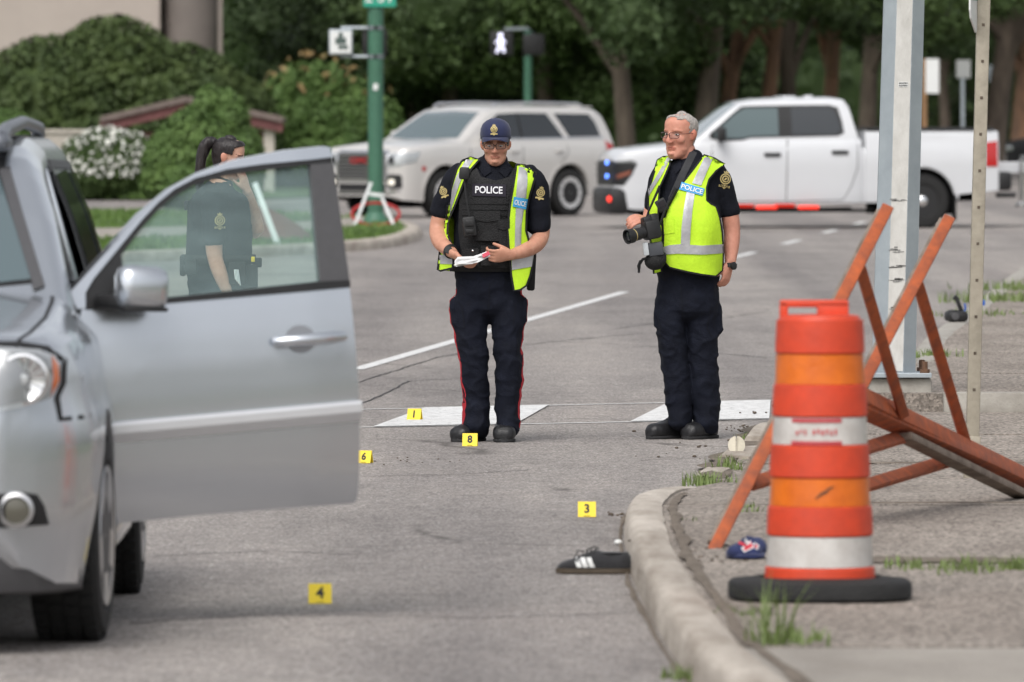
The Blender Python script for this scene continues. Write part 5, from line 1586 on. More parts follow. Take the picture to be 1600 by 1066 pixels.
def walk_signal():
    d = 172; s = FPX / d
    x = (825 - 800) / s
    t = thing('signal_pole', 'green signal post behind the pale suv with a lit white walking figure', 'signal pole', (x, d, .03))
    zz = lambda py: CAMH - (py - 162) / s - .03
    xx = lambda px: (px - 800) / s - x
    q = MB(); q.tube([(0, 0, 0), (0, 0, zz(48))], .085, 16); q.lathe([(.15, -.02), (.15, .1), (.09, .2)], 16); q.build('pole', GREENP, t, smooth=50)
    q = MB(); q.box((xx(784), .0, zz(68)), (36 / s, .24, 38 / s), bev=.02); h1 = q.build('pedestrian_head', BLACKP, t, smooth=40)
    q = MB(); T = Matrix.Translation((xx(782), -.135, zz(68))) @ Matrix.Rotation(R(90), 4, 'X'); walk_figure(q, T, .40); q.build('walk_symbol', M('lit_white', (.80, .80, 1.0), .5, emit=1.1), h1)
    q = MB(); q.box((xx(834), .05, zz(70)), (34 / s, .3, 34 / s), bev=.03); q.build('pedestrian_head', BLACKP, t, smooth=40)
    q = MB(); q.tube([(xx(788), 0, zz(46)), (0, 0, zz(45))], .035, 8); q.tube([(0, 0, zz(46)), (xx(834), .05, zz(54))], .03, 8); q.build('bracket', GALV, t, smooth=50)
walk_signal()
def board_sign(name, label, px0, px1, py0, py1, ppx, pbase, d, pm, bm, post_w=.11):
    s = FPX / d; x = (ppx - 800) / s
    t = thing(name, label, 'sign', (x, d, .03))
    zz = lambda py: CAMH - (py - 162) / s - .03
    xx = lambda px: (px - 800) / s - x
    q = MB(); q.box((0, 0, zz(py0) / 2), (post_w, post_w, zz(py0)), bev=.01); q.build('post', pm, t)
    q = MB(); q.box(((xx(px0) + xx(px1)) / 2, -post_w * .6, (zz(py0) + zz(py1)) / 2), ((px1 - px0) / s, .03, (py1 - py0) / s), bev=.005); q.build('board', bm, t)
WOODP = M('wood_post', (.30, .17, .085), .8, 0, var=.3, scale=6)
board_sign('notice_board', 'white board on an orange brown wooden post beyond the pickup bed', 1446, 1467, 92, 146, 1444, 200, 172, WOODP, SIGNW)
board_sign('road_sign', 'square grey sign back on a thin grey post beyond the pickup bed', 1494, 1516, 94, 122, 1504, 200, 185, GALV, M('sign_back', (.36, .37, .36), .6, .2), .08)
board_sign('road_sign', 'small pale sign just right of the leaning post, far off', 1542, 1556, 102, 128, 1550, 200, 215, GALV, GALV, .08)

# white folding stand with a red hoop at the foot of the green signal pole
def stand():
    b = G(588, 353, .115); d = b.y - .3; s = FPX / d
    t = thing('folding_stand', 'white folding sign stand with a red hoop round the foot of the green signal pole', 'sign stand', (b.x, d, .115))
    zz = lambda py: CAMH - (py - 162) / s - .115
    xx = lambda px: (px - 800) / s - b.x
    for pts in (((580, 285), (554, 350)), ((597, 310), (616, 352))):
        (a, b1), (c, e1) = pts
        q = MB(); q.beam((xx(a), 0, zz(b1)), (xx(c), -.1, 0), .045, .03, (0, 1, 0), .006); q.build('leg', GREYP, t)
    q = MB(); q.beam((xx(572), 0, zz(302)), (xx(600), 0, zz(306)), .05, .03, (0, 1, 0)); q.build('crossbar', GREYP, t)
    q = MB(); pts = [(xx(587) + .34 * math.cos(a), .06, .17 + .16 * math.sin(a)) for a in np.linspace(0, 6.283, 33)]
    q.tube(pts, .022, 8, False); q.build('hoop', M('red_plastic', (.45, .03, .03), .45), t, smooth=60)
stand()

# ------------------------------------------------------------------ traffic barrel
ORANGE = M('orange_plastic', (.66, .062, .020), .5, 0, col2=(.50, .052, .022), scale=9, bump=.2, bscale=25)
ORREF = M('orange_reflective', (.74, .165, .010), .35, 0, col2=(.60, .125, .012), scale=10, coat=.2, bump=.2, bscale=60)
WHREF = M('white_reflective', (.64, .62, .59), .4, 0, col2=(.46, .43, .40), scale=8, bump=.2, bscale=50, coat=.2)
def barrel():
    s = 441.0; d = FPX / s; x = (1281 - 800) / s
    t = thing('traffic_barrel', 'orange and white striped traffic barrel on a black rubber base', 'traffic barrel', (x, d, .105))
    zz = lambda py: (918 - py) / s + .055
    def hw(py): return float(np.interp(py, [500, 505, 918], [.130, .1495, .1925]))
    bands = [(505, 557, ORANGE), (557, 607, ORREF), (607, 655, ORANGE), (655, 701, WHREF), (701, 750, ORANGE), (750, 797, ORREF), (797, 841, ORANGE), (841, 892, WHREF), (892, 920, ORANGE)]
    prof = []
    q = MB(); mats = [ORANGE, ORREF, WHREF]
    zs = []
    body = MB()
    prof = [(.11, zz(503) + .012), (.138, zz(503) + .008), (hw(505), zz(509))]
    for i, (a, b, m) in enumerate(bands):
        o = 0 if m is ORANGE else -.004
        if m is ORANGE:
            prof += [(hw(a) + .004, zz(a) - .002), (hw((a + b) / 2) + .005, zz((a + b) / 2)), (hw(b) + .004, zz(b) + .002)]
        else:
            prof += [(hw(a) - .004, zz(a) - .004), (hw(b) - .004, zz(b) + .004)]
    prof += [(.19, .03)]
    body.lathe(prof, 56); bo = body.build('body', ORANGE, t, smooth=35)
    for i, (a, b, m) in enumerate(bands):
        if m is ORANGE: continue
        q = MB(); rings = []
        for k in range(5):
            py = a + 2 + (b - a - 4) * k / 4
            rings.append([Vector(((hw(py) - .001 + .0016 * noise.noise((j * .35, py * .08, i))) * math.cos(j * 2 * math.pi / 64), (hw(py) - .001 + .0016 * noise.noise((j * .35, py * .08, i))) * math.sin(j * 2 * math.pi / 64), zz(py))) for j in range(64)])
        q.rings(rings, cap=False)
        sh = q.build('reflective_band', m, t, smooth=60)
        if a == 655:     # red stencilled ownership lines, too blurred to read
            q = MB()
            for row, (py, h_) in enumerate(((661, 6), (679, 9), (696, 6))):
                for k in range(12):
                    if row == 1 and k in (0, 11, 4): continue
                    an = -math.pi / 2 - .62 + k * .092
                    rr = hw(py) + .002
                    wv = .0085 * (1 if row != 1 else .6 + .5 * rnd.random())
                    c = Vector((rr * math.cos(an), rr * math.sin(an), zz(py + (rnd.uniform(-1.5, 1.5) if row == 1 else 0))))
                    q.box(c, (wv * (1.7 if row != 1 else 1), .002, h_ / s * (1 if row != 1 else rnd.uniform(.5, 1))), Matrix.Rotation(an + math.pi / 2, 3, 'Z'))
            o = q.build('stencil_marks', M('red_stencil', (.50, .06, .07), .6), sh); o['kind'] = 'stuff'
        if a == 750:
            q = MB(); pl = []
            for k in range(9):
                an = -math.pi / 2 - .10 + k * .04; py = 781 - k * 2.3 + rnd.uniform(-1, 1)
                c = Vector(((hw(py) + .001) * math.cos(an), (hw(py) + .001) * math.sin(an), zz(py)))
                q.box(c, (.012, .002, .009 * (1 - abs(k - 4) / 6)), Matrix.Rotation(an + math.pi / 2, 3, 'Z'))
            o = q.build('scrape', M('black_scrape', (.10, .06, .035), .8), sh); o['kind'] = 'stuff'
    # handle on top with its slot
    q = MB(); z0 = zz(504); zt_ = zz(475)
    xa, xb = (1218 - 1281) / s, (1326 - 1281) / s
    sl0, sl1 = (1230 - 1281) / s, (1278 - 1281) / s
    def bar(x0, z0_, x1, z1_): q.box(((x0 + x1) / 2, 0, (z0_ + z1_) / 2), (x1 - x0, .05, z1_ - z0_), bev=.008)
    bar(xa, zt_ - .026, xb, zt_); bar(xa, z0 - .02, sl0 + .003, zt_ - .004); bar(sl1 - .003, z0 - .02, xb, zt_ - .006); bar(xa + .004, z0 - .03, xb - .004, z0 + .012)
    q.build('handle', ORANGE, t, smooth=40)
    # rubber ring base
    q = MB(); rings = []
    for f, z in ((.93, 0), (1, .012), (1.0, .055), (.97, .068), (.80, .075), (.66, .082), (.62, .06)):
        rings.append([Vector((.326 * f * math.copysign(abs(math.cos(a)) ** .72, math.cos(a)), .30 * f * math.copysign(abs(math.sin(a)) ** .72, math.sin(a)), z)) for a in np.linspace(0, 6.283185, 41)[:-1]])
    q.rings(rings); q.build('rubber_base', RUBBER, t, smooth=45)
barrel()

# ------------------------------------------------------------------ wrecked wooden sawhorse barricade
WOODO = M('orange_painted_wood', (.47, .105, .030), .75, 0, col2=(.25, .070, .034), scale=13, bump=.5, bscale=25, stretch=(1, 1, 1))
WOODG = M('weathered_wood', (.27, .22, .18), .9, 0, col2=(.15, .115, .09), scale=9, bump=.8, bscale=40)
def sawhorse():
    base = P(1110, 866, 32.6)
    t = thing('sawhorse', 'knocked over sawhorse barricade of orange painted boards behind the barrel', 'barricade', (base.x, base.y, .10))
    L = lambda px, py, d: P(px, py, d) - t.location
    def board(name, a, b, w, th, m=WOODO, up=(0, -1, .25), edge=None):
        q = MB(); q.beam(a, b, w, th, up, .004); o = q.build(name, m, t, smooth=30)
        if edge:      # bare grey end and edge where the paint is gone
            d = (b - a); q = MB(); sd = d.normalized().cross(Vector(up)).normalized() * edge
            q.beam(a + d * .02 + sd * (w / 2 + .005), a + d * .98 + sd * (w / 2 + .005), .013, th * .85, up); q.build('bare_edge', WOODG, o)
        return o
    board('leg', L(1113, 864, 32.6), L(1387, 324, 34.2), .050, .030, edge=-1)
    board('leg', L(1285, 722, 34.2), L(1483, 341, 35.6), .050, .030, edge=-1)
    board('brace', L(1344, 418, 34.0), L(1412, 650, 35.1), .044, .03)
    board('brace', L(1434, 443, 35.3), L(1512, 702, 36.6), .046, .03)
    board('rail', L(1310, 606, 34.2), L(1640, 768, 38.3), .075, .075, up=(-.35, 0, 1))
    board('rail', L(1318, 626, 34.35), L(1548, 728, 37.0), .085, .045, up=(-.35, 0, 1))
    board('rail', L(1412, 682, 35.3), L(1650, 800, 38.3), .075, .032, WOODG, up=(-.2, -.4, 1))
    board('stretcher', L(1172, 757, 33.0), L(1412, 682, 35.4), .055, .032, up=(0, -1, .3))
    board('stretcher', L(1290, 778, 34.0), L(1496, 716, 36.7), .055, .032, up=(0, -1, .3))
sawhorse()

# ------------------------------------------------------------------ evidence markers
YEL = M('yellow_card', (.80, .60, .02), .5, 0, var=.04, scale=20)
def marker(num, px, py, w_px, rz=0):
    b = G(px, py); s = FPX / b.y; w = w_px / s; h = w * .84
    extra = {'1': 'on the crosswalk stripe left of the cap wearer', '8': 'at the boots of the man holding papers', '6': 'partly hidden by the edge of the open car door', '3': 'left of the kerb bend near the shoe', '4': 'nearest, alone on the asphalt below the open door'}[num]
    t = thing('evidence_marker', f'yellow folded evidence marker showing {num}, {extra}', 'evidence marker', (b.x, b.y, 0.002), rz, 'yellow numbered evidence markers')
    dp = w * .40
    for k, nm in ((-1, 'front_panel'), (1, 'back_panel')):
        q = MB(); q.add([(-w / 2, k * dp, 0), (w / 2, k * dp, 0), (w / 2, k * .002, h), (-w / 2, k * .002, h), (-w / 2, k * (dp - .004), 0), (w / 2, k * (dp - .004), 0), (w / 2, 0, h - .003), (-w / 2, 0, h - .003)],
                        [(0, 1, 2, 3), (4, 7, 6, 5), (0, 4, 5, 1), (3, 2, 6, 7), (0, 3, 7, 4), (1, 5, 6, 2)])
        o = q.build(nm, YEL, t)
        if k < 0:
            bvv = bvh_of((o.data, None))
            text_decal('numeral', num, (0, h * .55), h * .60, FRONT, bvv, INK, o, off=.0012, bold=.035, step=0)
            q = MB()
            for j in range(7): q.box((-.012 + j * .004, -dp * .93 - .001, h * .07), (.003, .001, .0025))
            z = q.build('small_print', INK, o); z['kind'] = 'stuff'
marker('1', 648, 657.5, 22, R(-14)); marker('8', 734.5, 697.5, 23.5, R(-3)); marker('6', 570, 724, 23, R(-16)); marker('3', 917, 808, 28, R(0)); marker('4', 500, 943, 36, R(2))

# ------------------------------------------------------------------ lost shoe, cap, device, disc
SUEDE = M('black_suede', (.022, .022, .025), .85, 0, var=.4, scale=40, sheen=.3)
GUM = M('gum_sole', (.085, .065, .045), .7, 0, var=.3, scale=20)
LACE = M('lace', (.03, .03, .03), .8)
def shoe():
    b = G(928, 897); s = FPX / b.y
    t = thing('shoe', 'black low trainer with three white side stripes lying against the kerb', 'shoe', (b.x, b.y, .002), R(-4))
    L = 116 / s
    def sec(u):          # u 0 toe .. 1 heel -> half width, top height, sole outline
        w = float(np.interp(u, [0, .05, .15, .3, .5, .7, .88, 1], [.010, .028, .044, .048, .040, .036, .036, .016]))
        h = float(np.interp(u, [0, .05, .15, .3, .42, .55, .7, .85, .95, 1], [.028, .044, .055, .066, .085, .094, .080, .080, .092, .070]))
        return w, h
    q = MB(); rings = []
    for u in np.linspace(0, 1, 26):
        w, h = sec(u); x = -L / 2 + u * L
        rings.append([Vector((x, w * a, .022 + (h - .022) * c)) for a, c in ((-.96, 0), (-1, .3), (-.86, .62), (-.55, .9), (0, 1), (.55, .9), (.86, .62), (1, .3), (.96, 0))])
    q.rings(rings); up = q.mesh(); bv = bvh_of((up, None)); uo = mesh_obj('upper', up, SUEDE, t, 50)
    q = MB(); q.rings([[Vector((-L / 2 + u * L + dx, (sec(u)[0] + .004) * a, z)) for a, z in ((-1, .002), (-1.02, .010), (-1, .021), (1, .021), (1.02, .010), (1, .002))] for u, dx in [(0, -.004)] + [(u, 0) for u in np.linspace(.04, .96, 18)] + [(1, .004)]]); q.build('sole', GUM, t, smooth=40)
    q = MB(); q.lathe([(.028, 0), (.030, .006), (.022, .008)], 18, (L * .24, 0, .078)); q.v = [((v[0] - L * .24) * 1.7 + L * .24, v[1] * .9, v[2]) for v in q.v]; q.build('collar', MATS['black_suede'], t, smooth=50)
    for k in range(3):
        x = -L / 2 + L * (.31 + k * .085)
        decal('white_stripe', [(x - .008, .026), (x + .012, .026), (x - .004, .066), (x - .022, .064)], lambda a, b_: ((a, -1, b_), (0, 1, 0)), bv, SIGNW, uo, .002, .003, .01)
    q = MB()
    for k in range(5):
        x = -L / 2 + L * (.28 + k * .055); z = sec(.28 + k * .055)[1]
        q.tube([(x, -.026, z - .008), (x + .006, 0, z + .006), (x + .01, .026, z - .008)], .0035, 6)
    q.tube([(-.04, -.01, .085), (-.06, -.04, .095), (-.075, -.05, .06), (-.06, -.045, .05)], .003, 6); q.tube([(-.03, 0, .09), (0, -.03, .108), (.02, -.02, .10)], .003, 6)
    q.build('laces', LACE, t, smooth=60)
    w = MB(); c = G(966, 852); w.ball((c.x, c.y, .012), (.018, .015, .012), 10, 6)
    tag(w.build('white_scrap', SIGNW, smooth=180), 'small round white scrap on the asphalt behind the black shoe', 'litter')
shoe()
def lost_cap():
    b = G(1166, 874, .105); s = FPX / b.y
    t = thing('fallen_cap', 'crumpled navy cap with a red and white emblem on the ground left of the barrel', 'cap', (b.x, b.y + .1, .105), R(15)); t.scale = (.86, .86, .80)
    NAV = M('navy_cloth', (.022, .032, .11), .85, 0, var=.35, scale=14, sheen=.2)
    q = MB(); rings = []
    for z, f in ((0, 1), (.025, 1.04), (.05, .98), (.075, .80), (.092, .45), (.097, .05)):
        rings.append([Vector((.085 * f * math.cos(a) * (.95 + .30 * noise.noise((math.cos(a) * 2.2, math.sin(a) * 2.2, z * 20))), .09 * f * math.sin(a), z * (.95 + .5 * noise.noise((math.cos(a) * 1.9, math.sin(a) * 1.9, 3 + z * 9))))) for a in np.linspace(0, 6.283, 29)[:-1]])
    q.rings(rings); cm = q.mesh(); bv = bvh_of((cm, None)); co = mesh_obj('crown', cm, NAV, t, 60)
    q = MB(); q.rings([[Vector((x, y, z)) for x, y, z in ((u, -.06 - .0 - w_, .012 + .012 * math.cos(u * 20)), (u, -.05, .030), (u, -.045, .022), (u, -.06 - w_, .006))] for u, w_ in ((-.075, .0), (-.05, .035), (0, .055), (.05, .035), (.075, .0))]); q.build('peak', NAV, t, smooth=50)
    RD = M('emblem_red', (.50, .03, .05), .7)
    for x, z, a, m in ((-.01, .055, 25, SIGNW), (-.01, .055, 25, RD), (.012, .07, -35, SIGNW), (.012, .07, -35, RD), (-.028, .068, -30, RD)):
        w_, h_ = (.030, .012) if m is SIGNW else (.024, .007); ca, sa = math.cos(R(a)), math.sin(R(a))
        decal('emblem', [(x + u * ca - v * sa, z + u * sa + v * ca) for u, v in ((-w_, -h_), (w_, -h_), (w_, h_), (-w_, h_))], lambda a_, b_: ((a_, -1, b_), (0, 1, 0)), bv, m, co, .002 if m is SIGNW else .0035, .002, .012)
    q = MB(); q.ball((.05, -.005, .05), (.05, .06, .05), 12, 8); q.ball((-.065, -.04, .03), (.035, .03, .035), 12, 8); q.build('fold', NAV, co, smooth=180)
lost_cap()
def device():
    b = G(1494, 503, .13); d = b.y; s = FPX / d
    t = thing('handheld_device', 'black handheld device with a raised arm on the far kerb behind the sawhorse', 'device', (b.x, d, .125), R(10))
    BL = BLACKP
    q = MB(); q.box((0, 0, .05), (32 / s, .20, .085), bev=.03); q.box((-.03, -.02, .085), (.07, .1, .03), bev=.01); q.build('body', BL, t, smooth=40)
    q = MB(); q.beam((.05, 0, .07), (-.0, 0, .20), .03, .035, (0, 1, 0), .006); q.beam((.0, 0, .19), (-.02, 0, .205), .04, .04, (0, 1, 0), .006); q.build('arm', BL, t, smooth=40)
    q = MB(); q.tube([(.06, .0, .06), (.075, 0, .11), (.07, 0, .15)], .008, 8); q.build('cable', M('blue_cable', (.02, .10, .42), .5), t, smooth=60)
    q = MB(); q.lathe([(.03, 0), (.03, .008), (.02, .01)], 14, T=Matrix.Translation((-.03, -.102, .05)) @ Matrix.Rotation(R(90), 4, 'X')); q.build('dial', GREYPL, t)
    q = MB(); c = G(1536, 478, .125); q.box((c.x, c.y, .15), (.035, .05, .05), bev=.01); tag(q.build('blue_scrap', MATS['blue_cable'], smooth=40), 'small blue plastic scrap beside the leaning post on the far kerb', 'litter')
device()
def disc():
    b = G(1151, 712, .02); s = FPX / b.y
    t = thing('cracked_disc', 'pale cream round disc split down the middle, leaning on the last kerb stones', 'disc', (b.x, b.y, .03))
    CRM = M('cream_plastic', (.60, .55, .44), .6, 0, var=.18, scale=18)
    for k in (-1, 1):
        q = MB(); pl = [(k * .003, -.046)] + [(k * (.003 + .042 * math.cos(a)), .047 * math.sin(a)) for a in np.linspace(-1.45, 1.45, 13)] + [(k * .003, .046)]
        T = Matrix.Translation((0, .01, .045)) @ Matrix.Rotation(R(72), 4, 'X') @ Matrix.Rotation(R(14 * k), 4, 'Y')
        q.prism(pl if k > 0 else pl[::-1], T, .006); q.build('half', CRM, t, smooth=40)
    q = MB(); q.beam((0, -.002, .0), (.002, .01, .085), .004, .01, (0, 1, 0)); q.build('rib', CRM, t)
disc()
# ------------------------------------------------------------------ people
def skin_mat(name, col):
    m = M(name, col, .5, 0, spec=.4)
    n, l = m.node_tree.nodes, m.node_tree.links
    b = n['Principled BSDF']
    at = n.new('ShaderNodeAttribute'); at.attribute_name = 'tone'
    mx = n.new('ShaderNodeMix'); mx.data_type = 'RGBA'; mx.blend_type = 'MULTIPLY'; mx.inputs['Factor'].default_value = 1
    mx.inputs[6].default_value = (*col, 1); l.new(at.outputs['Color'], mx.inputs[7])
    tc = n.new('ShaderNodeTexCoord'); nz = n.new('ShaderNodeTexNoise'); nz.inputs['Scale'].default_value = 38; nz.inputs['Detail'].default_value = 4
    l.new(tc.outputs['Object'], nz.inputs['Vector'])
    rp = n.new('ShaderNodeValToRGB'); rp.color_ramp.elements[0].position = .3; rp.color_ramp.elements[0].color = (.86, .80, .78, 1); rp.color_ramp.elements[1].position = .7
    l.new(nz.outputs[0], rp.inputs[0])
    m2 = n.new('ShaderNodeMix'); m2.data_type = 'RGBA'; m2.blend_type = 'MULTIPLY'; m2.inputs['Factor'].default_value = 1
    l.new(mx.outputs[2], m2.inputs[6]); l.new(rp.outputs[0], m2.inputs[7]); l.new(m2.outputs[2], b.inputs['Base Color'])
    b.inputs['Subsurface Weight'].default_value = .08
    b.inputs['Subsurface Radius'].default_value = (.02, .008, .005)
    return m
SKIN1 = skin_mat('skin', (.56, .29, .20))
SKIN2 = skin_mat('ruddy_skin', (.60, .285, .205))
SKIN3 = skin_mat('fair_skin', (.60, .36, .27))
NAVY = M('navy_twill', (.0075, .0088, .0150), .85, 0, var=.35, scale=12, bump=.4, bscale=160, spec=.25)
NAVYT = M('navy_trouser', (.0072, .0092, .0185), .85, 0, var=.4, scale=9, bump=.4, bscale=140, spec=.25)
ARMOR = M('black_nylon', (.011, .011, .012), .75, 0, var=.4, scale=25, bump=.6, bscale=150)
HIVIS = M('lime_hi_vis', (.56, .86, .030), .75, 0, col2=(.47, .74, .024), scale=9, bump=.25, bscale=70)
RETRO = M('silver_reflective_tape', (.48, .48, .49), .45, .25, col2=(.38, .38, .40), scale=18, bump=.3, bscale=40)
BLUEP = M('blue_patch', (.05, .32, .62), .6)
BOOT = M('boot_leather', (.016, .016, .018), .45, 0, var=.4, scale=20, bump=.3, bscale=50)
SOLE = M('boot_sole', (.02, .02, .021), .8)
GOLD = M('gold_thread', (.50, .40, .17), .55, .2)
REDT = M('red_stripe_cloth', (.42, .018, .028), .8)
CAPN = M('cap_navy', (.018, .024, .075), .85, 0, var=.25, scale=14, sheen=.15)
FRAME = M('spectacle_frame', (.02, .016, .014), .35)
EYEW = M('eye_white', (.62, .58, .55), .3)
EYEI = M('iris', (.03, .025, .02), .2)
HAIRG = M('grey_hair', (.56, .52, .48), .75, 0, col2=(.30, .27, .25), scale=60, bump=.8, bscale=160, stretch=(3, 1, 1))
HAIRD = M('greying_dark_hair', (.10, .085, .075), .7, 0, col2=(.05, .04, .035), scale=60, bump=.8, bscale=160)
HAIRB = M('black_hair', (.012, .010, .011), .42, 0, col2=(.022, .016, .016), scale=40, bump=.6, bscale=120, stretch=(1, 1, .2))
PAPER = M('paper', (.72, .72, .72), .7, 0, var=.08, scale=20)
LENSG = bpy.data.materials.new('spectacle_lens'); LENSG.use_nodes = True
_n, _l = LENSG.node_tree.nodes, LENSG.node_tree.links
_t = _n.new('ShaderNodeBsdfTransparent'); _t.inputs[0].default_value = (.86, .88, .90, 1); _g = _n.new('ShaderNodeBsdfGlossy'); _g.inputs['Roughness'].default_value = .05
_x = _n.new('ShaderNodeMixShader'); _x.inputs[0].default_value = .045
_l.new(_t.outputs[0], _x.inputs[1]); _l.new(_g.outputs[0], _x.inputs[2]); _l.new(_x.outputs[0], _n['Material Output'].inputs['Surface'])

def head_add(mb, T, fem=False, open_mouth=0):
    q = MB()
    w = .94 if fem else 1
    rows = [(-.118, .030, .022, -.068), (-.108, .045, .036, -.055), (-.088, .0575, .058, -.033), (-.062, .0615, .074, -.018), (-.03, .067, .086, -.008), (.0, .071, .092, 0), (.035, .0755, .096, .005), (.07, .075, .094, .008), (.095, .064, .080, .010), (.112, .044, .056, .012), (.120, .020, .026, .012)]
    chain(q, [(0, y, z, a * w, b) for z, a, b, y in rows], (1, 0, 0), 3, 32, 2.15)
    # nose, brow, lids, lips, cheekbones, chin, ears
    chain(q, [(0, -.086, .018, .008, .008), (0, -.0965, -.008, .0095, .011), (0, -.1065, -.031, .0125, .0115), (0, -.099, -.040, .011, .007)], (1, 0, 0), 3, 12)
    for s in (-1, 1):
        q.ball((s * .0125, -.096, -.036), (.0085, .012, .0075), 10, 6)
        chain(q, [(s * .010, -.0855, .027, .005, .005), (s * .034, -.082, .030, .006, .007), (s * .056, -.064, .025, .005, .005)], (0, 0, 1), 3, 10)
        q.ball((s * .043, -.058, -.024), (.024, .024, .024), 14, 10)
        q.ball((s * .046, -.030, -.078), (.016, .030, .020), 12, 8)
        # ear
        q.ball((s * .0755, .010, .000), (.008, .020, .033), 12, 10)
        q.ball((s * .083, .016, .008), (.006, .017, .024), 12, 10)
    chain(q, [(-.026, -.079, -.067, .003, .003), (0, -.0868, -.0635, .0042, .0040), (.026, -.079, -.067, .003, .003)], (0, 0, 1), 3, 10)
    chain(q, [(-.022, -.0795, -.0725 - open_mouth, .003, .003), (0, -.0862, -.0765 - open_mouth, .0050, .0045), (.022, -.0795, -.0725 - open_mouth, .003, .003)], (0, 0, 1), 3, 10)
    q.ball((0, -.082, -.103), (.020, .016, .013), 12, 8)
    mb.add(q.v, q.f, T)

def face_tone(me, T, brow=(.28, .20, .16), beard=0, lips=(.92, .76, .76), hand_z=None):
    """Colour of the face kept as a point attribute: brows, lips and their painted crease, flushed nose and ears, beard shadow, darker eye sockets."""
    inv = T.inverted()
    at = me.color_attributes.new('tone', 'FLOAT_COLOR', 'POINT')
    for i, v in enumerate(me.vertices):
        p = inv @ v.co
        c = [1, 1, 1]
        if abs(p.x) < .12 and -.14 < p.z < .14 and abs(p.y) < .15:
            if p.y < -.05:
                if .026 < p.z + .10 * max(0, abs(p.x) - .034) < .037 and .012 < abs(p.x) < .056: c = list(brow)
                elif -.081 < p.z < -.061 and abs(p.x) < .026 - 50 * (p.z + .070) ** 2: c = [.66, .46, .44] if -.0715 < p.z < -.0680 else list(lips)  # shade of the crease between the lips painted as a darker line
                else:
                    k = math.exp(-(p.x / .02) ** 2 - ((p.z + .032) / .018) ** 2) + .7 * math.exp(-((abs(p.x) - .045) / .02) ** 2 - ((p.z + .025) / .022) ** 2)
                    c = [1, 1 - .11 * k, 1 - .10 * k]
                    e = math.exp(-((abs(p.x) - .032) / .016) ** 2 - ((p.z - .006) / .011) ** 2)
                    c = [a * (1 - .16 * e) for a in c]  # darker round the eyes
            if beard and p.z < -.04 and p.y < .02: c = [a * b for a, b in zip(c, (1 - beard, 1 - beard * .8, 1 - beard * .7))]
            if abs(p.x) > .074 and abs(p.z) < .04: c = [1, .82, .80]
        at.data[i].color = (*c, 1)

def face_field(T):
    inv = T.inverted()
    A = np.array(inv); B = np.array(T)
    def f(co, no):
        h = np.c_[co, np.ones(len(co))] @ A.T
        x, y, z = h[:, 0], h[:, 1], h[:, 2]
        front = (y < -.045) & (np.abs(x) < .09) & (np.abs(z) < .13) & (y > -.16)
        d = np.zeros(len(co))
        d += .011 * np.exp(-((np.abs(x) - .032) / .0155) ** 2 - ((z - .009) / .0105) ** 2)
        d += .0028 * np.exp(-(x / .022) ** 2 - ((z + .070) / .0035) ** 2)
        d += .0035 * np.exp(-((np.abs(x) - .030) / .006) ** 2 - ((z + .045) / .02) ** 2)
        d += .004 * np.exp(-(x / .02) ** 2 - ((z + .088) / .007) ** 2)
        h[:, 1] += np.where(front, d, 0)
        return (h @ B.T)[:, :3]
    return f

def eyes(parent, T, look=(0, 0), sq=.0058):
    for s in (-1, 1):
        q = MB(); q.ball((s * .0320, -.0715, .0075), (.0125, .0112, sq), 16, 10)
        c = Vector((s * .032 + look[0], -.0715 - .0098, .0075 + look[1])); q.mi = 1; q.ball(c, (.0054, .0022, min(.0050, sq * .92)), 12, 6)
        q.v = [tuple(T @ Vector(v)) for v in q.v]
        q.build('eye', [EYEW, EYEI], parent, smooth=180)

def spectacles(parent, T, mat, w=.027, h=.0185, thick=.0022, rimless=False):
    q = MB()
    for s in (-1, 1):
        pts = [(s * .033 + a, -.104 + .016 * (abs(s * .033 + a) / .06) ** 2, .004 + b) for a, b in rrect(-w, -h, w, h * .9, .010, 4)]
        pts.append(pts[0])
        q.tube(pts if not rimless else pts[:12], thick, 6, False)
        q.tube([(s * .060, -.089, .012), (s * .074, -.06, .012), (s * .083, .0, .012), (s * .083, .018, .004)], thick * .9, 6)
    q.tube([(-.007, -.104, .006), (0, -.107, .009), (.007, -.104, .006)], thick, 6)
    q.v = [tuple(T @ Vector(v)) for v in q.v]
    o = q.build('spectacles', mat, parent, smooth=60)
    q = MB()
    for s in (-1, 1):
        pl = [(s * .033 + a, .004 + b) for a, b in rrect(-w + .001, -h + .001, w - .001, h * .9 - .001, .010, 4)]
        q.add([(a, -.104 + .016 * (abs(a) / .06) ** 2, b) for a, b in pl], [tuple(range(len(pl)))])
    q.v = [tuple(T @ Vector(v)) for v in q.v]
    q.build('lenses', LENSG, o)

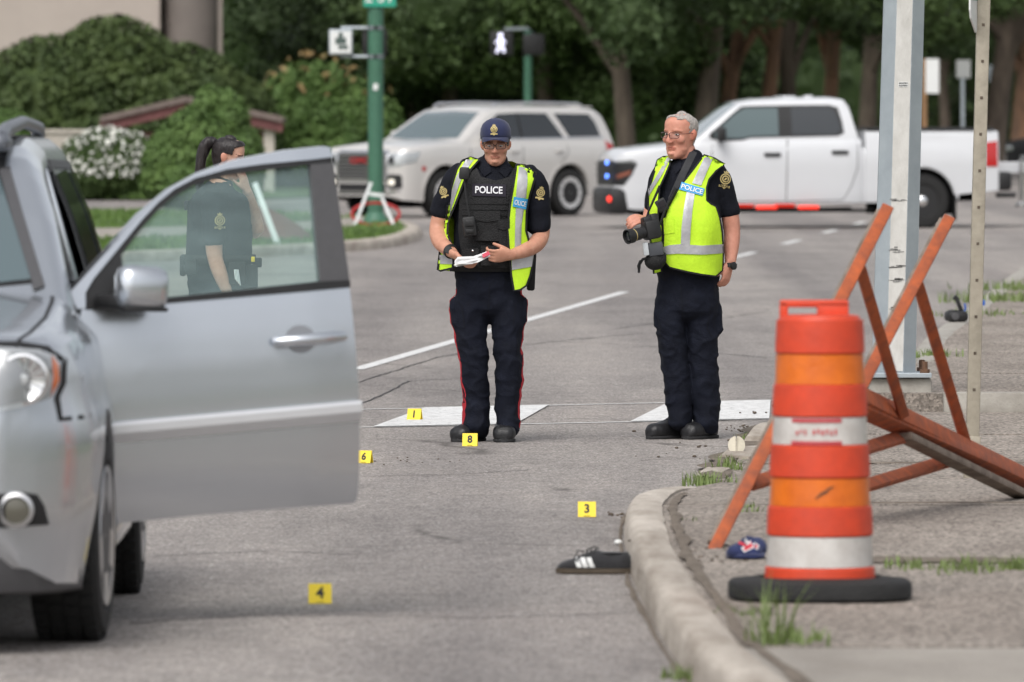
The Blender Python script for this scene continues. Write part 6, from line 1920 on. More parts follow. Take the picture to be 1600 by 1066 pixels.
def hair_shell(parent, T, keep, mat, grow=.006, amp=.004, extra=None, fem=False):
    q = MB(); w = .94 if fem else 1
    rows = [(-.09, .054, .058, -.02), (-.062, .0615, .074, -.012), (-.03, .067, .086, -.006), (.0, .071, .092, 0), (.035, .0755, .096, .005), (.07, .075, .094, .008), (.095, .064, .080, .010), (.112, .044, .056, .012), (.120, .020, .026, .012)]
    chain(q, [(0, y, z, a * w + grow, b + grow) for z, a, b, y in rows], (1, 0, 0), 10, 112, 2.15)
    me = q.mesh()
    noisy(me, amp, 42, 3)
    bm = bmesh.new(); bm.from_mesh(me)
    bm.normal_update()
    kill = [f for f in bm.faces if not keep(f.calc_center_median(), noise.noise(f.calc_center_median() * 70))]
    bmesh.ops.delete(bm, geom=kill, context='FACES')
    ex = bmesh.ops.extrude_face_region(bm, geom=bm.faces[:])
    for v in [e for e in ex['geom'] if isinstance(e, bmesh.types.BMVert)]:
        k = v.co.normalized(); v.co -= k * (grow + .004)
    bmesh.ops.recalc_face_normals(bm, faces=bm.faces[:])
    bm.to_mesh(me); bm.free()
    me.transform(T)
    return mesh_obj('hair', me, mat, parent, 60)

def hand_add(mb, w, d, n, side, curl=(.5, .6, .4), spread=.0, thumb=(.55, .75, -.25), thumb_bend=.35, sc=1.0, splay=None):
    """Palm, four fingers and a thumb from the wrist w: d towards the knuckles, n out of the back of the hand, side towards the thumb."""
    d = Vector(d).normalized(); n = Vector(n); n = (n - d * n.dot(d)).normalized(); s = Vector(side); s = (s - d * s.dot(d) - n * s.dot(n)).normalized()
    w = Vector(w)
    P_ = lambda a, b, c: w + (d * a + s * b + n * c) * sc
    def ch(pts, r0, r1, ref):
        rr = np.linspace(r0, r1, len(pts)) * sc
        chain(mb, [(*p, r, r) for p, r in zip(pts, rr)], ref, 3, 12)
    chain(mb, [(*P_(-.02, 0, 0), .029 * sc, .021 * sc), (*P_(.02, .002, 0), .035 * sc, .019 * sc), (*P_(.06, .001, 0), .0415 * sc, .016 * sc), (*P_(.088, 0, 0), .040 * sc, .012 * sc)], s, 3, 18)
    for k, (off, L) in enumerate(((.030, .072), (.010, .080), (-.010, .074), (-.029, .058))):
        p = P_(.078, off, .0); dirv = d.copy(); pts = [p.copy()]
        dirv = (dirv + s * (off * spread * 10)).normalized()
        pts.append(p + dirv * .014 * sc)
        c = curl if not splay else [x + splay[k] for x in curl]
        q = pts[-1]
        for ang, f in zip(c, (.46, .30, .24)):
            dirv = (Matrix.Rotation(-ang, 3, n.cross(d)) @ dirv) if False else (dirv * math.cos(ang) - (n if True else n) * 0 + Vector((0, 0, 0)))
            pass
        # fingers bend in the plane of d and -n
        a = 0; q = pts[-1]
        for ang, f in zip(c, (.46, .30, .24)):
            a += ang
            v = (d * math.cos(a) - n * math.sin(a) + s * (off * spread * 10) * math.cos(a)).normalized()
            q = q + v * L * f * sc * 1.05
            pts.append(q)
        ch(pts, .0092, .0068, s)
    tb = P_(.018, .026, -.006); t1 = (d * thumb[0] + s * thumb[1] + n * thumb[2]).normalized(); t2 = (t1 + d * thumb_bend - n * thumb_bend * .6).normalized()
    ch([tb, tb + t1 * .036 * sc, tb + (t1 * .036 + t2 * .030) * sc, tb + (t1 * .036 + t2 * .052) * sc], .0135, .0085, d)

def crest(parent, c, h, ray, bvh, off=.004, words=None, rot=0):
    """A gold thread police crest: crown, ringed wreath and scroll."""
    ca, sa = math.cos(rot), math.sin(rot)
    X = lambda pl: [(c[0] + (a * ca - b * sa) * h, c[1] + (a * sa + b * ca) * h) for a, b in pl]
    el = lambda rx, rz, cz, n=18: [(rx * math.cos(a), cz + rz * math.sin(a)) for a in np.linspace(0, 6.283, n + 1)[:-1]]
    o = decal('crest', X(el(.30, .30, .05)), ray, bvh, GOLD, parent, off, .002, .02)
    decal('crest_field', X(el(.235, .235, .05)), ray, bvh, NAVY, o, off + .001, .001, .02)
    decal('crest_ring', X(el(.19, .19, .05)), ray, bvh, GOLD, o, off + .002, .001, .02)
    decal('crest_heart', X(el(.12, .12, .05)), ray, bvh, NAVY, o, off + .003, .001, .02)
    decal('crest_beast', X([(-.07, -.02), (-.03, .10), (.05, .13), (.08, .06), (.03, .05), (.06, -.02), (.0, .0), (-.03, -.04)]), ray, bvh, GOLD, o, off + .004, .001, .02)
    decal('crest_crown', X([(-.13, .36), (-.15, .46), (-.07, .42), (0, .52), (.07, .42), (.15, .46), (.13, .36)]), ray, bvh, GOLD, o, off, .002, .02)
    decal('crest_scroll', X([(-.30, -.30), (-.30, -.42), (-.12, -.40), (0, -.50), (.12, -.40), (.30, -.42), (.30, -.30), (0, -.27)]), ray, bvh, GOLD, o, off, .002, .02)
    if words:
        text_decal('letters', words, (c[0] + .34 * h * sa, c[1] - .345 * h * ca), h * .105, ray, bvh, NAVY, o, off + .002, rot, .03, 1.1)
    return o

def boot(parent, heel, toe, w=.048, h=.115, ankle=.052):
    """Boot from heel to toe on the ground, with a sole of its own."""
    heel, toe = Vector(heel), Vector(toe); L = (toe - heel).length; t = (toe - heel).normalized(); u = Vector((0, 0, 1)); s = t.cross(u)
    def ring(f, wd, z0, z1, n=20, sq=2.6):
        o = []
        for j in range(n):
            a = 2 * math.pi * j / n; c, q = math.cos(a), math.sin(a)
            o.append(heel + t * L * f + s * wd * math.copysign(abs(c) ** (2 / sq), c) + u * ((z0 + z1) / 2 + (z1 - z0) / 2 * math.copysign(abs(q) ** (2 / sq), q)))
        return o
    q = MB()
    prof = [(0.0, .022, .01, .07), (.03, .033, .004, .10), (.12, .039, .003, .125), (.25, .041, .003, .13), (.36, .041, .003, .118), (.5, .043, .003, .100), (.65, .049, .003, .088), (.8, .049, .003, .085), (.92, .043, .004, .076), (.98, .030, .008, .060), (1.0, .016, .012, .046)]
    q.rings([ring(f, wd * w / .048, a, b * h / .115) for f, wd, a, b in prof])
    chain(q, [(*(heel + t * L * .20 + u * .07), ankle * .9, ankle), (*(heel + t * L * .18 + u * .17), ankle, ankle * 1.08)], s, 2, 18)
    me = fuse(q, .0055, 2); noisy(me, .0025, 30, L * 10)
    b = mesh_obj('boot', me, BOOT, parent, 180)
    q = MB()
    q.rings([ring(f, wd * w / .048 - .001, 0.0, .020, 20, 5) for f, wd in ((-.012, .020), (.02, .034), (.12, .040), (.3, .038), (.42, .037), (.65, .049), (.82, .047), (.94, .036), (1.012, .014))])
    q.build('sole', SOLE, b, smooth=40)
    q = MB()
    for k in range(5):
        f = .36 + k * .06; z = float(np.interp(f, [.3, .5, .65], [.128, .10, .083])) * h / .115 + .002
        q.tube([heel + t * L * f + s * .026 + u * (z - .012), heel + t * L * f + u * z, heel + t * L * f - s * .026 + u * (z - .012)], .003, 5)
    q.build('laces', ARMOR, b, smooth=60)
    return b

def trousers(parent, chains, seed, extra=None, name='trousers'):
    q = MB()
    for c in chains: chain(q, c, (1, 0, 0), 4, 28, 2.2)
    if extra: extra(q)
    me = fuse(q, .0085, 4)
    off = Vector((seed * 3.7, seed, 0))
    def f(p):
        low = max(0, 1 - p.z / .42); kn = math.exp(-((p.z - .50) / .12) ** 2); hip = math.exp(-((p.z - .84) / .12) ** 2)
        f1 = noise.noise(Vector((p.x * 6, p.y * 6, p.z * (26 + 6 * noise.noise(p * 3)))) + off)
        f2 = noise.noise(Vector((p.x * 14, p.y * 14, p.z * 5)) + off)
        f3 = noise.noise(Vector((p.x * 10 + p.z * 14, p.y * 8, p.z * 9 - p.x * 10)) + off)
        f4 = max(0, .22 - abs(noise.noise(Vector((p.x * 7 - p.z * 8, p.y * 6, p.z * 7 + p.x * 9)) + off))) + .8 * max(0, .16 - abs(noise.noise(Vector((p.x * 9 + p.z * 4, p.y * 9, p.z * 12)) - off)))
        return (f1 * (.001 + .005 * low + .002 * kn) + f2 * .005 + f3 * (.005 + .005 * hip + .004 * kn) + f4 * (.020 + .022 * low + .016 * kn) - .002 - .010 * hip)
    push(me, f)
    return mesh_obj(name, me, NAVYT, parent, 180), bvh_of((me, None))

def shirt(parent, chains, seed, vox=.007, mat=NAVY, amp=.005, sq=2.2, name='shirt'):
    q = MB()
    for c in chains: chain(q, c, (1, 0, 0), 4, 28, sq)
    me = fuse(q, vox, 4)
    off = Vector((seed * 2.3, seed * 5, 1))
    push(me, lambda p: noise.noise(Vector((p.x * 13 + p.z * 8, p.y * 13, p.z * 15 - p.x * 8)) + off) * amp + noise.noise(p * 34 + off) * amp * .3)
    return mesh_obj(name, me, mat, parent, 180), bvh_of((me, None))

def person(px0, py0, label):
    b = G(px0, py0); s = FPX / b.y
    t = thing('person', label, 'person', (b.x, b.y, 0))
    n = lambda px, py, y=0.0: Vector(((px - px0) / s, y, CAMH - (py - 162) / s))
    def ch(*rows): return [(*n(a, b_, y), r1 / s, r2 / s) for a, b_, y, r1, r2 in rows]
    q2 = lambda pl: [((a - px0) / s, CAMH - (b_ - 162) / s) for a, b_ in pl]
    return t, n, ch, q2, s
def rotm(yaw, pitch, roll=0): return Matrix.Rotation(yaw, 4, 'Z') @ Matrix.Rotation(roll, 4, 'Y') @ Matrix.Rotation(pitch, 4, 'X')
def shrink(rows, k): return [(a, b, c, r * k, q * k) for a, b, c, r, q in rows]

# ================================================================== man in the cap
def man_in_cap():
    t, N, ch, Q, s = person(763, 690, 'man in navy cap and open lime vest over black body armour, holding papers')
    # trousers
    pel = ch((763, 412, .0, 52, 38), (764, 440, .0, 54.5, 42), (764, 474, .0, 54, 42))
    lL = ch((736, 470, .0, 29, 38), (736, 500, .0, 28.5, 36), (737, 530, -.01, 24.5, 30), (741, 562, -.015, 21.5, 27), (742, 592, .0, 21.5, 26), (744, 628, .015, 20.5, 24), (744.5, 660, .01, 21, 26), (744, 669, .0, 21, 27))
    lR = ch((793, 470, .0, 28.5, 38), (794, 500, -.01, 27, 35), (793, 536, -.02, 22.5, 29), (796, 572, -.02, 21.5, 27), (795, 604, -.01, 20, 25), (793, 640, .0, 18.5, 23), (793, 664, -.01, 17.5, 24), (793, 673, -.02, 17.5, 25))
    def pockets(q):
        for px, py in ((707, 487), (820, 484)):
            c = N(px, py, .0); q.box(c, (.030, .15, .16), Matrix.Rotation(R(5 if px > 760 else -5), 3, 'Y'), bev=.02)
    tr, tb = trousers(t, [pel, lL, lR], 1, pockets)
    for ray, pl in ((LEFT, [(822, 452), (823, 480), (821, 500), (813, 536), (817, 575), (815, 610), (811, 645), (809, 668)]), (RIGHT, [(706, 452), (703, 480), (706, 505), (713, 536), (720, 575), (722, 610), (724, 645), (724, 664)])):
        z = [Q([p])[0][1] for p in pl]
        decal('side_stripe', line_poly([(-.018 + .01 * math.sin(k), zz_) for k, zz_ in enumerate(z)], .036), ray, tb, REDT, tr, .003, .004, .03)
    for pl in ([(765, 442), (764, 470), (763, 497)],): decal('fly_seam', line_poly(Q(pl), .008), FRONT, tb, NAVY, tr, .002, .003, .02)
    for pl in ([(711, 470), (722, 476), (726, 512)], [(818, 468), (806, 474), (802, 508)]): decal('pocket_seam', line_poly(Q(pl), .007), FRONT, tb, NAVY, tr, .002, .003, .02)
    boot(t, N(751, 690, .11).xy.to_3d(), N(712, 690, -.10).xy.to_3d(), .058, .125)
    boot(t, N(790, 690, .13).xy.to_3d(), N(787, 690, -.15).xy.to_3d(), .062, .130)
    # body
    torso = ch((764, 440, .0, 46, 32), (763, 400, .0, 50, 33), (764, 350, .0, 50, 35), (766, 310, .0, 54, 34), (768, 285, .005, 50, 27), (771, 270, .01, 38, 22), (773, 256, .015, 24, 18))
    neck = ch((773, 268, .02, 17, 18), (774, 252, .0, 16, 17), (774, 238, -.01, 15, 17))
    aL = ch((720, 284, .0, 9, 10), (703, 305, .01, 12, 12), (691, 334, .01, 14.5, 15), (684, 358, .0, 13.5, 13.5), (688, 376, -.07, 13.5, 13.5), (698, 387, -.14, 11.5, 11.5), (708, 395, -.205, 8.8, 8))
    aR = ch((827, 288, .0, 9, 10), (840, 312, .01, 12, 12), (844, 345, .01, 14.5, 15), (845, 368, .0, 13.5, 13.5), (836, 382, -.07, 13.5, 13.5), (818, 391, -.15, 11.5, 11.5), (800, 397, -.205, 8.8, 8))
    T = Matrix.Translation(N(774.5, 227.5, -.045)) @ rotm(R(-2), R(5)) @ Matrix.Diagonal((.97, .95, .80, 1))
    mb = MB()
    for c in (torso, shrink(pel, .85), shrink(lL, .8), shrink(lR, .8)): chain(mb, c, (1, 0, 0), 3, 20)
    for c in (neck, ): chain(mb, c, (1, 0, 0), 3, 20)
    for c in (aL, aR): chain(mb, c, (1, 0, 0), 4, 16)
    head_add(mb, T)
    wl_, wr_ = N(710, 397, -.215), N(798, 397.5, -.215)
    hand_add(mb, wl_, (.66, -.45, -.50), (-.55, -.35, -.75), (.30, -.45, .80), (.55, .75, .5), thumb=(.8, .35, .25), thumb_bend=.3)
    hand_add(mb, wr_, (-.90, -.35, -.05), (.10, -.75, -.30), (-.15, -.2, .95), (.45, .9, .7), thumb=(.85, .45, -.35), thumb_bend=.4, splay=(0, .1, .2, .3))
    me = fuse(mb, .0052, 2, face_field(T))
    face_tone(me, T, (.30, .22, .18), .10)
    mesh_obj('body', me, SKIN1, t, 180)
    eyes(t, T, (0, -.004)); spectacles(t, T @ Matrix.Translation((0, 0, .003)), FRAME, .027, .0195, .0021)
    hair_shell(t, T, lambda p, r: p.z < .05 and p.z > -.035 + .03 * r and p.y > -.035 - p.z * .3 + .01 * r and (p.y > .03 or p.z > .0), HAIRD, .004, .003)
    # cap
    q = MB(); rings = []
    for z, f in ((.046, 1.03), (.075, 1.05), (.115, 1.02), (.148, .88), (.171, .63), (.184, .34), (.187, .06)):
        rings.append([Vector((.084 * f * math.cos(a), .006 + .106 * f * math.sin(a), z - .010 * math.sin(a) * (f > .9))) for a in np.linspace(0, 6.283, 41)[:-1]])
    q.rings(rings); cme = q.mesh(); cbv = bvh_of((cme, T)); cme.transform(T); cap = mesh_obj('cap', cme, CAPN, t, 180)
    q = MB(); R0, R1 = [], []
    gr = []
    for k in range(17):
        a = -math.pi / 2 + R(-66) + R(132) * k / 16
        f = math.cos((k / 16 - .5) * math.pi) ** .55
        x, y = math.cos(a), math.sin(a)
        gr.append([Vector((.0845 * x, .006 + .107 * y, .068)), Vector((.0845 * x * 1.01, .006 + .107 * y - .035 * f, .072 - .008 * f - .020 * x * x)), Vector((.082 * x, .006 + .107 * y -   .056 * f, .078 - .018 * f - .052 * x * x)), Vector((.082 * x, .006 + .107 * y -   .056 * f, .074 - .018 * f - .052 * x * x)), Vector((.0845 * x * 1.01, .006 + .107 * y - .035 * f, .067 - .008 * f - .020 * x * x)), Vector((.0845 * x, .006 + .107 * y, .062))])
    q.rings(gr); q.v = [tuple(T @ Vector(v)) for v in q.v]; q.build('peak', CAPN, cap, smooth=50)
    q = MB(); q.lathe([(.008, 0), (.006, .005), (.001, .006)], 12, (0, .006, .185)); q.v = [tuple(T @ Vector(v)) for v in q.v]; q.build('button', CAPN, cap)
    crest(cap, Q([(772, 203)])[0], 18 / s, FRONT, cbv, .003)
    # shirt
    sT = ch((763, 432, .0, 53, 38), (763, 395, .0, 55, 39), (764, 350, .0, 55, 41), (766, 310, .0, 59, 40), (768, 286, .0, 62, 35), (770, 269, .005, 56, 29), (772, 257, .01, 31, 24), (774, 249, .012, 19.5, 20))
    sl = ch((722, 268, .0, 17, 19), (712, 284, .0, 21, 22), (702, 304, .005, 20, 22), (693, 322, .01, 19, 20), (688, 333, .01, 18, 19))
    sr = ch((824, 270, .0, 17, 19), (834, 288, .0, 21, 22), (840, 315, .005, 20, 22), (841, 338, .01, 19.5, 20.5), (841, 356, .01, 19, 20))
    sh, sbv = shirt(t, [sT, sl, sr], 1)
    for pl in ([(758, 246), (748, 262), (757, 276), (768, 268), (764, 254)], [(790, 247), (801, 263), (790, 278), (780, 268), (784, 254)]):
        decal('collar', Q(pl), FRONT, sbv, NAVY, sh, .010, .008, .02)
    # body armour
    arm = decal('armour_carrier', Q([(731, 272), (745, 262), (752, 276), (775, 282), (796, 276), (803, 262), (812, 272), (806, 300), (806, 360), (802, 418), (724, 418), (716, 360), (718, 310), (726, 290)]), FRONT, sbv, ARMOR, t, .040, .045, .03)
    am, av = None, bvh_of((arm.data, None))
    decal('name_panel', Q(rrect(738, 306.5, 791, 286.5, .0)[0:0] or [(738, 286.5), (791, 288), (790.5, 307), (738, 305.5)]), FRONT, av, M('panel_dark', (.016, .013, .022), .8), arm, .006, .008, .03)
    text_decal('letters', 'POLICE', Q([(764, 296.3)])[0], 11.2 / s, FRONT, av, M('white_print', (.72, .72, .74), .7), arm, .0085, R(-1.5), .022, .88)
    for k in range(3):
        y = 314 + k * 9; decal('webbing', Q([(722, y), (804, y + 1), (804, y + 5), (722, y + 4)]), FRONT, av, ARMOR, arm, .004, .005, .03)
    for pl, o_ in (([(741, 330), (782, 331), (781, 376), (743, 375)], .03), ([(779, 343), (797, 343), (796, 388), (780, 388)], .035), ([(722, 388), (748, 388), (748, 414), (722, 414)], .03), ([(752, 384), (778, 384), (778, 414), (752, 414)], .02)):
        p_ = decal('pouch', Q(pl), FRONT, av, ARMOR, arm, o_, o_ + .004, .03)
        (x0, y0), (x1, y1) = pl[0], pl[2]
        decal('pouch_flap', Q([(x0 - .5, y0 - 1), (x1 + .5, y0 - 1), (x1 + .5, y0 + 13), ((x0 + x1) / 2, y0 + 16), (x0 - .5, y0 + 13)]), FRONT, av, ARMOR, p_, o_ + .006, .008, .03)
    q = MB(); c = N(734, 353, -.235); q.box(c, (.072, .045, .11), Matrix.Rotation(R(-8), 3, 'Y'), bev=.012); q.box(c + Vector((.0, -.028, .02)), (.05, .012, .035), bev=.004); q.box(c + Vector((.0, -.028, -.025)), (.045, .010, .02), bev=.003); q.build('body_radio', BLACKP, arm, smooth=40)
    q = MB(); q.ball(N(739, 391, -.20), .008, 10, 6); q.build('snap', CHROME, arm, smooth=180)
    # open hi-vis vest
    ev = MB(); chain(ev, ch((763, 462, -.01, 80, 52), (763, 425, -.01, 79, 52), (763, 395, -.01, 76, 54), (765, 350, -.01, 67, 56), (767, 312, -.005, 65, 53), (769, 288, .0, 71, 46), (771, 271, .0, 73, 39), (773, 258, .0, 51, 34), (774, 249, .0, 24, 24)), (1, 0, 0), 5, 40, 2.3)
    eme = ev.mesh(); noisy(eme, .010, 14, 4, (1, 1, .45)); evb = bvh_of((eme, None))
    vp = []
    for nm, pl in (('vest_front', [(722, 251), (735, 246), (749, 249), (736, 264), (727, 279), (719, 300), (709, 325), (700, 345), (699, 365), (707, 384), (709, 402), (707, 418), (688, 423), (684, 421), (687, 395), (693, 362), (698, 335), (702, 305), (708, 283), (714, 264)]),
                   ('vest_front', [(807, 257), (820, 258), (838, 270), (833, 288), (828, 305), (823, 330), (822, 360), (829, 385), (834, 405), (829, 428), (823, 445), (813, 452), (803, 453), (799, 430), (797, 405), (795, 385), (793, 357), (797, 320), (803, 285)])):
        o = decal(nm, Q(pl), FRONT, evb, HIVIS, t, .006, .008, .014, 60); vp.append(o)
        decal('binding', line_poly([Q([p])[0] for p in pl + pl[:1]], .011), FRONT, evb, ARMOR, o, .009, .014, .014, 60)
    o = decal('vest_back', Q([(722, 252), (800, 252), (838, 270), (826, 310), (822, 350), (834, 405), (823, 440), (690, 423), (693, 362), (700, 330), (702, 305), (712, 266)]), BACK, evb, HIVIS, t, .0, .006, .03, 60)
    decal('reflective_tape', Q([(690, 400), (834, 400), (832, 420), (689, 420)]), BACK, evb, RETRO, o, .003, .004, .03, 60)
    rt = lambda o, pl: decal('reflective_tape', Q(pl), FRONT, evb, RETRO, o, .0115, .006, .014, 60)
    rt(vp[0], [(728, 249), (741, 249), (724, 272), (715, 296), (708, 318), (703, 335), (703, 318), (706, 298), (713, 276)])
    rt(vp[0], [(687, 398), (707, 397), (707, 412), (686, 412)])
    rt(vp[1], [(811, 260), (824, 263), (824, 285), (822, 309), (806, 309), (808, 285)]); rt(vp[1], [(806, 325), (819, 325), (815, 350), (814, 385), (812, 398), (804, 398), (805, 350)])
    rt(vp[1], [(799, 400), (834, 398), (831, 416), (800, 421)])
    decal('blue_patch', Q([(803, 307), (825, 311), (822, 327), (801, 322)]), FRONT, evb, BLUEP, vp[1], .0145, .006, .014, 60)
    text_decal('letters', 'OLICE', Q([(813, 317)])[0], 8 / s, FRONT, evb, SIGNW, vp[1], .0175, R(-12), .02, .62)
    # shoulder mike, shoulder crests, wrist watch, papers, holster
    q = MB(); c = N(726, 270.5, -.215); q.box(c, (.058, .035, .068), Matrix.Rotation(R(4), 3, 'Y'), bev=.012); q.tube([c + Vector((0, .01, -.03)), c + Vector((.005, .0, -.10)), c + Vector((.02, .0, -.20)), c + Vector((.03, .0, -.26))], .005, 6); q.build('shoulder_mike', BLACKP, t, smooth=40)
    RAYS = lambda a, b: ((a, -8, b), (0, 1, 0))
    crest(sh, Q([(844.5, 302)])[0], 22 / s, FRONT, sbv, .004, None, R(-12)); crest(sh, Q([(693, 300)])[0], 20 / s, FRONT, sbv, .004, None, R(20))
    q = MB(); a = N(703, 391, -.17); dv = (wl_ - N(690, 378, -.08)).normalized()
    T2 = Matrix.Translation(N(704.5, 392, -.178)) @ dv.to_track_quat('Z', 'Y').to_matrix().to_4x4()
    q.lathe([(.036, -.013), (.040, -.011), (.040, .011), (.036, .013)], 24, T=T2, cap=False); q.build('watch_strap', BLACKP, t, smooth=50)
    q = MB(); c = T2 @ Vector((0, 0, 0)) + Vector((-.012, -.038, .008)); q.lathe([(.021, -.006), (.021, .006), (.001, .007)], 16, T=Matrix.Translation(c) @ Matrix.Rotation(R(80), 4, 'X')); q.build('watch', BLACKP, t, smooth=40)
    pp = thing('papers', 'white folded paper and a red tipped slip held by the man in the cap', 'papers', t.location)
    q = MB()
    for k, pl in enumerate(([(711, 409), (716, 403), (742, 402), (760, 395), (766, 399), (748, 408), (728, 413), (713, 415)], [(716, 411), (735, 404), (752, 398), (762, 401), (738, 411)])):
        vs = [N(x, y, -.325 - .010 * k + (.02 * math.sin(x * .2))) for x, y in pl]; n_ = len(vs)
        vs += [v + Vector((0, .003, .012)) for v in vs]
        q.add(vs, [tuple(range(n_))[::-1], tuple(range(n_, 2 * n_))] + [(i, (i + 1) % n_, n_ + (i + 1) % n_, n_ + i) for i in range(n_)])
    q.build('sheet', PAPER, pp)
    q = MB(); q.beam(N(754, 399, -.335), N(765, 393.5, -.33), .022, .006, (0, -1, .3), .002); q.build('red_tip', M('red_card', (.55, .06, .10), .6), pp)
    q = MB(); q.beam(N(710, 413, -.335), N(728, 409.5, -.33), .014, .014, (0, -1, .3), .004); q.build('clip', M('pale_metal', (.42, .42, .38), .4, .5), pp)
    q = MB(); c = N(829, 424, .03)
    q.beam(N(832, 392, .02), N(829, 454, .03), .045, .075, (0, -1, 0), .012); q.box(N(826, 402, .0), (.05, .06, .07), bev=.01); q.build('holster', ARMOR, t, smooth=40)
    q = MB(); q.rings([[Vector((.213 * math.cos(a), .155 * math.sin(a), z)) for a in np.linspace(0, 6.283, 41)[:-1]] for z in (Q([(0, 424)])[0][1], Q([(0, 410)])[0][1])], cap=False)
    be = q.build('duty_belt', ARMOR, t, smooth=40); mo = be.modifiers.new('th', 'SOLIDIFY'); mo.thickness = .008
    return t
man_in_cap()

# ================================================================== man with the camera
def man_with_camera():
    t, N, ch, Q, s = person(1070, 686, 'grey haired man in spectacles and a lime police vest holding a large camera')
    pel = ch((1075, 418, .0, 49, 42), (1075, 445, .0, 52, 44), (1075, 478, .0, 51, 43))
    lL = ch((1049, 470, -.01, 27, 36), (1047, 500, -.02, 23.5, 34), (1050, 540, -.03, 21.5, 29), (1056, 580, -.02, 21, 26), (1060, 615, -.01, 22, 25), (1061, 640, -.01, 18.5, 24), (1062, 660, -.01, 17, 24))
    lR = ch((1097, 470, .02, 29, 38), (1096, 505, .02, 27, 35), (1098, 545, .015, 24, 30), (1100, 585, .02, 22.5, 27), (1101, 615, .03, 23, 27), (1104, 632, .03, 21.5, 26), (1104, 655, .03, 20.5, 26), (1104, 665, .02, 20, 26))
    def pk(q): q.box(N(1121, 496, .03), (.05, .15, .18), bev=.022); q.box(N(1026, 490, .0), (.03, .15, .16), bev=.014)
    tr, tb = trousers(t, [pel, lL, lR], 2, pk)
    for pl in ([(1112, 472), (1104, 512), (1113, 526)], [(1063, 445), (1066, 500)]): decal('pocket_seam', line_poly(Q(pl), .007), FRONT, tb, NAVY, tr, .002, .003, .02)
    boot(t, N(1070, 686, .10).xy.to_3d(), N(1012, 686, -.06).xy.to_3d(), .054, .122)
    boot(t, N(1116, 686, .12).xy.to_3d(), N(1071, 686, -.10).xy.to_3d(), .058, .126)
    torso = ch((1075, 440, .0, 42, 36), (1074, 400, -.01, 47, 42), (1073, 350, -.02, 48, 42), (1074, 310, .0, 49, 36), (1076, 285, .0, 44, 29), (1078, 268, .0, 34, 22), (1078, 254, .0, 24, 20))
    neck = ch((1078, 266, .02, 18, 19), (1074, 250, .0, 17.5, 19), (1069, 234, -.01, 17, 19))
    aR = ch((1117, 280, .0, 9, 10), (1133, 305, .02, 12, 12), (1141, 338, .03, 14, 15), (1144, 364, .03, 13, 13.5), (1143, 385, .01, 12, 12), (1141, 410, -.02, 8.6, 8))
    aL = ch((1038, 282, .03, 9, 10), (1024, 305, .06, 12, 12), (1018, 338, .06, 13.5, 14), (1015, 350, -.02, 12.5, 12.5), (1011, 348, -.10, 11, 11), (1008, 343, -.16, 9, 8))
    T = Matrix.Translation(N(1063, 210.8, -.03)) @ rotm(R(-40), R(3), R(2)) @ Matrix.Diagonal((1.09, 1.03, .97, 1))
    mb = MB()
    for c in (torso, shrink(pel, .85), shrink(lL, .8), shrink(lR, .8), neck): chain(mb, c, (1, 0, 0), 3, 20)
    for c in (aL, aR): chain(mb, c, (1, 0, 0), 4, 16)
    # second chin
    q = MB(); q.ball((0, -.040, -.096), (.040, .045, .020), 14, 10); mb.add(q.v, q.f, T)
    head_add(mb, T, open_mouth=.003)
    hand_add(mb, N(1140, 412, -.02), (-.25, -.10, -.95), (.80, -.55, -.1), (-.45, -.85, 0), (.55, .75, .6), thumb=(.85, .40, -.25), thumb_bend=.35, sc=1.02)
    hand_add(mb, N(1012, 344, -.155), (-.62, -.75, .10), (.35, -.55, .75), (.25, -.30, -.9), (.5, .7, .5), thumb=(.75, .55, -.3), thumb_bend=.3, sc=1.02)
    me = fuse(mb, .0052, 2, face_field(T))
    face_tone(me, T, (.86, .80, .76), .0, (.90, .72, .72))
    mesh_obj('body', me, SKIN2, t, 180)
    eyes(t, T, (.003, 0), .0046); spectacles(t, T, M('thin_dark_frame', (.06, .03, .03), .3, .4), .026, .0165, .0017)
    hair_shell(t, T, lambda p, r: (p.y > -.066 - .012 * r and p.z > .098 - .010 * r) or (p.y > -.03 and p.z > .082 - .012 * r and abs(p.x) > .035) or (p.z > -.060 + .02 * r and p.y > .034 + .008 * r) or (p.z > .022 + .01 * r and p.y > -.020 + .012 * r and abs(p.x) > .052), HAIRG, .0035, .0025)
    sT = ch((1075, 432, .0, 48, 40), (1074, 400, -.01, 52, 45), (1073, 350, -.02, 53, 46), (1074, 310, .0, 54, 41), (1076, 287, .0, 54, 36), (1078, 268, .0, 48, 31), (1078, 256, .005, 30, 25), (1077, 246, .008, 21, 22))
    sr = ch((1116, 266, .0, 17, 19), (1125, 284, .01, 18.5, 21), (1132, 304, .02, 17.5, 20), (1138, 322, .03, 16.5, 19), (1141, 332, .03, 16, 18))
    sl = ch((1040, 266, .02, 17, 19), (1031, 285, .05, 18, 20), (1026, 305, .06, 17, 18), (1023, 325, .06, 16, 17))
    sh, sbv = shirt(t, [sT, sr, sl], 2)
    for pl in ([(1056, 240), (1048, 255), (1055, 272), (1064, 262), (1063, 248)], [(1084, 232), (1097, 246), (1084, 268), (1070, 276), (1066, 264), (1076, 250)]): decal('collar', Q(pl), FRONT, sbv, NAVY, sh, .010, .008, .02)
    decal('placket', line_poly(Q([(1061, 272), (1051, 300), (1042, 330), (1037, 372)]), .028), FRONT, sbv, NAVY, sh, .004, .005, .02)
    for p in ((1057, 284), (1049, 306), (1043, 328)):
        h = sbv.ray_cast(Vector((Q([p])[0][0], -3, Q([p])[0][1])), Vector((0, 1, 0)))[0]; q = MB(); q.ball(h + Vector((0, -.006, 0)), (.006, .003, .006), 10, 6); q.build('button', BLACKP, sh, smooth=180)
    crest(sh, Q([(1133, 281)])[0], 29 / s, FRONT, sbv, .004, 'POLICE', R(-10))
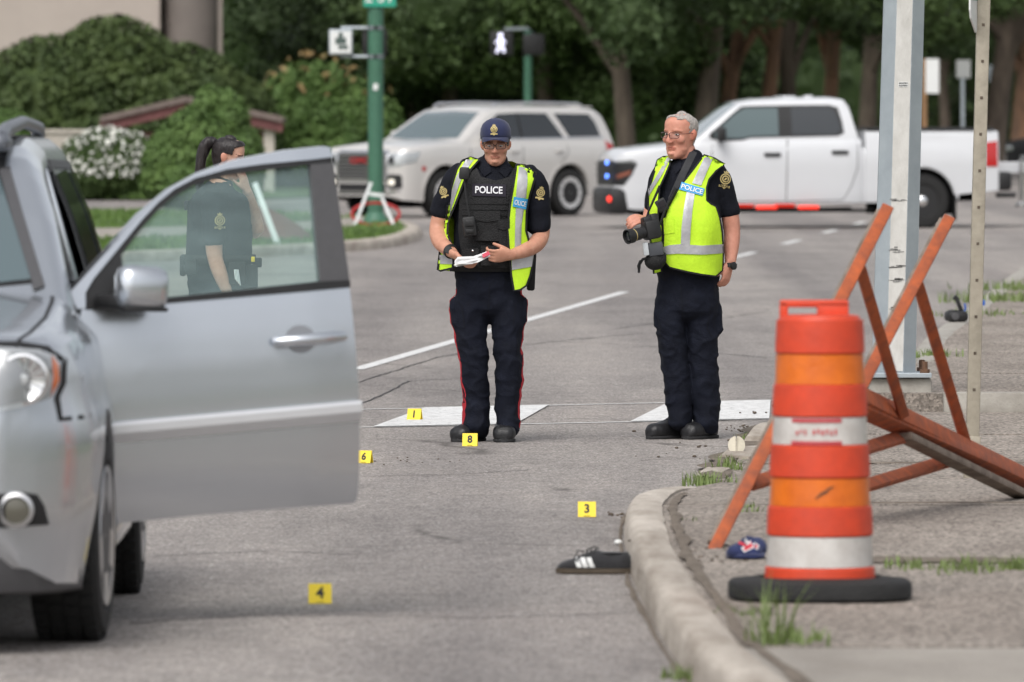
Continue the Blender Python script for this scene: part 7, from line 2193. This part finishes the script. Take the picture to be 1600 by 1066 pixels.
    decal('shoulder_strap', Q([(1103, 248), (1128, 258), (1127, 263), (1101, 254)]), FRONT, sbv, NAVY, sh, .012, .008, .02)
    ev = MB(); chain(ev, ch((1074, 440, -.01, 57, 52), (1073, 400, -.02, 58, 54), (1072, 350, -.03, 60, 55), (1073, 312, -.01, 60, 49), (1075, 287, .0, 63, 44), (1078, 269, .0, 62, 39), (1078, 257, .0, 47, 34), (1077, 246, .0, 26, 26)), (1, 0, 0), 5, 40, 2.25)
    eme = ev.mesh(); noisy(eme, .012, 13, 9, (1, 1, .5)); evb = bvh_of((eme, None))
    big = [(1092, 252), (1100, 242), (1116, 247), (1132, 256), (1118, 267), (1107, 280), (1103, 293), (1103, 312), (1110, 318), (1118, 322), (1124, 340), (1128, 363), (1130, 394), (1129, 422), (1118, 431), (1095, 428), (1072, 423.5), (1045, 417), (1038.5, 410), (1035, 382), (1036, 363), (1034.6, 350), (1041.6, 326), (1058.5, 295), (1078, 269.7)]
    lef = [(1027.5, 250), (1036, 245), (1047, 244), (1046, 256), (1039, 272.5), (1030, 292), (1028, 318), (1027, 345), (1034, 352), (1034, 372), (1030, 400), (1033, 424), (1021, 427), (1018, 400), (1015, 370), (1013.5, 340), (1012, 301), (1018, 281)]
    vp = []
    for pl in (big, lef):
        o = decal('vest_front', Q(pl), FRONT, evb, HIVIS, t, .006, .008, .014, 60); vp.append(o)
        decal('binding', line_poly([Q([p])[0] for p in pl + pl[:1]], .009), FRONT, evb, ARMOR if pl is big else ARMOR, o, .009, .014, .014, 60)
    bk = decal('vest_back', Q([(1030, 250), (1130, 254), (1118, 270), (1105, 312), (1124, 330), (1130, 394), (1128, 424), (1020, 427), (1013, 340), (1012, 301), (1018, 281)]), BACK, evb, HIVIS, t, .0, .006, .03, 60)
    decal('reflective_tape', Q([(1016, 380), (1130, 380), (1130, 395), (1017, 395)]), BACK, evb, RETRO, bk, .003, .004, .03, 60)
    X = lambda pl: Q([(960 + a / 3.554, 160 + b / 3.554) for a, b in pl])
    rt = lambda o, pl: decal('reflective_tape', X(pl), FRONT, evb, RETRO, o, .0115, .006, .014, 60)
    rt(vp[0], [(500, 300), (545, 312), (510, 385), (478, 460), (428, 447), (460, 380)])
    rt(vp[0], [(398, 492), (442, 504), (428, 600), (418, 700), (414, 792), (364, 786), (368, 690), (380, 590)])
    rt(vp[0], [(262, 802), (300, 790), (364, 784), (480, 792), (604, 786), (605, 836), (480, 842), (350, 836), (266, 842)])
    rt(vp[1], [(292, 305), (308, 312), (262, 400), (214, 478), (190, 520), (186, 485), (230, 410)])
    decal('blue_patch', X([(370, 440), (498, 478), (484, 516), (356, 482)]), FRONT, evb, BLUEP, vp[0], .0145, .006, .014, 60)
    text_decal('letters', 'POLICE', X([(428, 479)])[0], 26 / 3.554 / s, FRONT, evb, SIGNW, vp[0], .0175, R(-16), .02, 1.08)
    decal('vest_pocket', X([(268, 640), (325, 628), (330, 720), (272, 730)]), FRONT, evb, HIVIS, vp[0], .010, .008, .014, 60)
    # strap, lapel device, watch
    decal('neck_strap', line_poly(Q([(1084, 236), (1076, 252), (1066, 272), (1056, 294), (1048, 312)]), .040), FRONT, sbv, M('strap_grey', (.035, .036, .040), .8, 0, var=.3, scale=30), t, .012, .008, .02, 60)
    cm = thing('camera', 'black camera with a long lens, hanging flash and pouch, held by the grey haired man', 'camera', t.location)
    q = MB(); q.tube([N(1030, 290, -.20), N(1022, 308, -.21), N(1013, 328, -.22), N(1009, 340, -.23)], [.008, .007, .006, .006], 6); q.tube([N(1055, 294, -.20), N(1040, 322, -.22), N(1030, 350, -.24)], [.012, .009, .006], 6); q.build('strap', ARMOR, cm, smooth=60)
    q = MB(); q.box(N(1033, 320, -.215), (.058, .028, .070), Matrix.Rotation(R(-28), 3, 'Y'), bev=.006); ld = q.build('lapel_recorder', BLACKP, t, smooth=40)
    q = MB(); q.box(N(1033, 318, -.231), (.040, .004, .034), Matrix.Rotation(R(-28), 3, 'Y')); q.build('screen', DARKG, ld)
    ax = (N(975, 369, -.36) - N(1010, 360, -.27)).normalized()
    q = MB(); rc = Matrix.Rotation(R(-12), 3, 'Y') @ Matrix.Rotation(R(22), 3, 'Z')
    q.box(N(1016, 358, -.27), (.085, .085, .105), rc, bev=.014); q.box(N(1009, 344, -.26), (.055, .06, .045), rc, bev=.012); q.box(N(1022, 351, -.25), (.05, .06, .13), rc, bev=.015); q.build('camera_body', BLACKP, cm, smooth=40)
    TQ = Matrix.Translation(N(1009, 361, -.275)) @ ax.to_track_quat('Z', 'Y').to_matrix().to_4x4()
    q = MB(); q.lathe([(.032, -.02), (.034, .0), (.034, .03), (.031, .032), (.031, .05), (.035, .053), (.035, .082), (.033, .084), (.033, .096), (.040, .099), (.041, .136), (.037, .137), (.035, .122), (.001, .120)], 28, T=TQ); le = q.build('lens', BLACKP, cm, smooth=35)
    q = MB(); q.lathe([(.0345, .087), (.0345, .092)], 28, T=TQ, cap=False); q.build('gold_ring', GOLD, le)
    q = MB(); q.lathe([(.034, .124), (.02, .129), (.001, .131)], 24, T=TQ); q.build('front_glass', DARKG, le, smooth=180)
    fl = MB(); fl.box(N(1023, 388, -.25), (.085, .07, .075), Matrix.Rotation(R(-8), 3, 'Y'), bev=.008); fo = fl.build('flash', M('flash_grey', (.06, .065, .075), .5), cm, smooth=40)
    q = MB(); q.box(N(1008, 388, -.265), (.030, .065, .072), Matrix.Rotation(R(-8), 3, 'Y'), bev=.006); q.build('flash_window', M('flash_lens', (.50, .53, .55), .3), fo, smooth=40)
    q = MB(); q.ball(N(1022, 407, -.24), (.058, .05, .050), 14, 10); q.box(N(1030, 402, -.24), (.07, .07, .07), bev=.02); q.build('pouch', ARMOR, cm, smooth=50)
    q = MB(); q.tube([N(1012, 402, -.26), N(1003, 404, -.27), N(998, 412, -.27), N(997, 425, -.27)], [.010, .008, .008, .007], 8); q.tube([N(1006, 404, -.27), N(998, 406, -.29), N(995, 414, -.29), N(996, 420, -.28)], .003, 6); q.build('cord', ARMOR, cm, smooth=60)
    dv = Vector((-.06, -.1, -1)).normalized(); T2 = Matrix.Translation(N(1141, 415, -.02)) @ dv.to_track_quat('Z', 'Y').to_matrix().to_4x4()
    q = MB(); q.lathe([(.033, -.013), (.037, -.011), (.037, .011), (.033, .013)], 24, T=T2, cap=False); q.build('watch_strap', BLACKP, t, smooth=50)
    q = MB(); q.lathe([(.022, 0), (.022, .012), (.018, .014), (.001, .014)], 20, T=Matrix.Translation(N(1144.5, 415.5, -.045)) @ Matrix.Rotation(R(50), 4, 'Z') @ Matrix.Rotation(R(85), 4, 'X')); q.build('watch', BLACKP, t, smooth=40)
    return t
man_with_camera()

# ================================================================== woman behind the open door, in profile
def woman():
    t, N, ch, Q, s = person(345, 672, 'dark haired woman with ponytail in dark uniform behind the open car door glass')
    pel = ch((341, 412, .0, 46, 44), (341, 440, .0, 49, 46), (341, 475, .0, 47, 44))
    lL = ch((335, 470, -.08, 28, 28), (333, 530, -.09, 23, 23), (334, 590, -.09, 20, 19), (336, 655, -.09, 19, 18))
    lR = ch((348, 470, .08, 28, 28), (352, 530, .09, 23, 23), (352, 590, .09, 20, 19), (352, 655, .09, 19, 18))
    trousers(t, [pel, lL, lR], 3)
    boot(t, N(325, 672, -.09).xy.to_3d(), N(398, 672, -.11).xy.to_3d(), .045, .11)
    boot(t, N(343, 672, .09).xy.to_3d(), N(414, 672, .07).xy.to_3d(), .045, .11)
    torso = ch((341, 430, .0, 40, 40), (342, 390, .0, 40, 44), (343, 350, .0, 38, 46), (342, 320, .0, 36, 48), (342, 302, .0, 30, 44), (345, 290, .0, 20, 26))
    neck = ch((345, 294, .0, 14, 14), (350, 276, .0, 13, 13), (354, 262, .0, 13, 13))
    nearA = ch((337, 312, -.16, 15, 15), (336, 345, -.18, 14, 14), (336, 380, -.18, 13.5, 13.5), (338, 402, -.18, 12.5, 12), (346, 428, -.18, 11.5, 11), (357, 456, -.17, 8.2, 7.5))
    farA = ch((350, 312, .15, 15, 15), (375, 338, .17, 14, 14), (399, 362, .16, 12.5, 12.5), (396, 340, .12, 11.5, 11.5), (391, 318, .06, 10, 10), (386, 298, .0, 7.6, 7.2))
    T = Matrix.Translation(N(357, 247, .0)) @ rotm(R(78), R(12)) @ Matrix.Scale(.93, 4)
    mb = MB()
    for c in (torso, shrink(pel, .85), shrink(lL, .8), shrink(lR, .8), neck): chain(mb, c, (1, 0, 0), 3, 20)
    for c in (nearA, farA): chain(mb, c, (1, 0, 0), 4, 16)
    head_add(mb, T, True)
    hand_add(mb, N(358, 458, -.17), (.30, 0, -.95), (0, -.95, -.1), (.9, 0, .3), (.4, .5, .4), sc=.92)
    hand_add(mb, N(386, 296, -.005), (-.30, -.25, .90), (.75, -.60, .2), (-.5, -.8, -.1), (.25, .4, .3), thumb=(.8, .5, -.2), sc=.90)
    me = fuse(mb, .0055, 2, face_field(T)); face_tone(me, T, (.2, .15, .13), 0, (.82, .58, .58))
    mesh_obj('body', me, SKIN3, t, 180)
    eyes(t, T)
    h = hair_shell(t, T, lambda p, r: p.z > .075 + .5 * max(0, -.04 - p.y) or p.y > .015 - p.z * .55 or (p.z > .03 and p.y > -.04), HAIRB, .011, .002, fem=True)
    q = MB(); chain(q, [(*N(334, 222, .0), .030, .030), (*N(324, 224, .0), .034, .034), (*N(317, 238, .0), .034, .034), (*N(313, 258, .0), .032, .030), (*N(311, 284, .0), .026, .026), (*N(312, 306, .0), .010, .012)], (0, 1, 0), 5, 18)
    me = fuse(q, .006, 2); noisy(me, .005, 30, 2, (2, 2, .3)); mesh_obj('ponytail', me, HAIRB, t, 180)
    q = MB(); q.lathe([(.026, -.008), (.031, 0), (.026, .008)], 16, T=Matrix.Translation(N(331, 222, 0)) @ Matrix.Rotation(R(90), 4, 'Y')); q.build('hair_tie', ARMOR, t, smooth=60)
    sT = ch((341, 428, .0, 50, 46), (342, 398, .0, 52, 46), (343, 360, .0, 50, 50), (343, 330, .0, 48, 53), (343, 306, .0, 42, 50), (344, 294, .0, 27, 34), (346, 286, .0, 18, 20))
    sn = ch((338, 308, -.15, 20, 20), (337, 330, -.18, 21, 20), (336, 355, -.185, 19, 18), (336, 374, -.185, 18, 17))
    sf = ch((348, 308, .15, 20, 20), (362, 325, .17, 19, 18), (378, 342, .17, 17, 17))
    sh, sbv = shirt(t, [sT, sn, sf], 3)
    crest(sh, Q([(346, 345)])[0], 27 / s, FRONT, sbv, .004, 'POLICE')
    ar_ = decal('carrier', Q([(312, 300), (292, 316), (291, 372), (297, 398), (390, 398), (394, 372), (392, 336), (378, 304), (360, 298)]), BACK, sbv, ARMOR, t, .012, .02, .03)
    q = MB(); rings = []
    for z, f in ((Q([(0, 412)])[0][1], 1), (Q([(0, 398)])[0][1], 1)): rings.append([Vector((-.012 + .212 * math.cos(a), .195 * math.sin(a), z)) for a in np.linspace(0, 6.283, 41)[:-1]])
    q.rings(rings, cap=False); be = q.build('duty_belt', ARMOR, t, smooth=40); mo = be.modifiers.new('th', 'SOLIDIFY'); mo.thickness = .008
    for (px, py, y, w, h_) in ((286, 415, -.02, .035, .12), (300, 416, -.17, .07, .09), (392, 432, -.11, .085, .14), (372, 426, -.165, .10, .13)):
        q = MB(); q.box(N(px, py, y), (w, .06, h_), bev=.012); q.build('belt_pouch', ARMOR, be, smooth=40)
    q = MB(); q.box(N(402, 410, -.06), (.055, .05, .055), bev=.008); tz = q.build('stun_grip', ARMOR, be, smooth=40)
    q = MB(); q.box(N(396, 405, -.075), (.022, .04, .03), bev=.005); q.build('yellow_cover', YEL, tz, smooth=40)
    q = MB()
    for k in range(4): q.tube([N(368 + k * 2, 420, -.215), N(370 + k * 2.5, 436 + k * 3, -.22)], .004, 6)
    o = q.build('keys', CHROME, be); o['kind'] = 'stuff'
    q = MB(); c = N(291, 321, .0); q.box(c, (.012, .26, .055), bev=.003); pn_ = q.build('back_panel', ARMOR, t)
    bvv = bvh_of((pn_.data, None)); text_decal('letters', 'POLICE', (0, c.z), .045, lambda a, b: ((-3, -a, b), (1, 0, 0)), bvv, SIGNW, pn_, .002, 0, .02, .9)
    decal('collar', Q([(338, 284), (330, 296), (345, 304), (362, 296), (358, 284)]), FRONT, sbv, NAVY, sh, .012, .008, .02)
    return t
woman()
bpy.data.scenes.remove(TMP)
